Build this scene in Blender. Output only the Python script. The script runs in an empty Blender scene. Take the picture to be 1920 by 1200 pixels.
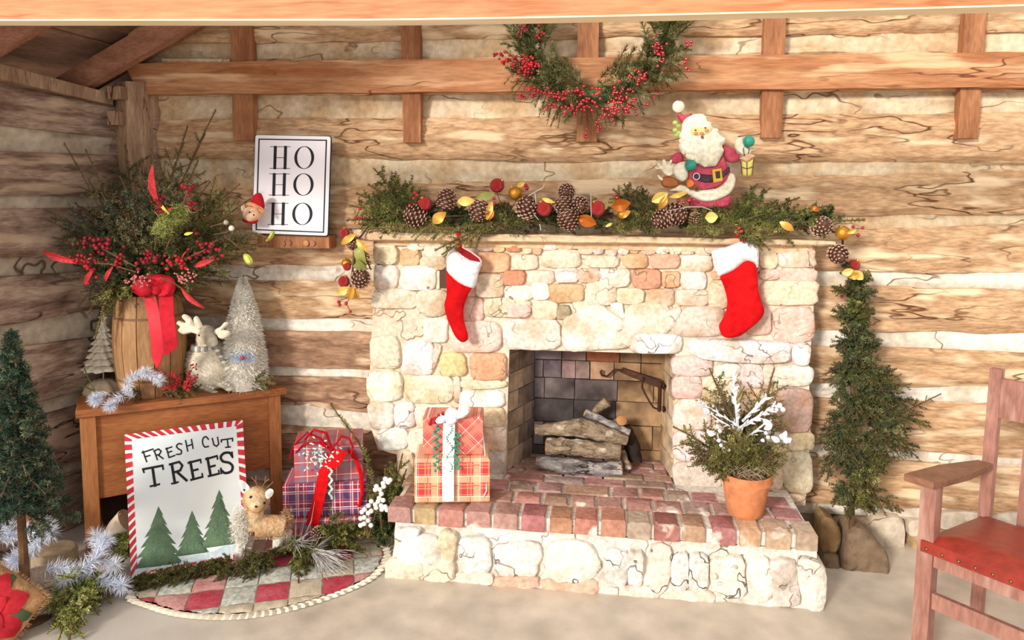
import bpy, math, random
import numpy as np
from mathutils import Vector, Matrix, noise
from math import pi, sin, cos
random.seed(7); rng = np.random.default_rng(7)
SC = bpy.context.scene
COL = SC.collection
# ---------------------------------------------------------------- camera
F = 1370.0; CXP = 960.0; CYP = 460.0; CAMH = 1.55; CAMY = -3.15
_up = Vector((.008, 1, .0949)).normalized()
_yc = Vector((170/F, 130/F, -1.0)); _yc = (_yc - _up*_yc.dot(_up)).normalized()
_xc = _yc.cross(_up)
RW = Matrix((_xc, _yc, _up))          # camera vector -> world vector (rows are world axes in camera coords)
CAM = Vector((0, CAMY, CAMH))
cd = bpy.data.cameras.new('camera'); co = bpy.data.objects.new('camera', cd); COL.objects.link(co)
co.matrix_world = Matrix.Translation(CAM) @ RW.to_4x4()
cd.sensor_width = 36; cd.lens = F/1920*36; cd.shift_y = -(600-CYP)/1920; cd.clip_start = .02; cd.clip_end = 200
SC.camera = co
def ray(px, py): return RW @ Vector(((px-CXP)/F, -(py-CYP)/F, -1.0))
def P(px, py, Y=0.0):
    d = ray(px, py); t = (Y-CAM.y)/d.y; return CAM + d*t
def PZ(px, py, Z=0.0):
    d = ray(px, py); t = (Z-CAM.z)/d.z; return CAM + d*t
def PX(px, py, X):
    d = ray(px, py); t = (X-CAM.x)/d.x; return CAM + d*t
def MPP(px, py, Y=0.0):               # metres per pixel there
    return (P(px+1, py, Y)-P(px, py, Y)).length
# ---------------------------------------------------------------- world, sun, exposure
w = bpy.data.worlds.new('world'); SC.world = w; w.use_nodes = True
w.node_tree.nodes['Background'].inputs[0].default_value = (1.0, .975, .95, 1)
w.node_tree.nodes['Background'].inputs[1].default_value = 1.0
sd = bpy.data.lights.new('sun', 'SUN'); so = bpy.data.objects.new('sun', sd); COL.objects.link(so)
sd.energy = 3.2; sd.angle = math.radians(11); sd.color = (1.0, .95, .88)
so.rotation_euler = Vector((.47, .80, -.33)).to_track_quat('-Z', 'Y').to_euler()
SC.view_settings.view_transform = 'Standard'; SC.view_settings.look = 'None'
SC.view_settings.exposure = 0.16; SC.view_settings.gamma = 1; SC.view_settings.use_curve_mapping = False
# ---------------------------------------------------------------- materials
def lin(h):
    if isinstance(h, tuple): r = h
    else: r = tuple(int(h[i:i+2], 16)/255 for i in (0, 2, 4))
    return tuple((c/12.92 if c <= .04045 else ((c+.055)/1.055)**2.4) for c in r)+(1,)
_m = {}
def mat(name, c1, c2=None, scale=6.0, stretch=(1, 1, 1), rough=.7, bump=.0, bscale=30, detail=4, lo=.35, hi=.65,
        c3=None, s3=2.0, lo3=.55, hi3=.65, metal=0, objcol=False, crack=None, cs=3.0, cst=(1, 1, 1), cw=.012, spec=.3, trans=0, gen=False, coat=0, fine=.3):
    if name in _m: return _m[name]
    m = bpy.data.materials.new(name); m.use_nodes = True; _m[name] = m
    nt = m.node_tree; N = nt.nodes; L = nt.links
    b = N['Principled BSDF']; b.inputs['Roughness'].default_value = rough
    b.inputs['Metallic'].default_value = metal; b.inputs['Specular IOR Level'].default_value = spec
    if trans: b.inputs['Transmission Weight'].default_value = trans
    if coat: b.inputs['Coat Weight'].default_value = coat; b.inputs['Coat Roughness'].default_value = .15
    tc = N.new('ShaderNodeTexCoord'); geo = tc.outputs['Object']
    oi = N.new('ShaderNodeObjectInfo')
    def vec(st, off=True):
        mp = N.new('ShaderNodeMapping'); mp.inputs['Scale'].default_value = st
        L.new(geo, mp.inputs[0])
        if off:
            cmb = N.new('ShaderNodeMath'); cmb.operation = 'MULTIPLY'; cmb.inputs[1].default_value = 37.0
            L.new(oi.outputs['Random'], cmb.inputs[0]); L.new(cmb.outputs[0], mp.inputs['Location'])
        return mp.outputs[0]
    def nz(sc_, st, det=detail):
        n = N.new('ShaderNodeTexNoise'); n.inputs['Scale'].default_value = sc_; n.inputs['Detail'].default_value = det
        L.new(vec(st), n.inputs['Vector']); return n.outputs['Fac']
    def ramp(f, a, b_):
        r = N.new('ShaderNodeMapRange'); r.inputs['From Min'].default_value = a; r.inputs['From Max'].default_value = b_
        L.new(f, r.inputs['Value']); return r.outputs['Result']
    def mix(f, A, B, bt='MIX'):
        x = N.new('ShaderNodeMix'); x.data_type = 'RGBA'; x.blend_type = bt
        if isinstance(f, float): x.inputs[0].default_value = f
        else: L.new(f, x.inputs[0])
        for i, v in ((6, A), (7, B)):
            if isinstance(v, tuple): x.inputs[i].default_value = v
            else: L.new(v, x.inputs[i])
        return x.outputs[2]
    base = lin(c1)
    col = base
    if objcol: col = oi.outputs['Color']
    if c2 is not None:
        f = ramp(nz(scale, stretch), lo, hi)
        if objcol: col = mix(f, col, mix(1.0, col, lin(c2), 'MULTIPLY'))
        else: col = mix(f, col, lin(c2))
    if fine and bump:
        ff = ramp(nz(scale*7, stretch, 6), .3, .7); mm_ = N.new('ShaderNodeMapRange'); mm_.inputs['To Min'].default_value = 1-fine; mm_.inputs['To Max'].default_value = 1+fine*.25
        L.new(ff, mm_.inputs['Value']); cc_ = N.new('ShaderNodeCombineColor'); [L.new(mm_.outputs['Result'], cc_.inputs[i_]) for i_ in range(3)]
        col = mix(1.0, col, cc_.outputs[0], 'MULTIPLY')
    if c3 is not None:
        col = mix(ramp(nz(s3, stretch), lo3, hi3), col, lin(c3))
    hgt = None
    if crack:
        n = nz(cs, cst, 3)
        a = N.new('ShaderNodeMath'); a.operation = 'SUBTRACT'; a.inputs[1].default_value = .5; L.new(n, a.inputs[0])
        ab = N.new('ShaderNodeMath'); ab.operation = 'ABSOLUTE'; L.new(a.outputs[0], ab.inputs[0])
        r = ramp(ab.outputs[0], cw, cw*.15)
        n2 = ramp(nz(cs*.6+1.3, (1, 1, 1), 2), .45, .6)
        mm = N.new('ShaderNodeMath'); mm.operation = 'MULTIPLY'; L.new(r, mm.inputs[0]); L.new(n2, mm.inputs[1])
        col = mix(mm.outputs[0], col, lin(crack)); hgt = mm.outputs[0]
    if isinstance(col, tuple): b.inputs['Base Color'].default_value = col
    else: L.new(col, b.inputs['Base Color'])
    if bump:
        bp = N.new('ShaderNodeBump'); bp.inputs['Strength'].default_value = bump; bp.inputs['Distance'].default_value = .01
        h = nz(bscale, stretch, 5)
        if hgt is not None:
            s = N.new('ShaderNodeMath'); s.operation = 'SUBTRACT'; L.new(h, s.inputs[0]); L.new(hgt, s.inputs[1]); h = s.outputs[0]
        L.new(h, bp.inputs['Height']); L.new(bp.outputs[0], b.inputs['Normal'])
    return m
# ---------------------------------------------------------------- mesh building
class MB:
    def __init__(s): s.v = []; s.f = []; s.n = 0; s.mi = []; s.cur = 0
    def add(s, V, Fc, mi=None):
        o = s.n; s.v.extend([tuple(p) for p in V]); s.n += len(V)
        s.f.extend([tuple(i+o for i in f) for f in Fc]); s.mi.extend([s.cur if mi is None else mi]*len(Fc)); return s
    def box(s, c, h, rot=None, jit=0):
        V = []
        for x in (-1, 1):
            for y in (-1, 1):
                for z in (-1, 1):
                    v = Vector((x*h[0], y*h[1], z*h[2]))
                    if jit: v += Vector([random.uniform(-jit, jit) for _ in range(3)])
                    if rot is not None: v = rot @ v
                    V.append(v+Vector(c))
        return s.add(V, [(0, 1, 3, 2), (4, 6, 7, 5), (0, 4, 5, 1), (2, 3, 7, 6), (0, 2, 6, 4), (1, 5, 7, 3)])
    def hexa(s, V8):  # bottom 4 ccw, top 4 ccw
        return s.add(V8, [(3, 2, 1, 0), (4, 5, 6, 7), (0, 1, 5, 4), (1, 2, 6, 5), (2, 3, 7, 6), (3, 0, 4, 7)])
    def tube(s, pts, r, n=8, cap=True, flat=1.0, upv=None):
        pts = [Vector(p) for p in pts]; k = len(pts)
        if not hasattr(r, '__len__'): r = [r]*k
        V = []; prev = None
        for i, p in enumerate(pts):
            t = (pts[min(i+1, k-1)]-pts[max(i-1, 0)])
            if t.length < 1e-9: t = Vector((0, 0, 1))
            t.normalize()
            if prev is None:
                a = Vector(upv) if upv is not None else (Vector((0, 0, 1)) if abs(t.z) < .9 else Vector((1, 0, 0)))
            else: a = prev
            u = (a - t*a.dot(t)).normalized(); prev = u; wv = t.cross(u)
            for j in range(n):
                an = 2*pi*j/n; V.append(p+u*(cos(an)*r[i])+wv*(sin(an)*r[i]*flat))
        Fc = [(i*n+j, i*n+(j+1) % n, (i+1)*n+(j+1) % n, (i+1)*n+j) for i in range(k-1) for j in range(n)]
        if cap: Fc += [tuple(range(n))[::-1], tuple((k-1)*n+j for j in range(n))]
        return s.add(V, Fc)
    def lathe(s, prof, c=(0, 0, 0), n=24, ax=None, wob=None):
        V = []; c = Vector(c)
        M = ax if ax is not None else Matrix.Identity(3)
        for i, (r, z) in enumerate(prof):
            for j in range(n):
                a = 2*pi*j/n; rr = r*(1+(wob(a, z) if wob else 0)); V.append(c+M @ Vector((rr*cos(a), rr*sin(a), z)))
        k = len(prof)
        Fc = [(i*n+j, i*n+(j+1) % n, (i+1)*n+(j+1) % n, (i+1)*n+j) for i in range(k-1) for j in range(n)]
        Fc += [tuple(range(n))[::-1], tuple((k-1)*n+j for j in range(n))]
        return s.add(V, Fc)
    def ball(s, c, r, n=10, m=7, rot=None):
        if not hasattr(r, '__len__'): r = (r, r, r)
        V = []; c = Vector(c)
        def tf(v): return c + (rot @ v if rot is not None else v)
        V.append(tf(Vector((0, 0, -r[2]))))
        for i in range(1, m):
            ph = -pi/2+pi*i/m
            for j in range(n):
                a = 2*pi*j/n; V.append(tf(Vector((r[0]*cos(ph)*cos(a), r[1]*cos(ph)*sin(a), r[2]*sin(ph)))))
        V.append(tf(Vector((0, 0, r[2])))); T = len(V)-1
        Fc = [(0, 1+(j+1) % n, 1+j) for j in range(n)]
        for i in range(m-2): Fc += [(1+i*n+j, 1+i*n+(j+1) % n, 1+(i+1)*n+(j+1) % n, 1+(i+1)*n+j) for j in range(n)]
        Fc += [(T, 1+(m-2)*n+j, 1+(m-2)*n+(j+1) % n) for j in range(n)]
        return s.add(V, Fc)
    def prism(s, poly, ex, bev=None):   # poly: world points (front), ex: vector to the back; bev: inset bevel in metres along -ex
        poly = [Vector(p) for p in poly]; ex = Vector(ex); n = len(poly)
        c = sum(poly, Vector())/n
        if bev:
            fr = [p+(c-p).normalized()*min(bev, (c-p).length*.5) for p in poly]
            mid = [p+ex.normalized()*bev for p in poly]
            V = fr+mid+[p+ex for p in poly]
            Fc = [tuple(range(n))]+[(i+n, (i+1) % n+n, (i+1) % n, i) for i in range(n)]+[(i+2*n, (i+1) % n+2*n, (i+1) % n+n, i+n) for i in range(n)]+[tuple(range(2*n, 3*n))[::-1]]
        else:
            V = poly+[p+ex for p in poly]
            Fc = [tuple(range(n)), tuple(range(n, 2*n))[::-1]]+[(i+n, (i+1) % n+n, (i+1) % n, i) for i in range(n)]
        return s.add(V, Fc)
    def grid(s, fn, nu, nv):
        V = [fn(i/nu, j/nv) for i in range(nu+1) for j in range(nv+1)]
        Fc = [(i*(nv+1)+j, (i+1)*(nv+1)+j, (i+1)*(nv+1)+j+1, i*(nv+1)+j+1) for i in range(nu) for j in range(nv)]
        return s.add(V, Fc)
    def mesh(s, name, mats, smooth=True):
        me = bpy.data.meshes.new(name); me.from_pydata(s.v, [], s.f)
        if not isinstance(mats, (list, tuple)): mats = [mats]
        for m in mats: me.materials.append(m)
        if len(mats) > 1: me.polygons.foreach_set('material_index', s.mi)
        if smooth:
            me.shade_smooth(); me.set_sharp_from_angle(angle=math.radians(42))
        me.update(); return me
def link(name, data, parent=None, color=None):
    o = bpy.data.objects.new(name, data); COL.objects.link(o)
    if parent is not None:
        o.parent = parent
        o.matrix_parent_inverse = parent_inv(parent)
    if color is not None: o.color = lin(color)
    return o
def parent_inv(p):
    M = Matrix.Identity(4)
    ch = []
    while p is not None: ch.append(p); p = p.parent
    for q in reversed(ch): M = M @ q.matrix_parent_inverse @ q.matrix_basis
    return M.inverted()
def obj(name, mb, mats, parent=None, smooth=True, kind=None, color=None, label=None):
    o = link(name, mb.mesh(name, mats, smooth), parent, color)
    if kind: o['kind'] = kind
    if label: o['label'] = label
    return o
def tag(o, label, cat, group=None):
    o['label'] = label; o['category'] = cat
    if group: o['group'] = group
    return o
def thing(name, label, cat, loc=(0, 0, 0), group=None):
    o = bpy.data.objects.new(name, None); COL.objects.link(o); o.location = loc; o.empty_display_size = .05
    return tag(o, label, cat, group)
def struct(name, mb, m, smooth=True):
    o = obj(name, mb, m, None, smooth); o['kind'] = 'structure'; return o
# ---- needles: numpy triangles
class Needles:
    def __init__(s): s.A = []
    def add(s, base, d, ln, wd):
        base = np.asarray(base, float); d = np.asarray(d, float); d = d/np.maximum(np.linalg.norm(d, axis=1, keepdims=True), 1e-9)
        n = len(base); ln = np.broadcast_to(ln, (n,)).reshape(n, 1); rd = rng.normal(size=(n, 3)); p = np.cross(d, rd)
        p /= np.maximum(np.linalg.norm(p, axis=1, keepdims=True), 1e-9)
        wd = np.broadcast_to(wd, (n,)).reshape(n, 1)
        s.A.append(np.stack([base-p*wd*.5+d*ln*.02, base+p*wd*.5+d*ln*.02, base+d*ln*.6+p*wd*.35, base+d*ln, base+d*ln*.6-p*wd*.35], 1))
    def obj(s, name, m, parent=None, kind='stuff', label=None):
        A = np.concatenate(s.A); n = len(A); me = bpy.data.meshes.new(name)
        me.vertices.add(n*5); me.vertices.foreach_set('co', A.reshape(-1).astype(np.float32))
        me.loops.add(n*5); me.loops.foreach_set('vertex_index', (np.arange(n)[:, None]*5+np.array([0, 1, 2, 3, 4])).reshape(-1).astype(np.int32))
        me.polygons.add(n); me.polygons.foreach_set('loop_start', (np.arange(n)*5).astype(np.int32))
        me.update(calc_edges=True); me.materials.append(m)
        o = link(name, me, parent)
        if kind: o['kind'] = kind
        if label: o['label'] = label
        return o
def curve_pts(p0, d, L, droop=.3, n=8, wig=.05):
    p = Vector(p0); d = Vector(d).normalized(); out = [p.copy()]
    for i in range(n):
        d = (d+Vector((0, 0, -droop/n))+Vector([random.uniform(-wig, wig) for _ in range(3)])).normalized()
        p = p+d*(L/n); out.append(p.copy())
    return out
def fir(nd, tw, pts, nl=.018, dens=450, wd=.0022, side=0, sl=.3, flat=None, spread=.75, tr=.0022, rec=0):
    """needles along a twig (pts); side = number of side twigs; dens = needles per metre"""
    pts = [Vector(p) for p in pts]; seg = [(pts[i+1]-pts[i]).length for i in range(len(pts)-1)]; T = sum(seg)
    n = max(6, int(T*dens)); A = np.array([tuple(p) for p in pts]); cs = np.concatenate([[0], np.cumsum(seg)])
    u = rng.uniform(.04, 1, n)*T
    pos = np.stack([np.interp(u, cs, A[:, i]) for i in range(3)], 1)
    k = np.clip(np.searchsorted(cs, u)-1, 0, len(seg)-1); t = (A[k+1]-A[k]); t /= np.maximum(np.linalg.norm(t, axis=1, keepdims=True), 1e-9)
    r = rng.normal(size=(n, 3))
    if flat is not None:
        fn = np.array(tuple(Vector(flat).normalized())); r -= np.outer(r @ fn, fn)*.75
    r -= t*np.sum(r*t, 1, keepdims=True); r /= np.maximum(np.linalg.norm(r, axis=1, keepdims=True), 1e-9)
    d = t*(1-spread)+r*spread+np.array([0, 0, .08])
    tap = 1-.45*(u/T)**3
    nd.add(pos, d, nl*tap*rng.uniform(.75, 1.15, n), wd)
    if tw is not None: tw.tube(pts[::max(1, len(pts)//5)]+[pts[-1]], [tr]*(len(pts[::max(1, len(pts)//5)]))+[tr*.4], n=4, cap=False)
    for i in range(side):
        a = (i+.6)/(side+.6); a = .12+a*.8; q = pts[min(len(pts)-1, int(a*(len(pts)-1)))]; j = min(len(pts)-2, int(a*(len(pts)-1)))
        tt = (pts[j+1]-pts[j]).normalized()
        fl = Vector(flat) if flat is not None else Vector((random.uniform(-1, 1), random.uniform(-1, 1), random.uniform(.2, 1)))
        sdv = tt.cross(fl); sdv = sdv.normalized() if sdv.length > 1e-6 else Vector((1, 0, 0))
        if i % 2: sdv = -sdv
        dd = (tt*.75+sdv*.7+Vector([random.uniform(-.15, .15) for _ in range(3)])).normalized()
        LL = T*sl*(1.15-a)*random.uniform(.8, 1.3)
        fir(nd, tw, curve_pts(q, dd, LL, .15, 4), nl*.9, dens, wd, rec and max(2, side//2), sl, flat, spread, tr*.6, 0)
def feather(nd, pts, n, nl, wd, spread=.5):
    fir(nd, None, pts, nl, n, wd, 0, 0, None, spread)
# ================================================================ THE SETTING
YF = -.115      # chimney face plane
LOGC = ['d9b48c', 'c79f78', 'dcb890', 'cfa880', 'e0bf98']
M_log = mat('weathered_log', 'd6ae84', 'ac7e58', scale=3.2, stretch=(1.1, 2, 5), rough=.85, bump=.7, bscale=14, lo=.42, hi=.6, fine=.42, c3='e4c8a2', s3=3.2, lo3=.52, hi3=.64,
            crack='6b4024', cs=1.9, cst=(1, 1, 5), cw=.011)
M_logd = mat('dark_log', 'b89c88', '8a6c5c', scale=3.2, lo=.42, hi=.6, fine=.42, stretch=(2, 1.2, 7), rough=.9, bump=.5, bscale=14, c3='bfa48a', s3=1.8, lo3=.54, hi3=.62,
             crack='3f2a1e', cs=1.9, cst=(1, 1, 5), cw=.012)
M_chink = mat('lime_chinking', 'e4d0b0', 'cfae86', scale=5, lo=.4, hi=.6, rough=.95, bump=.6, bscale=22, crack='8a6a4c', cs=2.3, cst=(1, 1, 2), cw=.008)
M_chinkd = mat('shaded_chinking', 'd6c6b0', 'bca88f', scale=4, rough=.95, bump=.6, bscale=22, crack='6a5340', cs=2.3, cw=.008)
M_board = mat('sawn_board', 'b97f56', '8f5a38', scale=3, stretch=(6, 4, 1), rough=.75, bump=.3, bscale=30)
M_ledger = mat('ledger_board', 'c99368', 'a8683f', scale=2.2, stretch=(1, 2, 8), rough=.75, bump=.3, bscale=20, c3='dfb48a', s3=2, lo3=.56, hi3=.66, crack='6b3c20', cs=1.2, cst=(1, 1, 6), cw=.006)
M_beam = mat('planed_beam', 'd9986a', 'c47f52', scale=1.6, stretch=(1, 1, 9), rough=.6, bump=.15, bscale=30, lo=.3, hi=.7, crack='b26a40', cs=3.2, cst=(.7, 1, 8), cw=.05)
M_roof = mat('roof_board', 'bd937a', '94705a', scale=2.5, stretch=(6, 1, 2), rough=.85, bump=.4, bscale=20)
M_floor = mat('concrete', 'd8ccbc', 'c8b9a6', scale=1.1, rough=.38, bump=.06, bscale=40, lo=.3, hi=.7, c3='c4bdb4', s3=.8, lo3=.5, hi3=.7, spec=.5)
# floor
g = MB(); g.grid(lambda u, v: (-4+u*9, -5.5+v*6.1, 0), 4, 4)
g.v = [(x, y, z) for x, y, z in g.v]; f2 = MB(); f2.box((.5, -2.45, -.03), (4.5, 3.05, .03))
struct('floor', f2, M_floor, False)
# --- back wall: logs + chinking between courses, y=0 is the log face
COURSES = [('l', -45, -60), ('c', -15, -40), ('l', 8, 2), ('c', 78, 62), ('l', 112, 96), ('c', 180, 172), ('l', 222, 212), ('c', 298, 305), ('l', 345, 325), ('c', 428, 400),
           ('l', 446, 425), ('c', 497, 508), ('l', 528, 540), ('c', 597, 622), ('l', 622, 655), ('c', 690, 723), ('l', 708, 754), ('c', 765, 848),
           ('l', 802, 868), ('c', 884, 955), ('l', 910, 972), ('e', 1010, 1075)]
def zline(yl, yr, X, Y=0):
    a = P(600, yl, Y); b = P(1750, yr, Y); t = (X-a.x)/(b.x-a.x); return a.z+(b.z-a.z)*t
XL = P(262, 300, 0).x; XR = 3.3
OPX0 = P(953, 700, YF).x; OPX1 = P(1267, 700, YF).x; OPZ = P(1110, 659, YF).z
def nzv(x, y, z): return noise.noise(Vector((x, y, z)))
def logface(mb, fpos, nu, nv, bulge, amp, ph, thick, nrm, cracky=.5):
    """front sheet + returns to depth; fpos(u,v) gives plane point"""
    nrm = Vector(nrm)
    def fn(u, v):
        p = fpos(u, v); e = min(v, 1-v)*2
        out = bulge*(1-(1-min(1, e*2.2))**2)
        s = u*nu
        n1 = nzv(s*.13+ph, v*3.1, ph)*amp; n2 = nzv(s*.55, v*7+ph, ph*2)*amp*.45
        return p+nrm*(out+n1+n2)
    mb.grid(fn, nu, nv)
    n0 = mb.n-(nu+1)*(nv+1)
    # back returns top/bottom
    for j in (0, nv):
        b0 = mb.n; idx = [n0+i*(nv+1)+j for i in range(nu+1)]
        vs = [tuple(Vector(mb.v[i])-nrm*thick) for i in idx]
        mb.v.extend(vs); mb.n += len(vs)
        for i in range(nu):
            f = (idx[i], idx[i+1], b0+i+1, b0+i) if j == 0 else (idx[i+1], idx[i], b0+i, b0+i+1)
            mb.f.append(f); mb.mi.append(0)
    for i in (0, nu):
        b0 = mb.n; idx = [n0+i*(nv+1)+j for j in range(nv+1)]
        vs = [tuple(Vector(mb.v[k])-nrm*thick) for k in idx]
        mb.v.extend(vs); mb.n += len(vs)
        for j in range(nv):
            f = (idx[j], b0+j, b0+j+1, idx[j+1]); mb.f.append(f); mb.mi.append(0)
M_logm = mat('brown_stained_log', 'bf9778', '85604a', scale=3, stretch=(1.1, 2, 4), rough=.85, bump=.7, bscale=14, lo=.4, hi=.6, fine=.42, c3='d6b594', s3=3, lo3=.55, hi3=.64, crack='5a3826', cs=1.9, cst=(1, 1, 4), cw=.012)
M_chinkw = mat('whitewashed_chinking', 'efe6d8', 'd9c8b0', scale=5, lo=.42, hi=.66, rough=.95, bump=.6, bscale=22, crack='8f7256', cs=2.3, cst=(1, 1, 2), cw=.006)
core = MB()
zt = 3.2
core.box(((XL+OPX0)/2-.4, .17, zt/2), ((OPX0-XL)/2+.4, .07, zt/2)); core.box(((OPX1+XR)/2, .17, zt/2), ((XR-OPX1)/2, .07, zt/2))
core.box(((OPX0+OPX1)/2, .17, (OPZ+zt)/2), ((OPX1-OPX0)/2, .07, (zt-OPZ)/2))
wall_back = struct('wall_back', core, M_chinkd, False)
FPX0 = P(700, 600, YF).x; FPX1 = P(1525, 600, YF).x
for i in range(len(COURSES)-1):
    k, a, b = COURSES[i]; _, a2, b2 = COURSES[i+1]
    spans = [(XL-.02, XR)]
    if b > 480: spans = [(XL-.02, FPX0+.12), (FPX1-.12, XR)]
    if k == 'l' and b > 950: spans = [(XL-.02, FPX0+.12)]
    if k == 'l' and b <= 480: # splice joints differ from course to course
        pass
    for (x0, x1) in spans:
        mb = MB(); nu = max(12, int((x1-x0)*(26 if k == 'l' else 16))); ph = i*3.7+x0
        def fp(u, v, x0=x0, x1=x1):
            X = x0+(x1-x0)*u
            wob = .011*nzv(X*2.3, i*1.7, 0)+.006*nzv(X*7.3, i*1.7, 4)
            zt_ = zline(a, b, X)+wob; zb = zline(a2, b2, X)+.011*nzv(X*2.3, (i+1)*1.7, 0)+.006*nzv(X*7.3, (i+1)*1.7, 4)
            if k == 'c': zt_ += .015; zb -= .015
            return Vector((X, .0 if k == 'l' else .016, zb+(zt_-zb)*v))
        if k == 'l': logface(mb, fp, nu, 12, .014, .024, ph, .12, (0, -1, 0))
        else: logface(mb, fp, nu, 5, .006, .016, ph, .07, (0, -1, 0))
        low = b > 480; ml = M_logm if (low and x1 < 0 and b > 600) else M_log; mc = M_chinkw if low else M_chink
        o = obj('log' if k == 'l' else 'chinking', mb, ml if k == 'l' else mc, wall_back)
# foundation stones on the right
M_stone = mat('field_stone', 'ffffff', 'c9b49c', objcol=True, scale=5, rough=.9, bump=.6, bscale=22, lo=.4, hi=.75, crack='8a6a52', cs=4, cw=.008)
def blob_stone(poly_px, Y, proud, mb=None, rough=.004, nr=4, plane=None, back=.03, dome=.6):
    """poly_px outline in px on plane y=Y -> domed rough stone"""
    pts = [P(x, y, Y) for x, y in poly_px]; c = sum(pts, Vector())/len(pts); n = len(pts)
    mb = mb or MB(); V = []; s = random.uniform(0, 99)
    rings = [(1.0, -back), (1.0, 0), (.975, proud*.55), (.9, proud*.88), (.62, proud*(.95+.1*dome)), (.3, proud*(1+.12*dome))]
    tl = Vector((random.uniform(-.12, .12), 0, random.uniform(-.12, .12)))
    for (r, h) in rings:
        for p in pts:
            q = c+(p-c)*r; e = nzv(q.x*22+s, q.z*22, s)*rough+nzv(q.x*60+s, q.z*60, s)*rough*.4
            if h <= 0: e = 0
            V.append(Vector((q.x, Y-h-e-(q-c).dot(tl)*(1 if h > 0 else 0)*.3, q.z)))
    V.append(Vector((c.x, Y-proud*1.1-nzv(c.x*22+s, c.z*22, s)*rough, c.z)))
    Fc = [(k*n+j, k*n+(j+1) % n, (k+1)*n+(j+1) % n, (k+1)*n+j) for k in range(len(rings)-1) for j in range(n)]
    Fc += [((len(rings)-1)*n+j, (len(rings)-1)*n+(j+1) % n, len(rings)*n) for j in range(n)]
    return mb.add(V, Fc)
def rpoly(x0, y0, x1, y1, sq=2.6, n=18, jit=.05):
    cx, cy, a, b = (x0+x1)/2, (y0+y1)/2, (x1-x0)/2, (y1-y0)/2; out = []; s = random.uniform(0, 50); sk = random.uniform(-.08, .08)
    for i in range(n):
        t = 2*pi*i/n; c, d = cos(t), sin(t); r = (abs(c)**sq+abs(d)**sq)**(-1/sq); r *= 1+jit*nzv(c*1.6+s, d*1.6, s)*1.6
        X = c*r*a; Yp = d*r*b; out.append((cx+X+sk*Yp, cy+Yp-sk*X*b/a*.5))
    return out[::-1]
for (x0, y0, x1, y1, c) in [(1545, 965, 1640, 1015, 'cbb9a4'), (1612, 955, 1692, 1060, 'd2c2ac'), (1694, 965, 1730, 1000, 'e3d6c2'), (1700, 985, 1790, 1062, 'c9ac86'), (1735, 950, 1850, 985, 'e6dccc'), (1792, 987, 1880, 1068, 'cdb9a0'), (1852, 950, 1960, 990, 'ddd0be'), (1884, 992, 2000, 1070, 'cfc0aa'), (1540, 1018, 1610, 1060, 'b5a08a')]:
    o = obj('foundation_stone', blob_stone(rpoly(x0, y0, x1, y1, 3.2), .03, .05, rough=.008, back=.05), M_stone, wall_back, color=c)
# --- left wall: runs from the back corner towards the camera
M_post = mat('corner_post_wood', 'bb9a7c', '94735a', scale=3, stretch=(6, 6, 1), rough=.85, bump=.5, bscale=20, crack='4a3020', cs=2.5, cst=(5, 5, 1), cw=.012)
XC = P(236, 300, 0).x
# direction of the wall: vanishing point near px (1010, 372)
dw = ray(1540, 372); dw = Vector((dw.x, dw.y, 0)).normalized()          # horizontal direction into the scene
wn = Vector((dw.y, -dw.x, 0))                                      # normal pointing into the room (+x)
LW0 = Vector((XC, -.02, 0))
def PL(px, py, off=0.0):     # pixel on the left wall plane
    d = ray(px, py); o = LW0+wn*off; t = (o-CAM).dot(wn)/d.dot(wn); return CAM+d*t
LC = [('l', 110, 172), ('l', 150, 196), ('c', 235, 257), ('l', 283, 290), ('c', 368, 368), ('l', 392, 388), ('c', 483, 480), ('l', 520, 506), ('c', 612, 577), ('l', 655, 630), ('c', 770, 722),
      ('l', 800, 748), ('c', 905, 850), ('l', 935, 872), ('c', 1050, 960), ('l', 1080, 985), ('e', 1230, 1075)]
lwcore = MB()
sB = 1.05
def LWp(s, z, off=0): q = LW0-dw*s+wn*off; return Vector((q.x, q.y, z))
lwcore.hexa([LWp(-.1, 0, -.2), LWp(sB, 0, -.2), LWp(sB, 0, -.1), LWp(-.1, 0, -.1), LWp(-.1, 1.9, -.2), LWp(sB, 2.0, -.2), LWp(sB, 2.0, -.1), LWp(-.1, 1.9, -.1)])
wall_left = struct('wall_left', lwcore, M_chinkd, False)
def lz(y0, y1, s):
    a = PL(0, y0); b = PL(200, y1); sa = (LW0-a).dot(dw); sb = (LW0-b).dot(dw); t = (s-sa)/(sb-sa); return a.z+(b.z-a.z)*t
for i in range(1, len(LC)-1):
    k, a, b = LC[i]; _, a2, b2 = LC[i+1]; mb = MB()
    def fp(u, v):
        s = -.02+(sB+.02)*(1-u); z1 = lz(a, b, s); z0 = max(-.01, lz(a2, b2, s))
        if k == 'c': z1 += .015; z0 -= .015
        return LWp(s, z0+(z1-z0)*v, 0 if k == 'l' else -.03)
    if k == 'l': logface(mb, fp, 46, 9, .03, .03, i*5.1, .12, wn)
    else: logface(mb, fp, 30, 5, .006, .02, i*5.1, .06, wn)
    obj('log' if k == 'l' else 'chinking', mb, M_logd if k == 'l' else M_chinkd, wall_left)
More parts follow.
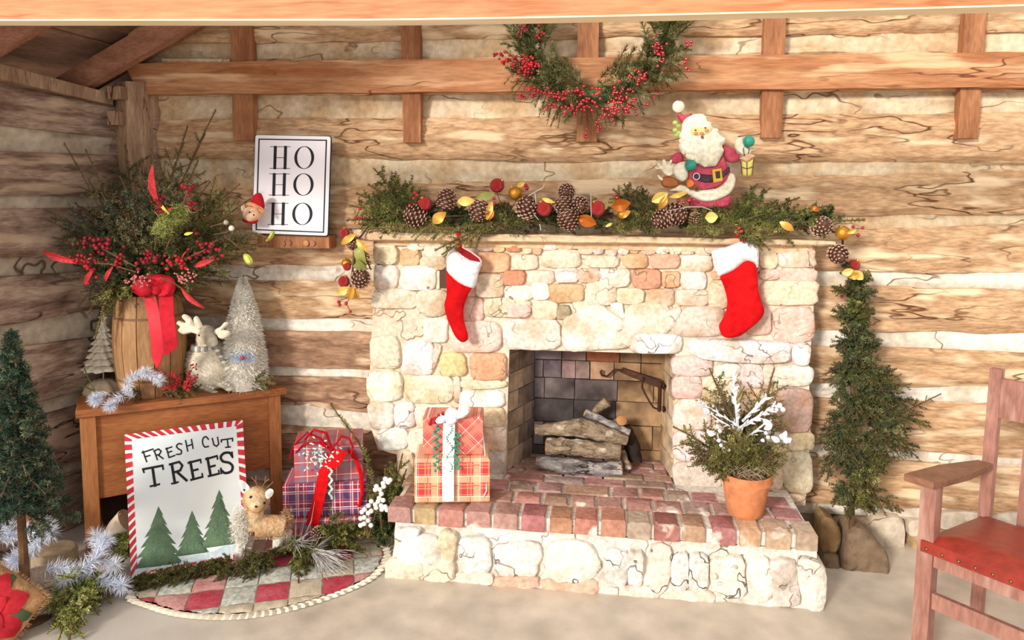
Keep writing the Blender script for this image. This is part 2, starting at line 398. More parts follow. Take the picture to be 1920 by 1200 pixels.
# corner post with hewn faces
cp = MB(); 
def post(mb, x0, x1, y0, y1, Y, th):
    a = P(x0, y0, Y); b = P(x1, y0, Y); c = P(x1+6, y1, Y); d = P(x0+6, y1, Y); n = 12; V = []; Fc = []
    for i in range(n+1):
        t = i/n; l = a.lerp(d, t); r = b.lerp(c, t); j = [nzv(t*4, k, x0)*.007 for k in range(4)]
        V += [Vector((l.x+j[0], Y+th, l.z)), Vector((l.x+j[0], Y+.02+j[1], l.z)), Vector(((l.x+r.x)/2, Y-.012+j[2], l.z)), Vector((r.x+j[3], Y+.02, l.z)), Vector((r.x+j[3], Y+th, l.z))]
    for i in range(n):
        for q in range(4): Fc.append((i*5+q, (i+1)*5+q, (i+1)*5+q+1, i*5+q+1))
    Fc.append((0, 1, 2, 3, 4)); mb.add(V, Fc)
post(cp, 212, 266, 153, 420, -.10, .12)
cpo = obj('corner_post', cp, M_post, wall_left)
cp2 = MB(); post(cp2, 262, 284, 178, 430, -.045, .1); obj('corner_post', cp2, M_post, wall_left)
cp3 = MB(); cp3.box(P(222, 175, -.13), (.03, .03, .028)); cp3.box(P(218, 222, -.13), (.022, .03, .03)); obj('log_end', cp3, M_post, wall_left)
# dark lower corner fill so that the corner is closed
cf = MB(); cf.hexa([Vector((XC-.1, -.06, 0)), Vector((XL+.1, -.03, 0)), Vector((XL+.1, .1, 0)), Vector((XC-.1, .1, 0)), Vector((XC-.1, -.06, 1.8)), Vector((XL+.1, -.03, 1.8)), Vector((XL+.1, .1, 1.8)), Vector((XC-.1, .1, 1.8))])
obj('corner_log', cf, M_logd, wall_left)
# left wall plate
pl = MB(); a = PL(-30, 112, .06); b = PL(212, 176, .06); a2 = PL(-30, 141, .06); b2 = PL(212, 197, .06)
pl.hexa([a2, b2, b2-wn*.1, a2-wn*.1, a, b, b-wn*.1, a-wn*.1]); o = obj('trim_1', pl, M_post); o['kind'] = 'structure'
# ledger board across the back wall
def board_px(mb, pts, Y, th, bev=.003):
    q = [P(x, y, Y) for x, y in pts]; mb.prism(q, (0, th, 0), bev)
mb = MB(); n = 60; YB = -.065
tp = [P(232+i*(1960-232)/n, 118.5-22*i/n+.8*math.sin(i*1.3), YB) for i in range(n+1)]; bt = [P(262+i*(1960-262)/n, 177-14*i/n+.7*math.sin(i*.9), YB) for i in range(n+1)]
V = []; 
for t, b in zip(tp, bt): V += [Vector((t.x, YB+.05, t.z)), t, b, Vector((b.x, YB+.05, b.z))]
mb.add(V, [(i*4+q, i*4+(q+1) % 4, (i+1)*4+(q+1) % 4, (i+1)*4+q) for i in range(n) for q in range(4)]+[(0, 1, 2, 3)])
trim = obj('trim_2', mb, M_ledger); trim['kind'] = 'structure'
# short uprights behind the ledger
for (xt0, xt1, xb0, xb1, yt, yb) in [(431, 471, 437, 475, 20, 264), (750, 787, 756, 789, 15, 268), (1083, 1124, 1081, 1119, 10, 266), (1434, 1475, 1427, 1466, 5, 259), (1811, 1852, 1796, 1834, 0, 260)]:
    mb = MB(); Yb = -.045
    mb.prism([P(xt0, yt, Yb), P(xb0, yb, Yb), P(xb1, yb, Yb), P(xt1, yt, Yb)], (0, .045, 0), .002)
    o = obj('batten', mb, M_board, wall_back)
# flat light lath above ledger at left
mb = MB(); mb.prism([P(304, 110, -.05), P(304, 117, -.05), P(430, 117, -.05), P(430, 111, -.05)], (0, .05, 0)); obj('lath', mb, M_chink, wall_back)
# foreground tie beam
mb = MB(); YT = -1.25; n = 40
for th, (dy, dz) in {}.items(): pass
V = []
def yb_(x): return 47.5 if x < 700 else 47.5-26*((x-700)/1220)**1.35
for i in range(n+1):
    x = -420+i*2800/n; b = P(x, yb_(max(0, x)), YT+.02); zb = b.z; V += [Vector((b.x, YT-.045, zb+.16)), Vector((b.x, YT-.045, zb+.0)), Vector((b.x, YT+.02, zb)), Vector((b.x, YT+.02, zb+.16))]
mb.add(V, [(i*4+q, i*4+(q+1) % 4, (i+1)*4+(q+1) % 4, (i+1)*4+q) for i in range(n) for q in range(4)]+[(0, 1, 2, 3), tuple(n*4+q for q in (3, 2, 1, 0))])
o = obj('trim_3', mb, M_beam); o['kind'] = 'structure'
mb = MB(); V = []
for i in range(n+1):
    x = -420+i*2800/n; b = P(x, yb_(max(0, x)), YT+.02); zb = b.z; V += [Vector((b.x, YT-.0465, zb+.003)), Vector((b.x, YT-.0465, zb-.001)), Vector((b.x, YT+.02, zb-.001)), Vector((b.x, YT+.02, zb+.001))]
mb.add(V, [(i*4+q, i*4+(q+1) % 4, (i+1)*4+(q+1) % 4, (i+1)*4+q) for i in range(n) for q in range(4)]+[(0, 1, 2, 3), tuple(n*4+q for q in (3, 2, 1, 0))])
o = obj('bounce_light_strip', mb, mat('painted_bounce_light', 'fbeccb', 'f4dcb0', scale=3, stretch=(1, 4, 4), rough=.6)); o['kind'] = 'structure'  # cream strip: light bounced off the floor, painted onto the beam's underside
# roof: slopes up from the left eave to the right
M_raft = mat('rafter_wood', 'b98468', '96664e', scale=3, stretch=(2, 5, 5), rough=.8, bump=.3, bscale=22)
za = P(165, 158, -.06); zb_ = P(372, 38, -.06); slope = (zb_.z-za.z)/(zb_.x-za.x)
ang = math.atan(slope)
rb = MB(); ux = Vector((cos(ang), 0, sin(ang))); un = Vector((-sin(ang), 0, cos(ang)))
def raft(name, p_low, Lr, wd, dp, parent=None):
    m_ = MB(); p = Vector(p_low)
    m_.hexa([p, p+ux*Lr, p+ux*Lr+Vector((0, wd, 0)), p+Vector((0, wd, 0)), p+un*dp, p+un*dp+ux*Lr, p+un*dp+ux*Lr+Vector((0, wd, 0)), p+un*dp+Vector((0, wd, 0))])
    return obj(name, m_, M_raft, parent, False)
ceil = MB(); e0 = Vector((za.x, -1.3, za.z))-ux*.75+un*.13
ceil.hexa([e0-ux*.1, e0+ux*3.0, e0+ux*3.0+Vector((0, 1.5, 0)), e0-ux*.1+Vector((0, 1.5, 0)), e0-ux*.1+un*.02, e0+ux*3.0+un*.02, e0+ux*3.0+un*.02+Vector((0, 1.5, 0)), e0-ux*.1+un*.02+Vector((0, 1.5, 0))])
roof = struct('ceiling', ceil, M_roof, False)
for i in range(13):
    m_ = MB(); s0 = i*.23; q = e0+ux*s0-un*.006*(i % 2)-un*.008
    m_.hexa([q, q+ux*.222, q+ux*.222+Vector((0, 1.5, 0)), q+Vector((0, 1.5, 0)), q+un*.012, q+ux*.222+un*.012, q+ux*.222+un*.012+Vector((0, 1.5, 0)), q+un*.012+Vector((0, 1.5, 0))])
    obj('roof_board', m_, M_roof, roof, False)
raft('rafter', P(168, 160, -.20)-ux*.25, 1.7, .05, .1, roof)
raft('rafter', P(250, 120, -.06)-ux*.25, 1.5, .05, .09, roof)
raft('rafter', P(0, 92, -.62)-ux*.3, 1.6, .05, .1, roof)
# ================================================================ FIREPLACE
from mathutils.geometry import delaunay_2d_cdt
def smooth_poly(pts, k=4):
    n = len(pts); out = []
    for i in range(n):
        p0, p1, p2, p3 = (Vector(pts[(i+j-1) % n]) for j in range(4))
        for s in range(k):
            t = s/k; out.append(tuple(.5*((2*p1)+(-p0+p2)*t+(2*p0-5*p1+4*p2-p3)*t*t+(-p0+3*p1-3*p2+p3)*t**3)))
    return out
def inflate(mb, poly, fmap, h, R, step, back='flat', hb=None, edge=0.0, nz_=0, seed=0):
    """poly: 2d outline; fmap(x, y, height) -> world; h: height in metres; R: rounding distance in poly units"""
    pts = []; n = len(poly)
    for i in range(n):
        a = Vector(poly[i]); b = Vector(poly[(i+1) % n]); k = max(1, int((b-a).length/step))
        for j in range(k): pts.append(a.lerp(b, j/k))
    nb = len(pts); B = np.array([tuple(p) for p in pts]); C = np.roll(B, -1, 0)
    x0, y0 = B.min(0); x1, y1 = B.max(0); G = []
    yy = y0+step*.5; r = 0
    while yy < y1:
        xx = x0+(step*.5 if r % 2 else 0)
        while xx < x1: G.append((xx, yy)); xx += step
        yy += step*.87; r += 1
    G = np.array(G) if G else np.zeros((0, 2))
    def dist(Q):
        AB = C-B; L2 = (AB**2).sum(1); AP = Q[:, None, :]-B[None]; t = np.clip((AP*AB[None]).sum(2)/np.maximum(L2, 1e-12), 0, 1)
        return np.sqrt(((AP-AB[None]*t[..., None])**2).sum(2)).min(1)
    def inside(Q):
        c = np.zeros(len(Q), bool)
        for a, b in zip(B, C):
            cond = ((a[1] > Q[:, 1]) != (b[1] > Q[:, 1])); c ^= cond & (Q[:, 0] < (b[0]-a[0])*(Q[:, 1]-a[1])/((b[1]-a[1]) if b[1] != a[1] else 1e-12)+a[0])
        return c
    if len(G):
        G = G[inside(G)]; 
        if len(G): D = dist(G); G = G[D > step*.45]; D = D[D > step*.45]
        else: D = np.zeros(0)
    else: D = np.zeros(0)
    allp = [Vector(p) for p in B]+[Vector(p) for p in G]
    r_ = delaunay_2d_cdt(allp, [(i, (i+1) % nb) for i in range(nb)], [list(range(nb))], 1, 1e-6)
    V2, Fc = r_[0], r_[2]
    Q = np.array([tuple(v) for v in V2]); DD = dist(Q); DD[DD < step*.05] = 0
    hh = h*np.sqrt(np.clip(1-(1-np.clip(DD/R, 0, 1))**2, 0, 1))+edge
    V = []
    for i, (q, z) in enumerate(zip(Q, hh)):
        if nz_: z += nzv(q[0]*.08+seed, q[1]*.08, seed)*nz_*(1 if DD[i] > 0 else 0)
        V.append(fmap(q[0], q[1], z))
    # orientation: faces towards -y
    m = len(V); Fr = []
    for f in Fc:
        a, b, c = V[f[0]], V[f[1]], V[f[2]]
        Fr.append(tuple(f))
    # decide by one test
    nn = Vector()
    for f in Fr[:50]:
        nn += (V[f[1]]-V[f[0]]).cross(V[f[2]]-V[f[0]])
    cc = fmap(Q[:, 0].mean(), Q[:, 1].mean(), 1.0)-fmap(Q[:, 0].mean(), Q[:, 1].mean(), 0.0)
    if nn.dot(cc) < 0: Fr = [f[::-1] for f in Fr]
    o = mb.n; mb.add(V, Fr)
    hbk = hb if hb is not None else (h if back == 'mirror' else 0)
    zb = -(hbk/h if h else 0)*(hh-edge)-(edge if back == 'mirror' else 0)
    if back == 'flat': zb = np.full(len(Q), -(hb or 0.0))
    Vb = [fmap(q[0], q[1], z) for q, z in zip(Q, zb)]
    ob = mb.n; mb.add(Vb, [f[::-1] for f in Fr])
    # rim
    idx = {}
    from collections import Counter
    ec = Counter(); 
    for f in Fr:
        for i in range(3): ec[(f[i], f[(i+1) % 3])] += 1
    for (a, b) in ec:
        if (b, a) not in ec: mb.f.append((o+b, o+a, ob+a, ob+b)); mb.mi.append(mb.cur)
    return mb
def pmap(Y): return lambda x, y, h: P(x, y, Y)-Vector((0, h, 0))

YH = PZ(945, 1096, 0).y; HT = P(945, 964, YH).z; YM = YF-.06
YBK = PZ(1110, 856, HT).y
fireplace = thing('fireplace', 'stone fireplace with a mantel shelf and a raised red brick hearth against the log wall', 'fireplace', ((FPX0+FPX1)/2, YF, 0))
M_mort = mat('pale_mortar', 'ead9c2', 'dcc6ab', scale=7, rough=.95, bump=.7, bscale=30, crack='a88a68', cs=5, cw=.007)
M_mstone = mat('creamy_field_stone', 'ffffff', 'e2ceb8', objcol=True, scale=9, rough=.88, bump=.7, bscale=35, lo=.45, hi=.7, crack='96745a', cs=7, cw=.006, c3=None)
mb = MB()
def prismpx(mb, pts, Y, d, bev=None): mb.prism([P(x, y, Y) for x, y in pts][::-1], (0, d, 0), bev)
YFm = YF+.004
prismpx(mb, [(700, 452), (704, 540), (698, 600), (694, 690), (693, 795), (709, 843), (744, 852), (747, 912), (947, 916), (955, 655), (955, 454)], YFm, .2)
prismpx(mb, [(955, 454), (955, 655), (1267, 664), (1267, 459)], YFm, .11)
prismpx(mb, [(1267, 459), (1267, 664), (1262, 932), (1510, 948), (1520, 800), (1516, 690), (1525, 600), (1528, 462)], YFm, .2)
breast = obj('chimney_breast', mb, M_mort, fireplace, False)
W, C_, T_, O_, Y_, PK, RD, G_, BR = 'f6efe6', 'f3e7d6', 'eddac0', 'e2b792', 'ead09a', 'e9d0ba', 'd39a7c', 'd8cfc4', 'bda68c'
ST = [(702,463,745,494,PK),(752,468,786,497,O_),(766,455,795,467,C_),(797,458,836,480,C_),(789,482,838,505,T_),(703,456,740,463,C_),(703,497,745,541,C_),(753,498,818,543,W),(699,543,780,577,C_),(783,545,838,591,T_),
(796,597,838,641,W),(893,455,925,469,PK),(926,457,945,471,Y_),(950,459,977,470,RD),(981,458,997,474,T_),(999,456,1014,476,O_),(892,474,954,509,O_),(960,478,1007,504,PK),(944,508,984,533,RD),(893,514,943,556,PK),(908,560,994,593,PK),(870,557,905,601,PK),(948,536,998,562,C_),
(1017,469,1087,501,T_),(1100,480,1160,500,PK),(1169,477,1213,501,O_),(1221,477,1273,502,O_),(1016,456,1045,467,C_),(1047,457,1072,468,C_),(1085,459,1111,475,C_),(1113,459,1130,475,G_),(1137,461,1155,478,T_),(1160,462,1178,475,W),(1182,460,1196,474,O_),(1204,461,1228,476,PK),(1231,461,1253,474,W),(1256,462,1275,475,T_),(1064,470,1084,476,C_),
(990,508,1038,531,T_),(1042,503,1083,528,W),(1086,505,1123,528,PK),(1126,505,1180,537,C_),(1187,506,1238,540,RD),(1242,510,1273,537,O_),(999,531,1029,560,W),(1031,533,1094,565,O_),(1098,529,1154,571,T_),(1157,541,1208,568,C_),(1213,542,1262,573,PK),(1000,565,1044,596,T_),(1044,574,1068,597,BR),(1072,566,1105,584,T_),(940,569,994,593,PK),
(1172,569,1257,626,C_),(943,598,1052,654,C_),(848,602,938,658,T_),(1279,479,1334,508,C_),(1278,510,1323,541,W),(1268,543,1326,572,T_),(1336,511,1350,522,O_),(1330,527,1366,576,PK),(1258,575,1357,628,T_),(1424,466,1455,503,T_),(1459,466,1528,500,C_),(1424,505,1460,523,PK),(1462,503,1530,528,PK),(1428,527,1533,571,T_),(1398,576,1444,626,PK),(1450,577,1525,640,PK),
(1276,462,1300,476,C_),(1304,464,1333,477,T_),
(695,631,749,690,PK),(757,641,811,702,W),(826,663,873,704,Y_),(883,664,947,711,O_),(862,713,950,727,T_),(691,697,755,750,W),(760,705,848,755,C_),(852,706,862,754,T_),(863,733,946,761,W),(692,752,738,802,C_),(742,756,777,800,W),(780,759,850,802,C_),
(900,765,946,797,T_),(908,799,947,842,C_),(910,845,944,908,G_),(855,765,896,800,C_),(710,803,763,842,W),(766,804,905,850,C_),(750,846,775,906,PK),(780,852,905,908,C_),
(1260,668,1335,703,PK),(1262,706,1314,746,PK),(1317,708,1386,748,T_),(1390,682,1428,726,W),(1432,680,1450,724,PK),(1452,686,1523,722,W),(1340,682,1386,705,C_),(1392,730,1448,800,PK),(1455,728,1521,808,'cdb8a4'),(1264,750,1332,804,C_),(1336,752,1388,800,T_),(1262,808,1330,862,C_),(1334,804,1465,850,C_),(1262,866,1350,927,G_),(1480,812,1525,842,T_),(1470,846,1522,922,T_),(1354,854,1466,925,T_),(1440,926,1508,940,PK),
(1180,627,1278,661,W)]
def add_stone(poly, Y, proud, c, parent=breast, rough=.004, nm='stone', back=.012):
    cc = tuple(max(0, min(1, int(c[i:i+2], 16)/255*random.uniform(.96, 1.03))) for i in (0, 2, 4))
    return obj(nm, blob_stone(poly, Y, proud, rough=rough, back=back), M_mstone, parent, color=cc)
for (x0, y0, x1, y1, c) in ST:
    w_ = min(x1-x0, y1-y0)
    add_stone(rpoly(x0-2.4, y0-2.2, x1+2.4, y1+2.2, random.uniform(3.4, 6) if w_ > 18 else 3, 22 if w_ > 25 else 14, .06), YF, .008+.005*min(1, w_/60)+random.uniform(0, .006), c)
add_stone(smooth_poly([(1056,598),(1075,588),(1120,567),(1140,580),(1168,600),(1195,618),(1193,640),(1172,653),(1120,656),(1058,655)][::-1], 3), YF, .02, C_)
add_stone(smooth_poly([(1143,569),(1165,567),(1168,575),(1171,597),(1158,588)][::-1], 3), YF, .014, W)
add_stone(smooth_poly([(816,646),(828,648),(822,672),(808,702),(806,696),(812,672)][::-1], 3), YF, .012, T_)
add_stone(smooth_poly([(1290,640),(1330,634),(1400,636),(1478,641),(1482,660),(1478,676),(1420,680),(1350,676),(1300,668)][::-1], 3), YF, .035, W, rough=.008)
add_stone(smooth_poly([(1484,642),(1515,644),(1517,662),(1512,682),(1486,680)][::-1], 3), YF, .035, W, rough=.007)
# square vent hole beside the stocking: inner shade painted as a flat dark plate framed by brick
mb = MB(); prismpx(mb, [(822, 507), (822, 540), (840, 540), (840, 507)], YF-.004, .004); M_dark = mat('soot_black', '2c211c', rough=.95); obj('vent_shade_plate', mb, mat('vent_shade_paint', '5a4436', rough=.95), breast, False)
mb = MB(); prismpx(mb, [(818, 505), (818, 543), (824, 541), (824, 508)], YF-.006, .012); obj('vent_frame', mb, M_mort, breast, False)
# mantel shelf
mb = MB(); n = 70; V = []
for i in range(n+1):
    t = i/n; x = 669+(1568-669)*t
    yt = 432+ (450-432)*t**1.0 + nzv(i*.35, 1, 0)*1.8; yb = 451.5+(462-451.5)*t+nzv(i*.3, 5, 0)*1.3
    e = .35 if i in (0, n) else (.12 if i in (1, n-1) else 0)
    ym = (yt+yb)/2; yt += (ym-yt)*e; yb += (ym-yb)*e
    a = P(x, yt+2, YM); b = P(x, yb, YM+.004); a2 = P(x, yt+2, YM); zt_ = a.z
    j = nzv(i*.5, 9, 9)*.004
    V += [Vector((a.x, YF+.02, zt_)), Vector((a.x, YM+.012+j, zt_)), Vector((a.x, YM+j, zt_-.012)), Vector((b.x, YM+j+.002, b.z+.006)), Vector((b.x, YM+.012+j, b.z)), Vector((b.x, YF+.05, b.z))]
mb.add(V, [(i*6+q, i*6+(q+1) % 6, (i+1)*6+(q+1) % 6, (i+1)*6+q) for i in range(n) for q in range(6)]+[tuple(range(6)), tuple(n*6+q for q in range(5, -1, -1))])
M_mantel = mat('sandstone_slab', 'ead0ab', 'dcb68c', scale=5, stretch=(1, 1, 2), rough=.85, bump=.35, bscale=30, crack='b08a66', cs=5, cw=.006)
mantel = obj('mantel_shelf', mb, M_mantel, fireplace)
MZ = lambda px: P(px, 434+(px-669)*18/900, YM).z     # top of the shelf
# shelf continues back to the logs (ledge of the chimney top)
mb = MB(); xa, xb = P(700, 445, YM).x, P(1530, 455, YM).x; mb.box(((xa+xb)/2, (YF+0)/2-.005, MZ(1100)-.03), ((xb-xa)/2, abs(YF)/2+.01, .028)); obj('mantel_bed', mb, M_mantel, fireplace, False)
# ---- firebox
bx0, bx1 = P(1001, 800, YBK).x, P(1240, 800, YBK).x
fx0, fx1 = P(952, 700, YF).x, P(1268, 700, YF).x; zl = P(1110, 655, YF).z
M_jamb = mat('jamb_plaster', 'c3a78a', '96806e', scale=4, stretch=(3, 3, 1), rough=.9, bump=.4, bscale=20, c3='6f625a', s3=2.2, lo3=.55, hi3=.7, crack='7a5c48', cs=3, cw=.008)
M_fire = mat('firebrick', 'ffffff', '6a5a58', objcol=True, scale=4.5, rough=.9, bump=.4, bscale=30, lo=.42, hi=.72, c3='4a3f3e', s3=3, lo3=.6, hi3=.75)
fb = MB(); t = .06
def quadbox(mb, a, b, z0, z1, th):     # vertical slab from a to b (xy), thickness vector th
    A0, B0 = Vector((a[0], a[1], z0)), Vector((b[0], b[1], z0)); A1, B1 = Vector((a[0], a[1], z1)), Vector((b[0], b[1], z1)); th = Vector(th)
    mb.hexa([A0, B0, B0+th, A0+th, A1, B1, B1+th, A1+th])
quadbox(fb, (fx0, YF+.02), (bx0, YBK+.02), 0, zl+.35, (-t, .02, 0)); quadbox(fb, (fx1, YF+.02), (bx1, YBK+.02), 0, zl+.35, (t, .02, 0))
quadbox(fb, (bx0-.06, YBK+.02), (bx1+.06, YBK+.02), 0, zl+.35, (0, .05, 0))
fb.box(((fx0+fx1)/2, (YF+YBK)/2+.06, zl+.36), ((fx1-fx0)/2+.05, (YBK-YF)/2-.02, .02))
fbo = obj('firebox', fb, M_jamb, fireplace, False)
# back wall bricks
rows = [657, 677, 711, 750, 794, 838, 872]
for r in range(len(rows)-1):
    z1, z0 = P(1110, rows[r], YBK).z, max(HT, P(1110, rows[r+1], YBK).z)
    if z1-z0 < .01: continue
    xs = [1001, 1052, 1098, 1160, 1200, 1241] if r == 0 else ([1001, 1076, 1155, 1241] if r % 2 == 1 else [1001, 1020, 1077, 1157, 1225, 1241])
    if r == 1: xs = [1001, 1018, 1052, 1078, 1105, 1150, 1200, 1241]
    for a, b in zip(xs, xs[1:]):
        X0, X1 = P(a, 750, YBK).x, P(b, 750, YBK).x; tt = (a+b)/2
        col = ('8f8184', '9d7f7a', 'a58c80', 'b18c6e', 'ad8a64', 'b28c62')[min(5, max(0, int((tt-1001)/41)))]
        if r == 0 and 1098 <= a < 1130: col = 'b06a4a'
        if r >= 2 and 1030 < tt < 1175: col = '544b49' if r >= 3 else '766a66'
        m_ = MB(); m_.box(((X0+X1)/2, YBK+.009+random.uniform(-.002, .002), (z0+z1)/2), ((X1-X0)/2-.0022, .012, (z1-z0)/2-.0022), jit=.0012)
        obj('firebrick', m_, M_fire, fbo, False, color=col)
# jamb bricks (splayed sides)
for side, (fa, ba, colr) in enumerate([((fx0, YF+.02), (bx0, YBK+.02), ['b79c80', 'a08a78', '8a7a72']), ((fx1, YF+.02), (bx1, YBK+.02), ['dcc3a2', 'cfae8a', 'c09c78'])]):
    fa, ba = Vector((fa[0], fa[1], 0)), Vector((ba[0], ba[1], 0)); nb_ = Vector((-(ba-fa).y, (ba-fa).x, 0)).normalized()
    if (nb_.x > 0) == (side == 1): nb_ = -nb_
    if side == 0: nb_ = nb_ if nb_.x > 0 else -nb_
    else: nb_ = nb_ if nb_.x < 0 else -nb_
    zz = HT; r = 0
    while zz < zl+.05:
        hgt = .085; cuts = [0, .33, .7, 1] if r % 2 else [0, .5, .85, 1]
        for q, (a, b) in enumerate(zip(cuts, cuts[1:])):
            A = fa.lerp(ba, a); B = fa.lerp(ba, b); d_ = (B-A).normalized()*.0018; A = A+d_; B = B-d_; pr = nb_*(.006+random.uniform(0, .003)); m_ = MB()
            z0, z1 = zz+.0018, zz+hgt-.0018; Z = lambda v, z: Vector((v.x, v.y, z))
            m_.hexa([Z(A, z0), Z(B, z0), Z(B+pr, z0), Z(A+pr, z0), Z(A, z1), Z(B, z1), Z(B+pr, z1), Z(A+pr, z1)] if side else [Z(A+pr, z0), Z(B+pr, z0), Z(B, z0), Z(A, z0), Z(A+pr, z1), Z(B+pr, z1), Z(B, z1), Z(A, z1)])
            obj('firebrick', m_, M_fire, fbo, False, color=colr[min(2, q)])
        zz += hgt; r += 1
# ---- hearth: rough whitewashed base, brick top
M_white = mat('whitewashed_rubble', 'ffffff', 'd6cabb', objcol=True, scale=8, rough=.92, bump=1.0, bscale=26, lo=.5, hi=.78, crack='85705e', cs=6, cw=.008)
M_wmort = mat('whitewashed_mortar', 'ebe4d8', 'd6cabb', scale=9, rough=.95, bump=.9, bscale=24, crack='9a8470', cs=5, cw=.007)
hb = MB()
YB0 = YH+.012
z_u = P(945, 997, YH).z
# base body as a displaced sheet following the real outline
def hbf(u, v):
    xl = 733 if v > .35 else 724+9*v/.35
    xt = xl+(1538-xl)*u; top = P(742+(1532-742)*u, 988+52*u, YB0); bot = PZ(728+(1532-728)*u, 1088+60*u, 0.0)
    p = Vector((bot.x, YB0-.012, 0)).lerp(Vector((top.x, YB0, z_u+.004)), v)
    e = nzv(p.x*9, p.z*12, 3)*.014+nzv(p.x*26, p.z*30, 7)*.006
    return Vector((p.x, p.y+.004-e-(.01 if v < .12 else 0), max(0, p.z)))
hb.grid(hbf, 90, 14)
a0, a1 = hbf(0, 0), hbf(1, 0); b0_, b1_ = hbf(0, 1), hbf(1, 1)
hb.hexa([Vector((a0.x+.005, YB0+.03, 0)), Vector((a1.x-.01, YB0+.03, 0)), Vector((a1.x-.01, YF+.1, 0)), Vector((a0.x+.005, YF+.1, 0)), Vector((b0_.x, YB0+.03, z_u)), Vector((b1_.x, YB0+.03, z_u)), Vector((b1_.x, YF+.1, z_u)), Vector((b0_.x, YF+.1, z_u))])
# end caps joining sheet and body
for u_ in (0, 1):
    hb.grid(lambda u, v, u_=u_: (lambda p: Vector((p.x+(nzv(u*3, v*4, u_*9)*.02 if 0 < u < 1 else 0), p.y+(YF+.1-p.y)*u, p.z)))(hbf(u_, v)), 12, 8)
hearth = obj('hearth', hb, M_wmort, fireplace)
HS = [(742,990,784,1012,W),(748,1006,824,1058,'efe9df'),(724,1050,790,1090,'e6d6bd'),(824,996,853,1050,'e8d3b4'),(792,1048,850,1090,'e8d8bf'),(862,1008,919,1073,'e9e6de'),(924,1018,1014,1079,'f1e4da'),(1024,1018,1120,1086,'f3ead8'),(1135,1030,1176,1097,'dcdad4'),(1178,1035,1204,1098,'e9e4da'),(1216,1024,1256,1106,'efdccb'),(1260,1040,1290,1108,'e0dcd4'),(1293,1040,1328,1108,'dedad0'),(1333,1045,1398,1118,'f0e4d2'),(1402,1048,1446,1124,'f2e8d8'),(855,1075,920,1094,'ecd9c6'),(925,1082,1010,1101,'e9bfa8'),(1015,1088,1125,1110,'e6b79e'),(1130,1100,1240,1120,'ecd5c4'),(1245,1110,1340,1130,'ecd8c6')]
for (x0, y0, x1, y1, c) in HS:
    o = obj('stone', blob_stone(rpoly(x0-3, y0-3, x1+3, y1+3, 3.6, 22, .12), YH-.002, .012, rough=.012, back=.02), M_white, hearth, color=c)
for pl4, c4 in (([(1498,1046),(1530,1050),(1546,1062),(1550,1100),(1543,1144),(1520,1147),(1502,1120),(1494,1080)], 'ece2d4'), ([(1440,1052),(1490,1050),(1496,1090),(1500,1132),(1460,1134),(1442,1100)], 'ddd0c4')):
    o = obj('stone', blob_stone(smooth_poly(pl4[::-1], 2), YH-.002, .016, rough=.012, back=.16), M_white, hearth, color=c4)
M_brick = mat('old_hearth_brick', 'ffffff', 'cbb4a8', objcol=True, scale=8, rough=.85, bump=.5, bscale=45, lo=.45, hi=.8, c3='efe3d2', s3=7, lo3=.62, hi3=.7)
def pale(h): return tuple((int(h[i:i+2], 16)*.5+t*.5)/255 for i, t in ((0, 190), (2, 156), (4, 144)))
B1 = [(727,770,'b56e60'),(777,815,'cf9b62'),(822,868,'b26a5c'),(875,918,'b87066'),(925,970,'bd8476'),(977,1022,'b8645c'),(1031,1072,'cc8458'),(1077,1120,'b9665e'),(1127,1174,'c47a58'),(1179,1220,'bfa08c'),(1227,1273,'a9564e'),(1280,1323,'cfa272'),(1337,1380,'a4645a'),(1388,1428,'cda070'),(1438,1484,'d9c4ae'),(1496,1536,'d3a48c')]
rowd = [.118, .104, .1, .1]
ZB = HT-.062
mm = MB(); mm.box(((P(730, 960, YH).x+P(1530, 1000, YH).x)/2, (YH+.012+YBK)/2, (ZB+HT-.012)/2), ((P(1530, 1000, YH).x-P(730, 960, YH).x)/2-.005, (YBK-YH-.012)/2, (HT-.012-ZB)/2)); obj('mortar_bed', mm, M_wmort, hearth, False)
def brick(x0, x1, y0, y1, c, z0=None, z1=None, bev=.006, jit=.002):
    m_ = MB(); z0 = ZB if z0 is None else z0; z1 = HT if z1 is None else z1; z1 += random.uniform(-.003, .003)
    j = lambda: random.uniform(-jit, jit); b = bev
    V = [(x0+j(), y0+j(), z0), (x1+j(), y0+j(), z0), (x1+j(), y1+j(), z0), (x0+j(), y1+j(), z0), (x0+j(), y0+j(), z1-b), (x1+j(), y0+j(), z1-b), (x1+j(), y1+j(), z1-b), (x0+j(), y1+j(), z1-b),
         (x0+b+j(), y0+b+j(), z1), (x1-b+j(), y0+b+j(), z1), (x1-b+j(), y1-b+j(), z1), (x0+b+j(), y1-b+j(), z1)]
    Fc = [(3, 2, 1, 0)]+[(k+a, k+(a+1) % 4, k+4+(a+1) % 4, k+4+a) for k in (0, 4) for a in range(4)]+[(8, 9, 10, 11)]
    m_.add(V, Fc)
    cc = tuple(max(0, min(1, v_*random.uniform(.94, 1.05))) for v_ in pale(c))
    return obj('brick', m_, M_brick, hearth, color=cc)
reds = ['b0786c', 'a87064', 'b58072', 'a96c62', 'bb8a78', 'b3786a', 'aa8074']
for (a, b, c) in B1:
    X0, X1 = P(a, 975, YH).x, P(b, 975, YH).x; brick(X0, X1, YH, YH+rowd[0]-.01, c, z0=ZB+random.uniform(-.004, .003))
xL, xR = P(727, 960, YH).x, P(1530, 1000, YH).x
y = YH+rowd[0]
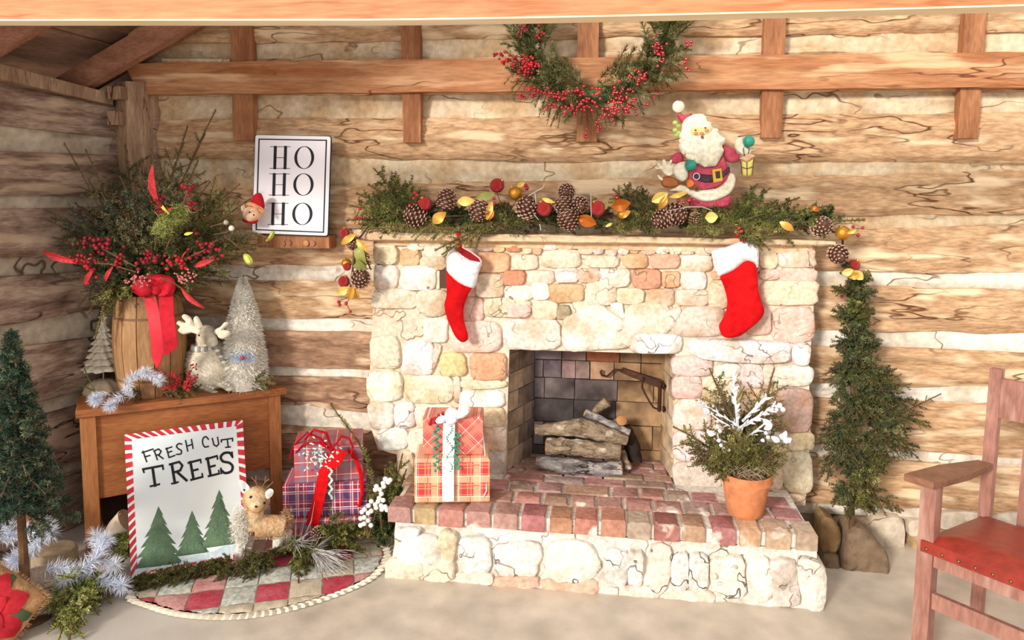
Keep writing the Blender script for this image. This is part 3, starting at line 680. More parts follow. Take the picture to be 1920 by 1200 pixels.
for r in range(1, 3):
    x = xL+(.03 if r == 1 else .0); 
    while x < xR-.05:
        wd_ = random.uniform(.086, .1)*(1 if not (r == 2 and random.random() < .3) else 1.9)
        if y+rowd[r] > YF and (x < fx0-.02 or x > fx1-.05): pass
        x1 = min(x+wd_, xR)
        brick(x, x1, y, y+rowd[r]-.009, random.choice(reds)); x = x1+random.uniform(.01, .02)
    y += rowd[r]
r = 0
while y < YBK-.01:
    y1 = min(y+.066, YBK+.01); f = (y-YF)/(YBK-YF); x0_ = fx0+(bx0-fx0)*max(0, f)-.0; x1_ = fx1+(bx1-fx1)*max(0, f)
    x = x0_-(.09 if r % 2 else 0)
    while x < x1_:
        a, b = max(x, x0_), min(x+.165, x1_)
        if b-a > .02: brick(a, b-.004, y, y1-.004, random.choice(['ab8674', 'a07a6a', 'b08c78', '9c7c70']), bev=.003, jit=.001)
        x += .169
    y = y1; r += 1
# crane
M_iron = mat('rusty_iron', '5c3a28', '38241b', scale=8, rough=.65, metal=.5, bump=.3, bscale=40)
ya = YF+.13; cr = thing('fireplace_crane', 'rusty iron pot crane with a curled hook on the right wall of the firebox', 'crane', P(1237, 745, ya))
mb = MB(); mb.tube([P(1238, 716, ya), P(1237, 745, ya), P(1236, 771, ya)], .0085, 8); obj('upright', mb, M_iron, cr)
mb = MB(); tipY = ya+.06
q = [P(1168, 690, tipY), P(1163, 698, tipY), P(1180, 706, tipY-.01), P(1236, 728, ya), P(1240, 713, ya), P(1195, 699, tipY-.02)]
mb.prism([q[0], q[1], q[2], q[3], q[4], q[5]], (0, .012, 0), .002); obj('arm', mb, M_iron, cr)
mb = MB(); mb.tube([P(1168, 694, tipY), P(1152, 693, tipY), P(1145, 700, tipY), P(1138, 706, tipY), P(1129, 704, tipY), P(1126, 698, tipY), P(1129, 694, tipY)], .005, 6); obj('hook', mb, M_iron, cr)
mb = MB(); mb.tube([P(1206, 708, ya+.02), P(1204, 727, ya+.02), P(1213, 745, ya+.01), P(1225, 764, ya), P(1236, 768, ya)], .0042, 6); obj('brace', mb, M_iron, cr)
for yy in (724, 767):
    mb = MB(); c = P(1244, yy, ya); mb.lathe([(.012, -.004), (.014, 0), (.012, .004)], c, 12, Matrix.Rotation(pi/2, 3, 'Y')); mb.tube([c, c+Vector((.03, 0, 0))], .005, 6); obj('bracket', mb, M_iron, cr)
# firewood
M_bark = mat('grey_bark', 'a48f76', '77634e', scale=14, stretch=(1.5, 3, 3), rough=.95, bump=1.0, bscale=30, c3='c9bca8', s3=9, lo3=.55, hi3=.66, crack='3a2a20', cs=7, cst=(1, 3, 3), cw=.02)
M_ash = mat('ashy_bark', '8b8480', '5f5753', scale=14, stretch=(1.5, 3, 3), rough=.95, bump=1.0, bscale=30, c3='b5aca4', s3=8, lo3=.5, hi3=.66, crack='332a26', cs=7, cst=(1, 3, 3), cw=.02)
M_cut = mat('cut_wood_end', 'cf9f6c', 'b07a4a', scale=9, rough=.8)
def firelog(label, pts, rad, m=M_bark, n=14):
    c = [Vector(p) for p in pts]; k = 14; ps = []; rs = []
    for i in range(k+1):
        t = i/k*(len(c)-1); j = min(int(t), len(c)-2); ps.append(c[j].lerp(c[j+1], t-j)); rs.append(rad[j]+(rad[j+1]-rad[j])*(t-j))
    mb = MB(); mb.tube(ps, rs, n, cap=False); s = random.uniform(0, 50)
    ctr = [(ps[i//n]) for i in range(len(mb.v))]
    mb.v = [tuple(ctr[i]+(Vector(v)-ctr[i])*(1+.3*nzv(v[0]*28+s, v[1]*28, v[2]*28)+.12*nzv(v[0]*80, v[1]*80, v[2]*80))) for i, v in enumerate(mb.v)]
    root = thing('firewood_log', label, 'firewood', (c[0]+c[-1])/2, 'logs stacked in the firebox'); obj('bark', mb, m, root)
    for e, idx in ((0, 0), (1, k)):
        rim = [Vector(mb.v[idx*n+j]) for j in range(n)]; ctr_ = sum(rim, Vector())/n; m2 = MB(); d = (ps[1]-ps[0]).normalized()*(-.002 if e == 0 else .002)
        m2.add(rim+[ctr_+d*2]+[ctr_.lerp(p, .6)+d*1.6 for p in rim], [(j, (j+1) % n, n+1+(j+1) % n, n+1+j) for j in range(n)]+[(n+1+j, n+1+(j+1) % n, n) for j in range(n)])
        if e == 0: m2.f = [f[::-1] for f in m2.f]
        obj('cut_end', m2, M_cut, root)
    return root
yl = PZ(1090, 893, HT).y+.03
R_ = lambda px: px*MPP(1090, 870, yl)
def LZ(px, py, Y): return P(px, py, Y)
firelog('grey ash-dusted log lying lowest on the firebox bricks', [LZ(1006, 864, yl), LZ(1060, 874, yl), LZ(1120, 882, yl), LZ(1166, 878, yl)], [R_(9), R_(17), R_(14), R_(13)], M_ash)
firelog('straight round log with a pale sawn end, middle of the pile', [LZ(1024, 836, yl+.025), LZ(1090, 840, yl+.025), LZ(1163, 849, yl+.02)], [R_(16), R_(17), R_(14)])
firelog('knotty crooked log lying on top at the front of the pile', [LZ(1004, 806, yl+.05), LZ(1040, 804, yl+.05), LZ(1090, 802, yl+.045), LZ(1130, 812, yl+.04), LZ(1176, 826, yl+.035)], [R_(10), R_(13), R_(18), R_(15), R_(9)])
firelog('thin smooth grey log lying slanted behind the top log', [LZ(1097, 774, yl+.09), LZ(1130, 790, yl+.09), LZ(1180, 812, yl+.08)], [R_(8), R_(8), R_(8)], M_ash)
firelog('short split stick propped upward at the back of the pile', [LZ(1108, 776, yl+.12), LZ(1139, 753, yl+.12)], [R_(7), R_(10)])
firelog('log with its round orange sawn end facing the room', [LZ(1150, 800, yl+.16), LZ(1165, 788, yl+.07)], [R_(9), R_(9.5)])
firelog('charred dark log leaning at the right side of the pile', [LZ(1172, 796, yl+.12), LZ(1184, 830, yl+.1), LZ(1192, 862, yl+.1)], [R_(10), R_(13), R_(14)], M_dark)
firelog('narrow brown stick standing between pile and right jamb', [LZ(1167, 846, yl+.06), LZ(1178, 880, yl+.04)], [R_(6), R_(7)])
# ---- stockings
M_red = mat('red_felt', 'e0161a', 'c80f14', scale=5, rough=.85, bump=.25, bscale=120, spec=.1)
M_cuff = mat('white_plush', 'f4eeee', 'e6dfe2', scale=7, rough=.95, bump=.5, bscale=90)
M_redd = mat('dark_red_lining', '8a1016', rough=.9)
def stocking(label, cuff, sock, opening, loop, Y, rim=None):
    st = thing('christmas_stocking', label, 'stocking', P(cuff[0][0], cuff[0][1], Y), 'stockings hung from the mantel')
    m_ = MB(); inflate(m_, smooth_poly(cuff, 3), pmap(Y), .022, 16, 4.2, 'mirror', hb=.015, nz_=.004); obj('cuff', m_, M_cuff, st)
    m_ = MB(); inflate(m_, smooth_poly(sock, 3), pmap(Y), .019, 18, 4.2, 'mirror', hb=.014, nz_=.005, seed=4); obj('foot_and_leg', m_, M_red, st)
    if opening: m_ = MB(); inflate(m_, opening, pmap(Y-.004), .001, 5, 6, 'flat', hb=.01); obj('lining', m_, M_redd, st)
    if rim: m_ = MB(); m_.tube([P(x, y, Y-.004) for x, y in rim], .0035, 6); obj('back_rim', m_, mat('pink_plush', 'e8b4b0', rough=.9), st)
    m_ = MB(); m_.tube([P(x, y, Y) for x, y in loop], .0035, 6); 
    for (x, y) in loop: m_.ball(P(x, y, Y), (.011, .006, .009), 8, 5)
    obj('hanging_loop', m_, M_red, st); return st
YS = YM-.022
stocking('narrow red stocking with a wide white cuff seen edge-on, left on the mantel',
 [(847,463),(852,466),(867,478),(882,487),(903,492),(898,510),(892,533),(887,540),(872,537),(855,527),(840,512),(837,497),(839,477)],
 [(838,508),(855,524),(872,534),(885,538),(878,552),(870,575),(869,590),(871,605),(876,622),(878,630),(876,638),(868,642),(860,638),(853,630),(847,618),(837,593),(833,572),(837,555),(837,530)],
 [(851,465),(867,479),(882,488),(901,492),(899,486),(883,473),(868,465),(860,461)], [(860, 440), (859, 450), (862, 460), (858, 466)], YS, [(866, 463), (883, 472), (899, 484), (903, 492)])
stocking('broad red stocking with a bent foot and white cuff, right on the mantel',
 [(1335,468),(1357,464),(1382,455),(1395,450),(1407,453),(1422,465),(1423,485),(1421,505),(1413,493),(1398,490),(1385,500),(1370,510),(1350,518),(1343,508),(1338,493)],
 [(1350,516),(1370,508),(1385,498),(1398,488),(1413,491),(1420,505),(1422,540),(1427,562),(1433,580),(1430,593),(1418,607),(1400,621),(1387,630),(1367,634),(1355,630),(1350,621),(1348,610),(1355,597),(1362,580),(1363,560),(1357,537)],
 None, [(1386, 430), (1384, 441), (1396, 446), (1392, 452)], YS)
# ================================================================ LEFT SIDE: cabinet and signs
M_cab = mat('stained_wood', 'b06e3e', '96562c', scale=2.5, stretch=(1.5, 1.5, 9), rough=.5, bump=.15, bscale=30, lo=.3, hi=.7, crack='8a4c26', cs=2.5, cst=(1, 1, 9), cw=.02)
M_cabv = mat('stained_wood_upright', 'bc7c4a', 'a2653a', scale=2.5, stretch=(9, 9, 1), rough=.5, bump=.15, bscale=30, lo=.3, hi=.7)
M_cabd = mat('dark_wood_interior', '4a2f22', '38241b', scale=5, rough=.8)
ZC = .6
FLp, FRp = PZ(141, 771, ZC), PZ(537, 727, ZC)
cex = (FRp-FLp).normalized(); cey = Vector((-cex.y, cex.x, 0)); CWd = (FRp-FLp).length
def CL(a, b, z): return Vector((FLp.x, FLp.y, 0))+cex*a+cey*b+Vector((0, 0, z))     # cabinet local
cab = thing('corner_cabinet', 'low reddish wooden cabinet with square legs and an open base standing in the log corner', 'cabinet', CL(CWd/2, .1, 0))
top = MB(); pts = [CL(0, 0, ZC), CL(CWd, 0, ZC), Vector((FRp.x-.03, -.075, ZC)), Vector((-2.13, -.075, ZC)), Vector((-2.2, -.36, ZC))]
top.prism([p for p in pts], (0, 0, -.03), .004); obj('top', top, M_cab, cab, False)
def cbox(mb, a0, a1, b0, b1, z0, z1): mb.hexa([CL(a0, b0, z0), CL(a1, b0, z0), CL(a1, b1, z0), CL(a0, b1, z0), CL(a0, b0, z1), CL(a1, b0, z1), CL(a1, b1, z1), CL(a0, b1, z1)])
for (a0, a1, b0, b1) in [(.012, .068, .012, .06), (CWd-.075, CWd-.025, .012, .05), (.012, .062, .2, .25), (.45, .5, .16, .2)]:
    m_ = MB(); cbox(m_, a0, a1, b0, b1, 0, ZC-.03); obj('leg', m_, M_cabv, cab, False)
m_ = MB(); A0, A1 = .068, CWd-.075; m_.hexa([CL(A0, .022, .215), CL(A1, .022, .235), CL(A1, .04, .235), CL(A0, .04, .215), CL(A0, .022, ZC-.03), CL(A1, .022, ZC-.03), CL(A1, .04, ZC-.03), CL(A0, .04, ZC-.03)]); obj('front_panel', m_, M_cab, cab, False)
m_ = MB(); cbox(m_, .016, .03, .06, .2, .1, ZC-.03); obj('side_panel', m_, M_cabd, cab, False)
m_ = MB(); cbox(m_, .05, CWd*.6, .2, .21, .04, ZC-.03); obj('added_back_panel', m_, M_cabd, cab, False)  # dark panel added behind the open base to keep the interior dark
# ---- barrel
M_stave = mat('barrel_oak', 'b58a5e', '9c7048', scale=3, stretch=(6, 6, 1), rough=.6, bump=.2, bscale=30)
M_hoop = mat('dark_hoop', '7a5a40', rough=.6)
bc = P(281, 620, -.235); bx, by_ = bc.x, bc.y; zb0 = ZC+.001; r0 = 59*MPP(281, 620, -.235); zt_b = P(281, 548, by_).z
H_ = zt_b-zb0
barrel = thing('wooden_keg', 'small oak keg of curved staves holding the big evergreen bouquet', 'keg', (bx, by_, zb0))
def brad(t): return r0*(.86+.14*math.sin(pi*min(1, max(0, t*1.02))))
NS = 14
for k in range(NS):
    a0, a1 = 2*pi*k/NS+.012, 2*pi*(k+1)/NS-.012; m_ = MB(); V = []; n = 8
    for i in range(n+1):
        t = i/n; r = brad(t); z = zb0+H_*t
        for a, rr in ((a0, r), ((a0+a1)/2, r*1.003), (a1, r), (a1, r-.012), (a0, r-.012)): V.append(Vector((bx+rr*cos(a), by_+rr*sin(a), z)))
    Fc = [(i*5+q, i*5+(q+1) % 5, (i+1)*5+(q+1) % 5, (i+1)*5+q) for i in range(n) for q in range(5)]+[(4, 3, 2, 1, 0), tuple(n*5+q for q in range(5))]
    m_.add(V, Fc); obj('stave', m_, M_stave, barrel)
for t in (.17, .78):
    m_ = MB(); rr = brad(t)+.002; z = zb0+H_*t; V = []
    m_.lathe([(rr-.006, z-.006), (rr, z-.004), (rr, z+.004), (rr-.006, z+.006)], (bx, by_, 0), 32); obj('hoop', m_, M_hoop, barrel)
m_ = MB(); m_.lathe([(brad(0)-.013, zb0+.01), (brad(0)-.013, zb0+.02)], (bx, by_, 0), 24); m_.lathe([(brad(1)-.013, zt_b-.03), (brad(1)-.013, zt_b-.02)], (bx, by_, 0), 24); obj('head', m_, M_cabd, barrel, False)
# ---- red bow on the keg
M_ribbon = mat('red_ribbon', 'd3122a', 'b80c20', scale=6, rough=.75, bump=.2, bscale=60)
M_ribbon2 = mat('sheer_red_ribbon', 'd8404a', 'cc2836', scale=6, rough=.75)
YR = by_-r0-.02
bow = thing('ribbon_bow', 'large red velvet bow with two long tails on the front of the keg', 'bow', P(300, 560, YR))
def ribbon(mb, pts, wds, th=.0015, wave=0):
    """flat strip through px points (x, y, Y), widths px; built with thickness"""
    c = [Vector(p) for p in pts]; n = len(c)
    L_, R2 = [], []
    for i in range(n):
        t = (c[min(i+1, n-1)]-c[max(i-1, 0)]); nrm = Vector((-t.y, t.x)).to_2d() if False else None
        L_.append(c[i]); 
    return None
def strip(mb, edgeA, edgeB, Y, th=.003, wv=0.0, sub=6):
    """ribbon between two px polylines; Y plane or list; slight waves in depth"""
    n = len(edgeA); V = []
    YY = Y if hasattr(Y, '__len__') else [Y]*n
    pa, pb = [], []
    for i in range((n-1)*sub+1):
        t = i/sub; j = min(int(t), n-2); f = t-j; g = lambda E: (E[j][0]+(E[j+1][0]-E[j][0])*f, E[j][1]+(E[j+1][1]-E[j][1])*f)
        y = YY[j]+(YY[j+1]-YY[j])*f+wv*math.sin(t*2.3)
        a, b = g(edgeA), g(edgeB); pa.append(P(a[0], a[1], y)); pb.append(P(b[0], b[1], y))
    for a, b in zip(pa, pb):
        m = (a+b)/2-Vector((0, .004, 0)); V += [a, m, b, b+Vector((0, th, 0)), m+Vector((0, th, 0)), a+Vector((0, th, 0))]
    k = len(pa)
    Fc = [(i*6+q, i*6+(q+1) % 6, (i+1)*6+(q+1) % 6, (i+1)*6+q) for i in range(k-1) for q in range(6)]+[tuple(range(6)), tuple((k-1)*6+q for q in range(5, -1, -1))]
    mb.add(V, Fc); return mb
m_ = MB(); strip(m_, [(268,555),(276,590),(283,640),(284,670),(292,688)], [(290,550),(300,590),(304,630),(307,660),(296,690)], YR, wv=.006); obj('tail', m_, M_ribbon2, bow, label='sheer lighter red tail')
m_ = MB(); strip(m_, [(297,548),(299,590),(304,630),(308,667)], [(324,545),(326,590),(331,628),(333,650)], YR-.008, wv=.004); m_.add([P(308,667,YR-.008), P(333,650,YR-.008), P(318,662,YR-.008)], [(0, 1, 2)]); obj('tail', m_, M_ribbon, bow)
for poly in ([(246,541),(258,522),(275,518),(290,528),(293,545),(280,556),(262,556)], [(290,528),(302,518),(318,518),(328,528),(327,548),(312,556),(294,552)], [(276,518),(300,514),(318,520),(308,532),(285,534)]):
    m_ = MB(); inflate(m_, smooth_poly(poly, 3), pmap(YR-.01), .022, 12, 4, 'mirror', hb=.01, nz_=.01, seed=poly[0][0]); obj('loop', m_, M_ribbon, bow)
m_ = MB(); m_.ball(P(293, 543, YR-.03), (.02, .014, .022), 10, 8); obj('knot', m_, M_ribbon, bow)
# ---- planes given in px
def plane_map(o, n):
    o = Vector(o); n = Vector(n).normalized()
    def f(x, y, h=0.0):
        d = ray(x, y); t = (o-CAM).dot(n)/d.dot(n); return CAM+d*t+n*h
    return f
M_ink = mat('black_print', '1c1c22', rough=.7)
def flat(mb, fm, poly, h, th=.0012):
    q = [fm(x, y, h) for x, y in poly]; b = [fm(x, y, h-th) for x, y in poly]; n = len(q)
    mb.add(q+b, [tuple(range(n)), tuple(range(n, 2*n))[::-1]]+[(i+n, (i+1) % n+n, (i+1) % n, i) for i in range(n)])
def stroke(mb, fm, pts, wd, h, th=.001):
    if len(pts) > 5:
        q_ = [Vector(p) for p in pts]; q_ = [q_[0]*2-q_[1]]+q_+[q_[-1]*2-q_[-2]]; out_ = []
        for i_ in range(1, len(q_)-2):
            for s_ in range(4):
                t_ = s_/4; p0, p1, p2, p3 = q_[i_-1:i_+3]; out_.append(tuple(.5*((2*p1)+(-p0+p2)*t_+(2*p0-5*p1+4*p2-p3)*t_*t_+(-p0+3*p1-3*p2+p3)*t_**3)))
        pts = out_+[tuple(q_[-2])]
    for (a, b) in zip(pts, pts[1:]):
        dx, dy = b[0]-a[0], b[1]-a[1]; L_ = math.hypot(dx, dy) or 1; nx, ny = -dy/L_*wd/2, dx/L_*wd/2; ex, ey = dx/L_*wd*.35, dy/L_*wd*.35
        flat(mb, fm, [(a[0]+nx-ex, a[1]+ny-ey), (a[0]-nx-ex, a[1]-ny-ey), (b[0]-nx+ex, b[1]-ny+ey), (b[0]+nx+ex, b[1]+ny+ey)][::-1], h+random.uniform(0, .0002), th)
# ---- HO HO HO sign
YSG = -.085
fm = plane_map((0, YSG, 1.3), (0.02, -1, .06))
ho = thing('wall_sign', 'white rectangular sign reading HO HO HO with a thin black border on the log wall', 'sign', fm(545, 440))
M_enam = mat('white_enamel', 'efe9ec', 'e6dfe4', scale=2, rough=.35)
def rrect(c, r, k=4):
    out = []; n = 4
    for i in range(4):
        a, p, b = Vector(c[i-1]), Vector(c[i]), Vector(c[(i+1) % 4]); u = (a-p).normalized(); v = (b-p).normalized()
        for j in range(k+1):
            t = j/k; out.append(tuple(p+u*r*(1-t)**2+v*r*t**2))
    return out
m_ = MB(); oc = [(479,253),(473,437),(614,442),(620,256)]; flat(m_, fm, rrect(oc, 5), 0, .006); obj('board', m_, M_enam, ho, False)
m_ = MB(); oc2 = [(478,252),(472,438.5),(614.5,443.5),(621.5,255)]; flat(m_, fm, rrect(oc2, 6), -.002, .006); obj('edge', m_, M_ink, ho, False)
m_ = MB(); ic = [(486,261),(480.5,430.5),(606.5,435.5),(612,263)]
for i in range(4): stroke(m_, fm, [ic[i], ic[(i+1) % 4]], 2.2, .0012)
obj('border_line', m_, M_ink, ho, False)
m_ = MB()
for (hx0, hx1, ox0, ox1, y0, y1) in [(506,546,552,589,275,316), (504,544,550,588,326,366), (502,542,548,586,381,421)]:
    wH = hx1-hx0
    for fx in (.26, .74):
        x = hx0+wH*fx; stroke(m_, fm, [(x, y0+.5), (x-1.2, y1-.5)], 5.4, .0012); stroke(m_, fm, [(x-9, y0), (x+9, y0+.3)], 1.0, .0012); stroke(m_, fm, [(x-10, y1-.3), (x+8, y1)], 1.0, .0012)
    stroke(m_, fm, [(hx0+wH*.3, (y0+y1)/2), (hx0+wH*.7, (y0+y1)/2+.3)], 1.0, .0012)
    cx, cy, a, b = (ox0+ox1)/2, (y0+y1)/2, (ox1-ox0)/2, (y1-y0)/2+.8; n = 36
    O = [(cx+a*cos(2*pi*i/n)-.03*b*sin(2*pi*i/n), cy+b*sin(2*pi*i/n)) for i in range(n)]; I = [(cx+(a-5.2)*cos(2*pi*i/n), cy+(b-1.0)*sin(2*pi*i/n)) for i in range(n)]
    for i in range(n): j = (i+1) % n; flat(m_, fm, [O[i], O[j], I[j], I[i]][::-1], .0012, .001)
obj('lettering', m_, M_ink, ho, False)
m_ = MB()
prismpx(m_, [(482, 440), (483, 464), (618, 466), (617, 442)], -.095, .09, .002); led = obj('peg_rail', m_, M_board, None, False); tag(led, 'short brown wooden peg rail under the HO HO HO sign', 'rail')
for (x, y) in [(530, 456), (541, 455), (574, 456), (586, 456)]:
    m_ = MB(); c = P(x, y, -.0985); m_.lathe([(.009, -.006), (.012, -.001), (.012, .003)], c, 14, Matrix.Rotation(pi/2, 3, 'X')); m_.lathe([(.006, -.001), (.006, .004)], c, 10, Matrix.Rotation(pi/2, 3, 'X'))
    obj('peg_hole_ring', m_, M_ledger if x in (530, 574) else M_raft, led)
# ---- Fresh cut trees sign, leaning on the cabinet
B0, B1_ = PZ(246, 1087, 0), PZ(470, 1046, 0); sx = (B1_-B0).normalized()
cf_ = plane_map(CL(0, -.012, 0), -cey); T0 = cf_(233, 815)
sn = sx.cross((T0-B0).normalized()); sn = sn if sn.y < 0 else -sn
fs = plane_map(B0, sn)
sg = thing('trees_sign', 'rectangular painted sign with candy-striped border reading FRESH CUT TREES leaning on the cabinet', 'sign', fs(350, 1060))
M_sgw = mat('sign_white', 'eef0ea', 'dfe9ee', scale=3, rough=.5); M_str = mat('sign_red', 'd2333c', 'b9232c', scale=20, rough=.5); M_tree = mat('painted_tree_green', '6f8a68', '5a765c', scale=14, stretch=(2, 2, 1), rough=.7, bump=.5, bscale=60)
M_snow = mat('painted_snow_blue', 'c6e0ec', 'e2eef2', scale=9, rough=.6, bump=.2)
SC4 = [(233,815),(246,1087),(470,1046),(455,787)]
m_ = MB(); flat(m_, fs, rrect(SC4, 3), 0, .012); obj('board', m_, M_sgw, sg, False)
def lerp2(a, b, t): return (a[0]+(b[0]-a[0])*t, a[1]+(b[1]-a[1])*t)
SI = [(246.5,824),(258,1074),(458,1036),(443,799)]
m_ = MB()
for e in range(4):
    a, b = SC4[e], SC4[(e+1) % 4]; ia, ib = SI[e], SI[(e+1) % 4]; L_ = math.hypot(b[0]-a[0], b[1]-a[1]); n = int(L_/16.5)
    for i in range(n):
        t0, t1 = (i+.12)/n, (i+.74)/n; sk = .55/n*(1 if e in (0, 2) else -1)*(1 if e in (0, 3) else -1)
        if e == 0: sk = -.5/n
        if e == 3: sk = -.5/n
        if e == 2: sk = .5/n
        if e == 1: sk = .5/n
        flat(m_, fs, [lerp2(a, b, max(0, min(1, t0+sk*0))), lerp2(a, b, t1), lerp2(ia, ib, min(1, max(0, t1+sk))), lerp2(ia, ib, min(1, max(0, t0+sk)))], .0012, .001)
obj('striped_border', m_, M_str, sg, False)
m_ = MB(); flat(m_, fs, [(256,1048),(258,1074),(458,1036),(455,1014),(440,1022),(420,1024),(400,1034),(370,1040),(340,1052),(315,1056),(290,1066),(272,1062)], .0010, .001); obj('snow', m_, M_snow, sg, False)
def treepoly(ax, ay, by0, hw, tiers, tilt=0):
    Lp, Rp = [], []
    for i in range(tiers):
        t0 = (i+.35)/tiers; t1 = (i+1)/tiers; y = ay+(by0-ay)*t1; w1 = hw*t1; w0 = hw*max(0, t1-.45/tiers-.1)*.86
        w1 *= 1.08; w0 = w1*.7; Lp += [(ax-w1+random.uniform(-2, 2), y+tilt*-w1), (ax-w0, y-3+tilt*-w0)]; Rp += [(ax+w1+random.uniform(-2, 2), y+tilt*w1), (ax+w0, y-3+tilt*w0)]
    return [(ax, ay)]+Lp[:-1]+Rp[:-1][::-1]
for args in [(297, 949, 1062, 46, 6, -.12), (360, 957, 1040, 31, 5, -.14), (411, 918, 1024, 36, 6, -.14)]:
    m_ = MB(); inflate(m_, treepoly(*args), fs, .006, 5, 6, 'flat', hb=-.0005, nz_=.002); obj('painted_tree', m_, M_tree, sg)
m_ = MB()
W_ = 2.6
S1 = [[(268,846),(275,866)], [(266,849),(287,842)], [(271,857),(281,854)], [(289,845),(295,862)], [(288,846),(297,842),(302,846),(299,852),(292,854)], [(296,853),(306,860)],
 [(312,840),(317,858)], [(311,842),(322,838)], [(314,849),(322,846)], [(317,858),(328,854)], [(341,833),(335,832),(331,837),(335,842),(340,845),(339,851),(331,852)],
 [(348,826),(352,846)], [(359,824),(362,841)], [(350,837),(361,833)],
 [(391,824),(386,819),(381,822),(380,831),(384,838),(391,837)], [(398,822),(401,834),(406,837),(410,833),(408,820)], [(415,825),(436,822)], [(426,823),(428,839)], [(423,839),(432,838)], [(415,825),(415,829)], [(436,822),(436,827)]]
for s in S1: stroke(m_, fs, s, W_, .0014)
S2 = [([(268,880),(305,873)],4.2),([(286,877),(291,911)],5.2),([(282,912),(299,908)],3.6),([(268,880),(270,886)],3.4),([(305,873),(306,880)],3.4),
 ([(322,870),(328,906)],5.2),([(318,871),(336,866),(342,873),(338,882),(326,886)],4.2),([(332,885),(350,901)],5),([(322,907),(334,904)],3.4),
 ([(357,866),(363,899)],5),([(353,868),(376,862)],4),([(360,883),(371,880)],4),([(358,900),(380,894)],4),([(376,862),(377,868)],3),([(380,894),(379,888)],3),
 ([(389,859),(395,892)],5),([(386,861),(407,855)],4),([(392,876),(403,873)],4),([(391,893),(411,888)],4),([(407,855),(408,861)],3),([(411,888),(410,882)],3),
 ([(435,855),(430,849),(420,850),(414,857),(418,865),(430,868),(436,875),(433,884),(422,887),(415,882)],4.6),([(435,848),(436,858)],3.2),([(414,878),(415,888)],3.2)]
for s, w2 in S2: stroke(m_, fs, s, w2, .0014)
obj('lettering', m_, M_ink, sg, False)
# ---- generic soft body by voxel remesh
def soft(name, mb, m, parent, vox=.004, sm=6):
    o = obj(name, mb, m, parent); r = o.modifiers.new('r', 'REMESH'); r.mode = 'VOXEL'; r.voxel_size = vox; r.use_smooth_shade = True
    s = o.modifiers.new('s', 'SMOOTH'); s.iterations = sm; s.factor = .5; return o
M_cream = mat('cream_felt', 'e9dfc8', 'ded0b4', scale=8, rough=.95, bump=.4, bscale=90)
M_fur = mat('white_fur', 'f0ece2', 'e4ddd0', scale=8, rough=.95); M_furc = mat('cream_fur', 'ebe4d2', 'd9cdb5', scale=8, rough=.95)
M_blk = mat('black_bead', '15130f', rough=.3); M_pom = mat('pompom_white', 'f4f2ee', 'e6e4e0', scale=20, rough=.95, bump=.3)
# reindeer plush
pf = PZ(395, 733, ZC); YP = pf.y+.05
q = lambda x, y, d=0.0: P(x, y, YP+d); mp = MPP(390, 680, YP)
rd = thing('plush_reindeer', 'sitting cream plush reindeer with round furry belly and striped scarf', 'plush toy', q(393, 725))
m_ = MB(); m_.ball(q(393, 683), (40*mp, 34*mp, 42*mp), 18, 12); m_.ball(q(388, 650), (22*mp, 20*mp, 20*mp)); m_.ball(q(393, 705), (36*mp, 32*mp, 26*mp)); soft('body', m_, M_furc, rd, .006)
nd = Needles(); n = 5200; a = rng.uniform(0, 2*pi, n); b = np.arccos(rng.uniform(-1, 1, n)); D = np.stack([np.sin(b)*np.cos(a), np.sin(b)*np.sin(a), np.cos(b)], 1)
nd.add(np.array(q(393, 685))+D*np.array([40, 34, 44])*mp*.97, D+np.array([0, 0, -.6])+rng.normal(size=(n, 3))*.3, .016, .0016); nd.obj('belly_fur', M_furc, rd)
m_ = MB(); m_.tube([q(386, 652), q(384, 636, -.01), q(388, 622, -.01)], [15*mp, 16*mp, 17*mp], 12); m_.ball(q(386, 622, -.01), (18*mp, 16*mp, 12*mp)); m_.tube([q(388, 626, -.02), q(398, 642, -.05)], [14*mp, 10*mp], 12); m_.ball(q(398, 643, -.05), (10*mp, 10*mp, 8*mp)); soft('head', m_, M_cream, rd)
for (x, y) in [(374, 628), (393, 640)]: m_ = MB(); m_.ball(q(x, y, -.062 if x > 380 else -.047), (2.6*mp,)*3, 8, 6); obj('eye' if x < 380 else 'nose', m_, M_blk, rd)
for sgn, pts in ((0, [(378,619),(366,610),(357,595),(347,589),(341,593),(349,605),(335,601),(329,607),(338,612),(333,619),(344,627),(360,624),(374,628)]), (0, [(372,618),(364,604),(364,595),(370,593),(376,602),(380,614)]),
                 (1, [(404,618),(414,612),(421,604),(428,605),(427,611),(419,618),(430,620),(432,628),(424,634),(416,636),(408,630)])):
    m_ = MB(); inflate(m_, smooth_poly(pts, 3), pmap(min(YP-.035, by_-r0-.012)), .012, 5, 2.0, 'mirror', hb=.01); obj('antler', m_, M_cream, rd)
for pts in ([(368, 620), (358, 617)], [(405, 622), (416, 624)]): m_ = MB(); m_.tube([q(*pts[0], -.03), q(*pts[1], -.04)], [5*mp, 3*mp], 8); obj('ear', m_, M_cream, rd)
for pts in ([(366, 655), (345, 675), (334, 697)], [(405, 655), (418, 675), (425, 692)]):
    m_ = MB(); m_.tube([q(x, y, -.01) for x, y in pts], [6*mp, 8*mp, 6*mp], 10); m_.ball(q(*pts[-1], -.01), (6*mp, 6*mp, 7*mp)); soft('arm', m_, M_cream, rd)
for k in range(12):
    an = pi*(.05+.9*k/12)+pi; m_ = MB(); c = q(388, 651)+Vector((cos(an)*24*mp, sin(an)*24*mp, -.004*math.sin(an))); m_.ball(c, (3.6*mp, 3.2*mp, 6*mp), 8, 6); obj('scarf_rib', m_, M_pom if k % 2 else mat('grey_knit', '9a988a', rough=.95), rd)
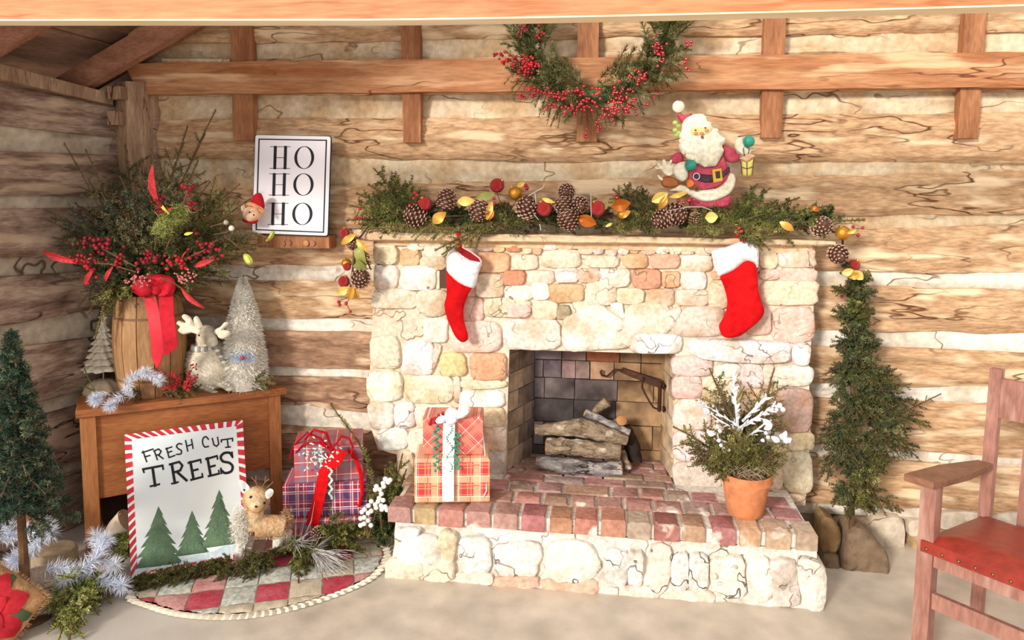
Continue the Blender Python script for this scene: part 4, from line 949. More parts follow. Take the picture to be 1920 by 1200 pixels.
for k in range(8):
    t = k/7; m_ = MB(); m_.ball(q(404+t*22, 652+t*38, -.045), (5*mp, 3*mp, 3*mp), 8, 6); obj('scarf_rib', m_, M_pom if k % 2 else mat('grey_knit', '9a988a', rough=.95), rd)
for pts in ([(372, 712), (385, 728), (402, 737)], [(396, 712), (415, 722), (430, 729)]):
    m_ = MB(); m_.tube([q(*pts[0], -.01), q(*pts[1], -.05), q(*pts[2], -.06)], [7*mp, 5*mp, 4*mp], 10); m_.ball(q(*pts[2], -.06), (9*mp, 8*mp, 4.5*mp)); soft('leg', m_, M_cream, rd)
    for k in range(3): m_ = MB(); m_.ball(q(pts[1][0]+3+k*5.5, pts[1][1]-4+k*2, -.075), (2.6*mp,)*3, 8, 6); obj('pompom', m_, M_pom, rd)
# ---- feather tree
pb_ = PZ(462, 712, ZC); YT2 = -.13; mq = MPP(460, 640, YT2); zb = ZC
ft = thing('feather_tree', 'tall narrow white feather cone tree with a blue tuft and red bead', 'ornamental tree', (P(460, 700, YT2).x, YT2, zb))
xb, zt2 = P(460, 700, YT2).x, P(458, 520, YT2).z
m_ = MB(); m_.lathe([(30*mq, zb+.002), (28*mq, zb+.1), (23*mq, zb+.25), (9*mq, zt2-.05), (.001, zt2)], (xb, YT2, 0), 16); obj('core', m_, M_fur, ft)
nd = Needles(); n = 9000; t = rng.uniform(0, 1, n)**.8; a = rng.uniform(0, 2*pi, n); rr = (31*(1-t**2.4)+1.5)*mq*rng.uniform(.75, 1.05, n)
B = np.stack([xb+rr*np.cos(a), YT2+rr*np.sin(a), zb+.01+(zt2-zb-.01)*t], 1); D = np.stack([np.cos(a), np.sin(a), np.full(n, -.25)], 1)+rng.normal(size=(n, 3))*.35
nd.add(B, D, .028*(1-.45*t), .004); nd.obj('feathers', M_fur, ft)
nd = Needles(); n = 300; nd.add(np.array(P(455, 670, YT2-.075))+rng.normal(size=(n, 3))*np.array([.028, .004, .012]), rng.normal(size=(n, 3))+np.array([0, -1, 0]), .02, .003); nd.obj('blue_tuft', mat('pale_blue_fluff', 'b9cbe6', rough=.9), ft)
m_ = MB(); m_.ball(P(455, 671, YT2-.1), (.009,)*3); obj('red_bead', m_, mat('red_bead', 'b3392e', rough=.4), ft)
# ---- white star tree figurine
YW = PZ(195, 738, ZC).y+.03; mw = MPP(195, 660, YW)
wt = thing('white_star_tree', 'small white ruffled ceramic tree with a star on top and draped base', 'figurine', P(195, 735, YW))
M_cer = mat('cream_ceramic', 'ece4d2', 'd3c6ae', scale=12, rough=.6, bump=.3, bscale=40)
m_ = MB(); 
for k in range(7):
    t = k/7; y0 = 692-t*82; r_ = (32-25*t)*mw; c = P(194, y0, YW); ph = k*1.3
    m_.lathe([(r_*.55, .0), (r_, .003), (r_*.96, .008), (r_*.45, .02+.014*(1-t)), (r_*.2, .045)], c, 40, None, lambda a, z, r_=r_, ph=ph: .13*math.sin(a*9+ph))
obj('ruffled_tiers', m_, M_cer, wt)
m_ = MB(); c = P(193, 598, YW); st5 = []
for i in range(10): r_ = (10 if i % 2 == 0 else 4.5)*mw; an = pi/2+i*pi/5; st5.append(c+Vector((cos(an)*r_, -.003, sin(an)*r_*1.15)))
m_.prism(st5[::-1], (0, .007, 0), .002); m_.tube([P(194, 625, YW), P(193, 600, YW)], [6*mw, 5*mw], 8); obj('star', m_, M_cer, wt)
m_ = MB(); m_.tube([P(194, 712, YW), P(194, 690, YW)], .0025, 6); obj('stem', m_, M_cer, wt)
m_ = MB(); c = P(194, 735, YW); m_.lathe([(30*mw, 0), (31*mw, .01), (24*mw, .035), (14*mw, .052), (3*mw, .056)], (c.x, c.y, ZC), 48, None, lambda a, z: .09*math.sin(a*8)); obj('draped_base', m_, mat('taupe_ceramic', 'cdbda4', 'b5a288', scale=10, rough=.7), wt)
# ---- elf head by the sign
YE = -.16; me_ = MPP(472, 395, YE); E_ = lambda x, y, d=0.0: P(x, y, YE+d)
M_skin = mat('doll_skin', 'f0c9a8', 'e8b58e', scale=9, rough=.6)
el = thing('elf_doll', 'small elf doll head in a red cone hat peeking beside the HO sign', 'doll', E_(472, 410))
m_ = MB(); m_.ball(E_(473, 401), (17*me_, 15*me_, 14*me_), 16, 12); m_.ball(E_(470, 409, -.01), (9*me_, 8*me_, 7*me_)); soft('face', m_, M_skin, el)
for (x, y) in ((468, 398), (476, 403)): m_ = MB(); m_.ball(E_(x, y, -15*me_), (1.5*me_,)*3, 8, 6); obj('eye', m_, M_blk, el)
m_ = MB(); inflate(m_, smooth_poly([(455,380),(460,390),(460,397),(453,395),(452,388)], 2), pmap(YE), .005, 4, 2.5, 'mirror', hb=.004); obj('ear', m_, mat('ear_skin', 'f3dcbb', rough=.6), el)
m_ = MB(); inflate(m_, smooth_poly([(465,379),(478,381),(490,390),(496,396),(494,403),(488,398),(476,389),(462,386)], 2), pmap(YE-.012), .012, 4, 3, 'mirror', hb=.01); obj('hair_band', m_, mat('tan_felt', 'dca070', rough=.9), el)
m_ = MB(); inflate(m_, smooth_poly([(469,376),(478,364),(488,362),(494,372),(496,391),(486,386),(475,380)], 3), pmap(YE-.005), .018, 9, 3, 'mirror', hb=.016); obj('hat', m_, mat('red_hat_felt', 'c01426', 'a80f20', rough=.9), el)
m_ = MB(); inflate(m_, smooth_poly([(455,411),(470,415),(484,412),(480,419),(468,419),(456,416)], 3), pmap(YE-.006), .012, 4, 3, 'mirror', hb=.01); obj('collar', m_, mat('red_hat_felt', 'c01426'), el)
# ---- deer figure
YD = PZ(480, 1056, 0).y+.01; md = MPP(490, 990, YD); D_ = lambda x, y, d=0.0: P(x, y, YD+d)
M_sis = mat('tan_sisal', 'd2a878', 'e4c8a0', scale=16, rough=.95, bump=.8, bscale=60, c3='b98a5c', s3=10); M_wsis = mat('white_sisal', 'f1ece0', 'e0d6c2', scale=14, rough=.95, bump=.6, bscale=60)
dr = thing('deer_figure', 'small tan and white bristle deer with twig antlers standing in front of the trees sign', 'figurine', D_(485, 1055))
m_ = MB(); m_.ball(D_(480, 935), (23*md, 19*md, 22*md), 16, 12); m_.tube([D_(480, 940, -.015), D_(481, 950, -.055)], [17*md, 12*md], 12); m_.ball(D_(481, 951, -.055), (12*md, 10*md, 11*md))
m_.tube([D_(477, 948, .01), D_(474, 975, .01), D_(478, 990, .01)], [17*md, 18*md, 20*md], 12); m_.tube([D_(478, 988, .01), D_(510, 985, .04), D_(532, 988, .06)], [20*md, 19*md, 20*md], 14); m_.tube([D_(530, 985, .06), D_(537, 966, .07)], [8*md, 5*md], 8)
soft('body', m_, M_sis, dr, .005)
for (pts, rr) in [([(458, 990), (452, 1025), (448, 1054)], [12, 9, 8]), ([(470, 995), (466, 1025), (462, 1048)], [11, 8, 7]), ([(524, 1000), (520, 1025), (517, 1048)], [12, 9, 8.5]), ([(535, 996), (540, 1020), (536, 1044)], [12, 9, 8])]:
    dd = .02 if pts[0][0] in (470,) else (.05 if pts[0][0] == 524 else (.085 if pts[0][0] == 535 else -.005))
    if pts[0][0] == 470: dd = .04
    m_ = MB(); m_.tube([D_(x, y, dd) for x, y in pts], [r*md for r in rr], 12); soft('leg', m_, M_wsis, dr, .005, 3)
    m_ = MB(); m_.tube([D_(pts[-1][0], pts[-1][1]-1, dd), D_(pts[-1][0]-2, pts[-1][1]+5, dd-.006)], [rr[-1]*md, rr[-1]*md*1.1], 10); obj('hoof', m_, mat('dark_hoof', '2c3036', rough=.6), dr)
nd = Needles(); n = 2600; c = np.array(D_(452, 985, -.03)); nd.add(c+rng.normal(size=(n, 3))*np.array([.014, .014, .034]), rng.normal(size=(n, 3))+np.array([-.6, -.8, -.7]), .02, .0018); nd.obj('chest_fur', M_fur, dr)
nd = Needles(); n = 900; c = np.array(D_(537, 970, .065)); nd.add(c+rng.normal(size=(n, 3))*np.array([.009, .009, .014]), rng.normal(size=(n, 3)), .014, .002); nd.obj('tail_fur', M_sis, dr)
nd = Needles(); n = 6000
t = rng.uniform(0, 1, n); sg_ = rng.integers(0, 2, n)
pa = np.array(D_(478, 988, .01)); pb2 = np.array(D_(532, 988, .06)); hd = np.array(D_(480, 936)); dirr = rng.normal(size=(n, 3)); dirr /= np.linalg.norm(dirr, axis=1, keepdims=True)
base = np.where(sg_[:, None] == 0, pa+(pb2-pa)*t[:, None]+dirr*19.5*md, hd+dirr*np.array([22, 18, 21])*md)
nd.add(base, dirr+np.array([.3, 0, -.5])+rng.normal(size=(n, 3))*.5, .007, .0014); nd.obj('bristles', M_sis, dr)
for pts, inn in (([(456,926),(448,908),(450,899),(462,906),(469,918)], [(458,922),(453,910),(454,904),(461,911)]), ([(497,924),(506,916),(513,920),(510,930),(500,936)], [(500,927),(507,921),(510,925),(503,932)])):
    m_ = MB(); inflate(m_, smooth_poly(pts, 2), pmap(YD-.012), .004, 4, 3, 'mirror', hb=.004); e = obj('ear', m_, M_wsis, dr); m_ = MB(); inflate(m_, smooth_poly(inn, 2), pmap(YD-.0165), .0015, 3, 3, 'flat'); obj('inner_ear', m_, mat('grey_ear', 'b9b6bf', rough=.9), e)
for (x, y) in ((470, 932), (496, 943)): m_ = MB(); m_.ball(D_(x, y, -19*md if x < 480 else -16*md), (2.3*md,)*3, 8, 6); obj('eye', m_, M_blk, dr)
m_ = MB(); m_.ball(D_(480, 950, -.078), (2.6*md, 2*md, 2.2*md), 8, 6); obj('nose', m_, M_blk, dr)
M_twig = mat('twig', '8a6244', rough=.9)
for br in ([(483,916),(480,904),(480,892)], [(481,905),(474,898),(471,894)], [(491,916),(497,903),(498,893)], [(496,905),(505,898)], [(501,914),(510,906),(512,903)]):
    m_ = MB(); m_.tube([D_(x, y) for x, y in br], .0018, 5); obj('antler', m_, M_twig, dr)
# ---- gift boxes
def plaid(name, base, bands, gold='e8c88a', diag=False, sc_=1.0):
    """tartan by stripes along object x and z"""
    m = bpy.data.materials.new(name); m.use_nodes = True; nt = m.node_tree; N, L = nt.nodes, nt.links; b = N['Principled BSDF']; b.inputs['Roughness'].default_value = .35
    tc = N.new('ShaderNodeTexCoord'); mp_ = N.new('ShaderNodeMapping'); mp_.inputs['Rotation'].default_value = (0, .78 if diag else 0, 0); L.new(tc.outputs['Object'], mp_.inputs[0]); sp = N.new('ShaderNodeSeparateXYZ'); L.new(mp_.outputs[0], sp.inputs[0])
    col = lin(base); cur = None
    def mixc(f, A, Bc, fac=1.0):
        x = N.new('ShaderNodeMix'); x.data_type = 'RGBA'
        mul = N.new('ShaderNodeMath'); mul.operation = 'MULTIPLY'; mul.inputs[1].default_value = fac; L.new(f, mul.inputs[0]); L.new(mul.outputs[0], x.inputs[0])
        if isinstance(A, tuple): x.inputs[6].default_value = A
        else: L.new(A, x.inputs[6])
        x.inputs[7].default_value = Bc; return x.outputs[2]
    def band(ax, per, off, wd):
        sc = {'x': 0, 'y': 1, 'z': 2}[ax]; a = N.new('ShaderNodeMath'); a.operation = 'MULTIPLY_ADD'; a.inputs[1].default_value = 1/per; a.inputs[2].default_value = off; L.new(sp.outputs[sc], a.inputs[0])
        f = N.new('ShaderNodeMath'); f.operation = 'FRACT'; L.new(a.outputs[0], f.inputs[0]); l = N.new('ShaderNodeMath'); l.operation = 'LESS_THAN'; l.inputs[1].default_value = wd; L.new(f.outputs[0], l.inputs[0]); return l.outputs[0]
    cur = col
    for (per, off, wd, c, fac) in bands:
        for ax in ('x', 'z', 'y'):
            if ax == 'y': continue
            cur = mixc(band(ax, per*sc_, off, wd), cur, lin(c), fac)
    if isinstance(cur, tuple): b.inputs['Base Color'].default_value = cur
    else: L.new(cur, b.inputs['Base Color'])
    return m
P_red = plaid('red_gold_plaid', 'c93742', [(.082, 0, .3, 'ecc79a', .6), (.082, .18, .06, 'd86a5a', 1), (.082, .3, .05, 'a8a058', .8), (.082, .7, .035, 'f4e4c0', 1), (.041, .2, .03, 'f2d8b0', .7)])
P_diag = plaid('red_diagonal_plaid', 'c25650', [(.07, 0, .3, 'd9836e', .7), (.07, .5, .04, 'f0c9ae', .9), (.035, .2, .05, 'e0967e', .8)], diag=True)
P_navy = plaid('navy_red_plaid', 'a32c44', [(.075, 0, .34, '4d4a78', .6), (.075, .5, .04, 'f0e4ea', 1), (.075, .62, .03, 'f0e4ea', .9), (.0375, .1, .06, 'd88a9a', .6), (.075, .2, .03, 'f4f0f4', .9)])
P_soft = plaid('soft_red_plaid', 'b8565a', [(.06, 0, .3, '7d7f98', .5), (.06, .5, .05, 'f0dcd8', .8), (.06, .7, .04, '5f7a80', .5)])
def gift(label, cpx, wpx, hpx, Y, dep, m, rot=0.0, z0=None, parent_group=None, lid=True):
    c = P(cpx[0], cpx[1], Y); w2 = wpx/2*MPP(cpx[0], cpx[1], Y); h2 = hpx/2*MPP(cpx[0], cpx[1], Y)
    if z0 is None: z0 = c.z-h2
    m_ = MB(); n = 1
    b = .006; X, Z = w2, h2*2
    V = []
    for (zz, s) in ((0, b), (b, 0), (Z-b, 0), (Z, b)):
        for (sx_, sy_) in ((-1, -1), (1, -1), (1, 1), (-1, 1)): V.append(Vector((sx_*(X-s), sy_*(dep/2-s), zz)))
    m_.add(V, [(3, 2, 1, 0), (12, 13, 14, 15)]+[(k+a, k+(a+1) % 4, k+4+(a+1) % 4, k+4+a) for k in (0, 4, 8) for a in range(4)])
    root = thing('gift_box', label, 'gift', (c.x, Y+dep/2, z0), parent_group); o = bpy.data.objects.new('wrapped_box', m_.mesh('wrapped_box', m, True)); COL.objects.link(o); o.parent = root
    root.rotation_euler = (0, 0, rot); return root, z0+Z
YG = PZ(840, 944, HT).y
M_wrib = mat('white_ribbon', 'ece9e4', 'd9d6d2', scale=5, rough=.6)
g1, zt1 = gift('lower gift box in red and cream plaid on the left end of the hearth', (841, 897), 138, 84, YG, .17, P_red, .17, HT+.002, 'gift boxes stacked on the hearth')
g2, zt2_ = gift('smaller pinkish red gift box with diagonal plaid stacked on the hearth gift', (845, 826), 110, 72, YG+.035, .13, P_diag, .13, zt1+.001, 'gift boxes stacked on the hearth')
wr = thing('white_ribbon', 'white ribbon with curled bow and holly beads tied around both hearth gifts', 'ribbon', P(840, 780, YG))
m_ = MB(); strip(m_, [(831, 792), (830, 853), (829, 859), (829, 940)], [(853, 795), (852, 853), (851, 859), (851, 940)], [YG+.022, YG+.020, YG-.012, YG-.012], .002); obj('tail', m_, M_wrib, wr)
m_ = MB(); strip(m_, [(795, 786), (830, 780), (898, 782), (904, 800), (911, 850), (914, 920), (908, 932)], [(798, 790), (832, 786), (895, 788), (901, 802), (908, 850), (911, 920), (905, 932)], [YG+.08, YG+.03, YG+.08, YG+.07, YG+.05, YG+.02, YG+.02], .002); obj('loose_strand', m_, M_wrib, wr)
for poly in ([(838,795),(833,778),(842,764),(856,768),(860,784),(850,796)], [(854,780),(862,762),(876,758),(882,770),(872,782),(858,786)], [(816,786),(826,776),(838,780),(834,792),(820,794)]):
    m_ = MB(); inflate(m_, smooth_poly(poly, 3), pmap(YG+.02), .014, 7, 3.2, 'mirror', hb=.01, nz_=.008, seed=poly[0][1]); obj('bow_loop', m_, M_wrib, wr)
M_teal = mat('teal_beads', '2f9a7c', '1f7a60', rough=.4); M_bead = mat('red_beads', 'c2272c', 'a01c22', rough=.3)
m_ = MB(); mr = MB()
for i in range(26):
    t = i/26; m_.ball(P(818+5*math.sin(i*1.4), 800+t*86, YG+(.018 if t < .55 else -.012)), (.0045, .003, .0065), 6, 4, Matrix.Rotation(i, 3, 'Y'))
    m_.ball(P(856+4*math.sin(i*1.1), 812+t*70, YG+(.018 if t < .5 else -.012)), (.0045, .003, .0065), 6, 4, Matrix.Rotation(i, 3, 'Y'))
    m_.ball(P(843+5*math.sin(i*.7), 795+t*105, YG+(.016 if t < .5 else -.014)), (.002, .002, .006), 5, 4, Matrix.Rotation(i*.8, 3, 'Y'))
    mr.ball(P(806+i*1.1+3*math.sin(i*2), 792-i*.6+3*math.cos(i*3), YG+.02), (.007,)*3, 6, 5)
obj('holly_beads', m_, M_teal, wr, kind='stuff'); obj('red_bead_cluster', mr, M_bead, wr, kind='stuff')
# floor gifts
YGF = -.30
ga, z1_ = gift('flat red plaid gift box at the bottom of the stack on the tree skirt', (612, 995), 140, 42, YGF, .2, P_soft, .25, .004, 'gift boxes on the tree skirt')
gb, z2_ = gift('navy and red plaid gift box in the middle of the stack on the tree skirt', (600, 942), 148, 62, YGF+.01, .19, P_navy, .24, None, 'gift boxes on the tree skirt')
gb.location.z = z1_+.001; z2_ = z1_+.001+(z2_-0)-(P(600, 942, YGF+.01).z-31*MPP(600, 942, YGF+.01))
gc, z3_ = gift('muted red plaid gift box on top of the stack under the red bow', (606, 880), 120, 74, YGF+.02, .16, P_soft, .3, None, 'gift boxes on the tree skirt')
gc.location.z = z2_+.001
YRB = YGF-.025
rb_ = thing('red_velvet_ribbon', 'bright red velvet ribbon with big loops draped over the floor gift stack', 'ribbon', P(620, 830, YRB))
m_ = MB(); strip(m_, [(625,842),(605,860),(597,885),(588,930),(573,985)], [(652,846),(640,868),(618,890),(610,930),(597,985)], YRB, .003, .004); obj('tail', m_, M_red, rb_)
m_ = MB(); strip(m_, [(650,845),(664,862),(673,890),(676,925),(670,950)], [(658,842),(671,860),(681,890),(682,925),(676,950)], YRB+.06, .003); obj('tail', m_, M_red, rb_)
for pts in ([(620,845),(600,822),(575,812),(552,834),(545,858)], [(622,843),(612,812),(588,806),(572,824)], [(622,843),(640,818),(655,822),(662,840),(655,862)], [(620,843),(600,830),(570,832),(556,848)]):
    m_ = MB(); c = [P(x, y, YRB+.005*i) for i, (x, y) in enumerate(pts)]; m_.tube(sum([[c[i].lerp(c[i+1], k/3) for k in range(3)] for i in range(len(c)-1)], [])+[c[-1]], .012, 8, True, .3, (0, 1, 0)); obj('loop', m_, M_ribbon, rb_)
m_ = MB()
for i in range(70):
    x, y = random.gauss(600, 16), random.gauss(855, 14); m_.ball(P(x, y, YRB-.004), (.008, .0025, .0035), 5, 4, Matrix.Rotation(random.uniform(0, 3), 3, 'Y'))
for i in range(22): m_.ball(P(620+2.5*math.sin(i), 880+i*2.6, YRB-.012), (.005, .003, .006), 5, 4, Matrix.Rotation(i, 3, 'Y'))
obj('frosted_sprig', m_, mat('frosted_teal', '7fb5a0', 'e6efec', scale=60, rough=.5), rb_, kind='stuff')
# ---- tree skirt
SKP = [(252,1120),(290,1138),(340,1151),(400,1156),(460,1154),(520,1145),(580,1130),(640,1110),(690,1086),(716,1056),(716,1030),(690,1000),(600,990),(500,1000),(400,1030),(300,1075)]
skp = [PZ(x, y, 0).to_2d() for x, y in smooth_poly(SKP, 4)]
sk = thing('tree_skirt', 'round patchwork tree skirt in red and green checks with a cream ruffle on the floor', 'tree skirt', PZ(480, 1080, 0))
m_ = MB(); inflate(m_, [tuple(p) for p in skp], lambda x, y, h: Vector((x, y, .001+h)), .004, .02, .03, 'flat', nz_=0); obj('backing', m_, mat('beige_cloth', 'd8cbb4', 'c9bba4', scale=12, rough=.95, bump=.3), sk)
M_ruf = mat('cream_ruffle', 'efe6d2', 'ddd0b6', scale=14, rough=.95)
m_ = MB(); V = []; n = len(skp)*6; cen = sum(skp, Vector((0, 0)))/len(skp)
for i in range(n):
    t = i/6; a = skp[int(t) % len(skp)].lerp(skp[(int(t)+1) % len(skp)], t-int(t)); d = (a-cen).normalized(); w3 = math.sin(i*1.15)
    V += [Vector((a.x-d.x*.004, a.y-d.y*.004, .007)), Vector((a.x+d.x*(.018+.004*w3), a.y+d.y*(.018+.004*w3), .009+.007*w3)), Vector((a.x+d.x*(.028+.006*w3), a.y+d.y*(.028+.006*w3), .004+.003*w3)), Vector((a.x-d.x*.004, a.y-d.y*.004, .001))]
m_.add(V, [(i*4+q, ((i+1) % n)*4+q, ((i+1) % n)*4+(q+1) % 4, i*4+(q+1) % 4) for i in range(n) for q in range(4)]); obj('ruffle', m_, M_ruf, sk)
def inpoly(p, poly):
    c = False; n = len(poly)
    for i in range(n):
        a, b = poly[i], poly[(i+1) % n]
        if ((a[1] > p[1]) != (b[1] > p[1])) and (p[0] < (b[0]-a[0])*(p[1]-a[1])/(b[1]-a[1])+a[0]): c = not c
    return c
PM = [mat('red_patch', 'b8394a', 'c65a66', scale=12, rough=.9, bump=.4), mat('green_gingham', 'a9ada0', 'dddccf', scale=60, rough=.9, bump=.3), mat('beige_print_patch', 'd9ccb4', 'c7b79c', scale=30, rough=.9, bump=.4), mat('rose_patch', 'd7a6a0', 'c9877f', scale=14, rough=.9, bump=.4)]
pu = (PZ(600, 1120, 0)-PZ(350, 1150, 0)).normalized(); pv = Vector((-pu.y, pu.x, 0)); po = PZ(345, 1150, 0); cs_ = .118
for i in range(-3, 8):
    for j in range(-1, 6):
        q4 = [po+pu*(i+a)*cs_+pv*(j+b)*cs_ for a, b in ((0, 0), (1, 0), (1, 1), (0, 1))]
        ins = [inpoly((p.x, p.y), skp) for p in q4]
        if not any(ins): continue
        def fn(u, v, i=i, j=j):
            p = po+pu*(i+.02+u*.96)*cs_+pv*(j+.02+v*.96)*cs_
            e = min(u, 1-u, v, 1-v); return Vector((p.x, p.y, .008+min(1, e*8)*.004+.004*nzv(p.x*30, p.y*30, 2)))
        if not all(ins):
            # pull outside corners to the boundary
            def fn2(u, v, f=fn):
                p = f(u, v); k = 0
                while not inpoly((p.x, p.y), skp) and k < 30: p = Vector((p.x+(cen.x-p.x)*.04, p.y+(cen.y-p.y)*.04, .008)); k += 1
                return p
            g_ = fn2
        else: g_ = fn
        m_ = MB(); m_.grid(g_, 6, 6); obj('patch', m_, PM[(0, 1, 0, 2)[(i*2+j*3) % 4] if (i+j) % 2 == 0 else (2, 1, 3)[(i+2*j) % 3]], sk)
# ---- chair
M_ch = mat('worn_chair_wood', 'b08070', '945f50', scale=3, stretch=(5, 5, 1), rough=.5, bump=.12, bscale=30, lo=.3, hi=.75, c3='c39c8e', s3=3, lo3=.56, hi3=.75)
M_arm = mat('worn_arm_wood', '94674e', '7c523c', scale=3, stretch=(2, 2, 6), rough=.5, bump=.1)
M_leath = mat('red_leather', 'a63a2a', '942c20', scale=4, rough=.38, bump=.15, bscale=60, spec=.5)
Fp, Rp_ = PZ(1704, 1262, 0), PZ(1816, 1163, 0); ca = (Rp_-Fp); DEP = ca.length; ca.normalize(); cb = Vector((ca.y, -ca.x, 0)); WID = .56
def K(a, b, z): return Fp+ca*a+cb*b+Vector((0, 0, z))
ch = thing('armchair', 'reddish wooden open-arm chair with a studded red leather seat', 'chair', K(DEP/2, WID/2, 0))
def kbox(nm, a0, a1, b0, b1, z0, z1, m, dz=0, par=None):
    m_ = MB(); bv = .003
    m_.prism([K(a0, b0, z0), K(a0, b1, z0), K(a0, b1, z1), K(a0, b0, z1)], ca*(a1-a0)+Vector((0, 0, dz)), bv); return obj(nm, m_, m, ch, False)
lw = .046
for b0 in (0, WID-lw):
    kbox('leg', 0, lw, b0, b0+lw, 0, .625, M_ch)
    # back post: leans back
    m_ = MB(); tilt = .03
    m_.hexa([K(DEP, b0, 0), K(DEP+.03, b0, 0), K(DEP+.03, b0+lw*.8, 0), K(DEP, b0+lw*.8, 0), K(DEP+tilt, b0, .905), K(DEP+tilt+.03, b0, .905), K(DEP+tilt+.03, b0+lw*.8, .905), K(DEP+tilt, b0+lw*.8, .905)])
    obj('leg', m_, M_ch, ch, False)
    # arm
    m_ = MB(); o0 = -.035 if b0 == 0 else -.01
    top = [K(-.035, b0+o0, .648), K(-.035, b0+o0+.085, .648), K(.2, b0+o0+.095, .62), K(DEP+.0, b0+o0+.075, .585), K(DEP+.0, b0+o0+.03, .585), K(.2, b0+o0-.0, .62)]
    m_.prism(top[::-1] if False else top, (0, 0, -.022), .003); obj('armrest', m_, M_arm, ch, False)
kbox('seat_rail', .004, .026, lw, WID-lw, .37, .43, M_ch); kbox('stretcher', .008, .024, lw, WID-lw, .235, .285, M_ch)
for b0 in (.006, WID-lw+.02): kbox('side_rail', lw, DEP, b0, b0+.02, .355, .415, M_ch, -.04); 
m_ = MB(); 
def seatf(u, v):
    e = min(u, 1-u, v, 1-v); h = .03*(1-(1-min(1, e*5))**2)
    return K(-.004+u*(DEP+.01), .012+v*(WID-.024), .445-u*.06+h)
m_.grid(seatf, 20, 20)
for (uu, vv) in (((0, 0), (0, 1)), ((0, 1), (1, 1)), ((1, 1), (1, 0)), ((1, 0), (0, 0))):
    V = []; 
    for i in range(21):
        t = i/20; u = uu[0]+(vv[0]-uu[0])*t; v = uu[1]+(vv[1]-uu[1])*t; p = seatf(u, v); V += [p, p-Vector((0, 0, .035))]
    m_.add(V, [(i*2, i*2+1, i*2+3, i*2+2) for i in range(20)])
obj('seat', m_, M_leath, ch)
M_brass = mat('brass_nail', '8a6a4a', rough=.35, metal=.8)
for i in range(12): m_ = MB(); m_.ball(K(-.004, .03+i*.045, .423), (.0055, .0055, .0055), 8, 5); obj('nail', m_, M_brass, ch)
tl_ = lambda z: DEP+.033*z
m_ = MB(); m_.hexa([K(tl_(.74)+.004, lw*.8, .74), K(tl_(.74)+.022, lw*.8, .74), K(tl_(.74)+.022, WID-lw, .74), K(tl_(.74)+.004, WID-lw, .74), K(tl_(.88)+.004, lw*.8, .875), K(tl_(.88)+.022, lw*.8, .875), K(tl_(.88)+.022, WID-lw, .875), K(tl_(.88)+.004, WID-lw, .875)]); obj('crest_rail', m_, M_ch, ch, False)
m_ = MB(); m_.hexa([K(tl_(.36)+.004, lw*.8, .33), K(tl_(.36)+.02, lw*.8, .33), K(tl_(.36)+.02, WID-lw, .33), K(tl_(.36)+.004, WID-lw, .33), K(tl_(.4)+.004, lw*.8, .38), K(tl_(.4)+.02, lw*.8, .38), K(tl_(.4)+.02, WID-lw, .38), K(tl_(.4)+.004, WID-lw, .38)]); obj('lower_back_rail', m_, M_ch, ch, False)
for b0 in (.115, .245, .375):
    m_ = MB(); m_.hexa([K(tl_(.38)+.006, b0, .37), K(tl_(.38)+.018, b0, .37), K(tl_(.38)+.018, b0+.075, .37), K(tl_(.38)+.006, b0+.075, .37), K(tl_(.79)+.006, b0, .79), K(tl_(.79)+.018, b0, .79), K(tl_(.79)+.018, b0+.075, .79), K(tl_(.79)+.006, b0+.075, .79)]); obj('back_slat', m_, M_ch, ch, False)
# ---- stones on the floor right of the hearth
M_blk2 = mat('brown_field_stone', '8c745c', '75604a', scale=5, rough=.9, bump=.6, bscale=20, crack='4a382a', cs=4, cw=.01)
def rock(label, pts, Y, dep, m=M_blk2):
    m_ = MB(); inflate(m_, smooth_poly(pts, 2), pmap(Y), .02, 9, 8, 'flat', hb=dep, nz_=.012, seed=pts[0][0]); o = obj('stone_block', m_, m); tag(o, label, 'stone'); return o
rock('large grey-brown stone block on the floor right of the hearth', [(1590,1000),(1612,990),(1640,1010),(1662,1035),(1668,1060),(1664,1094),(1630,1096),(1578,1086),(1582,1040)], -.22, .12)
rock('small brown stone block squeezed between hearth and larger block', [(1545,1040),(1572,1042),(1574,1088),(1546,1086)], -.21, .1)
rock('rounded ochre stone resting on the small block beside the hearth', [(1540,975),(1558,972),(1574,990),(1577,1015),(1568,1036),(1543,1034)], -.2, .1, mat('ochre_stone', 'a98a5e', '8a6c48', scale=5, rough=.9, bump=.6))
# ================================================================ GREENERY
def leafmat(name, a, b, c, sc=9):
    return mat(name, a, b, scale=sc, rough=.6, lo=.35, hi=.62, c3=c, s3=sc*2.2, lo3=.52, hi3=.66, spec=.2)
G_fir = leafmat('fir_green', '5a6a2c', '36451d', 'a3a556'); G_dark = leafmat('deep_green', '4a5c38', '303f28', '7e8a56'); G_blue = leafmat('bluish_green', '4c6456', '34493f', '848c74')
G_ced = leafmat('cedar_green', '6f7a38', '4c5a28', 'b0ac5e'); G_lime = leafmat('lime_cedar', '9fa756', '74823a', 'd3cf8c'); G_olive = leafmat('olive_needles', '87805a', '63623e', 'b5ab7e')
G_moss = leafmat('mossy_green', '525a2c', '3a4220', '838240'); G_art = leafmat('artificial_tree_green', '3d5c4a', '2b4236', '788664'); G_yew = leafmat('yellow_green_yew', '8b8c44', '66702f', 'c0b870')
M_wood = mat('brown_twig', '7a5a3e', '5a402c', scale=20, rough=.9); M_tin = mat('white_tinsel', 'eef2fa', 'd9e0f0', scale=6, rough=.45, spec=.5); M_silver = mat('silver_twig', 'c9c4bf', 'a8a29c', scale=9, rough=.5)
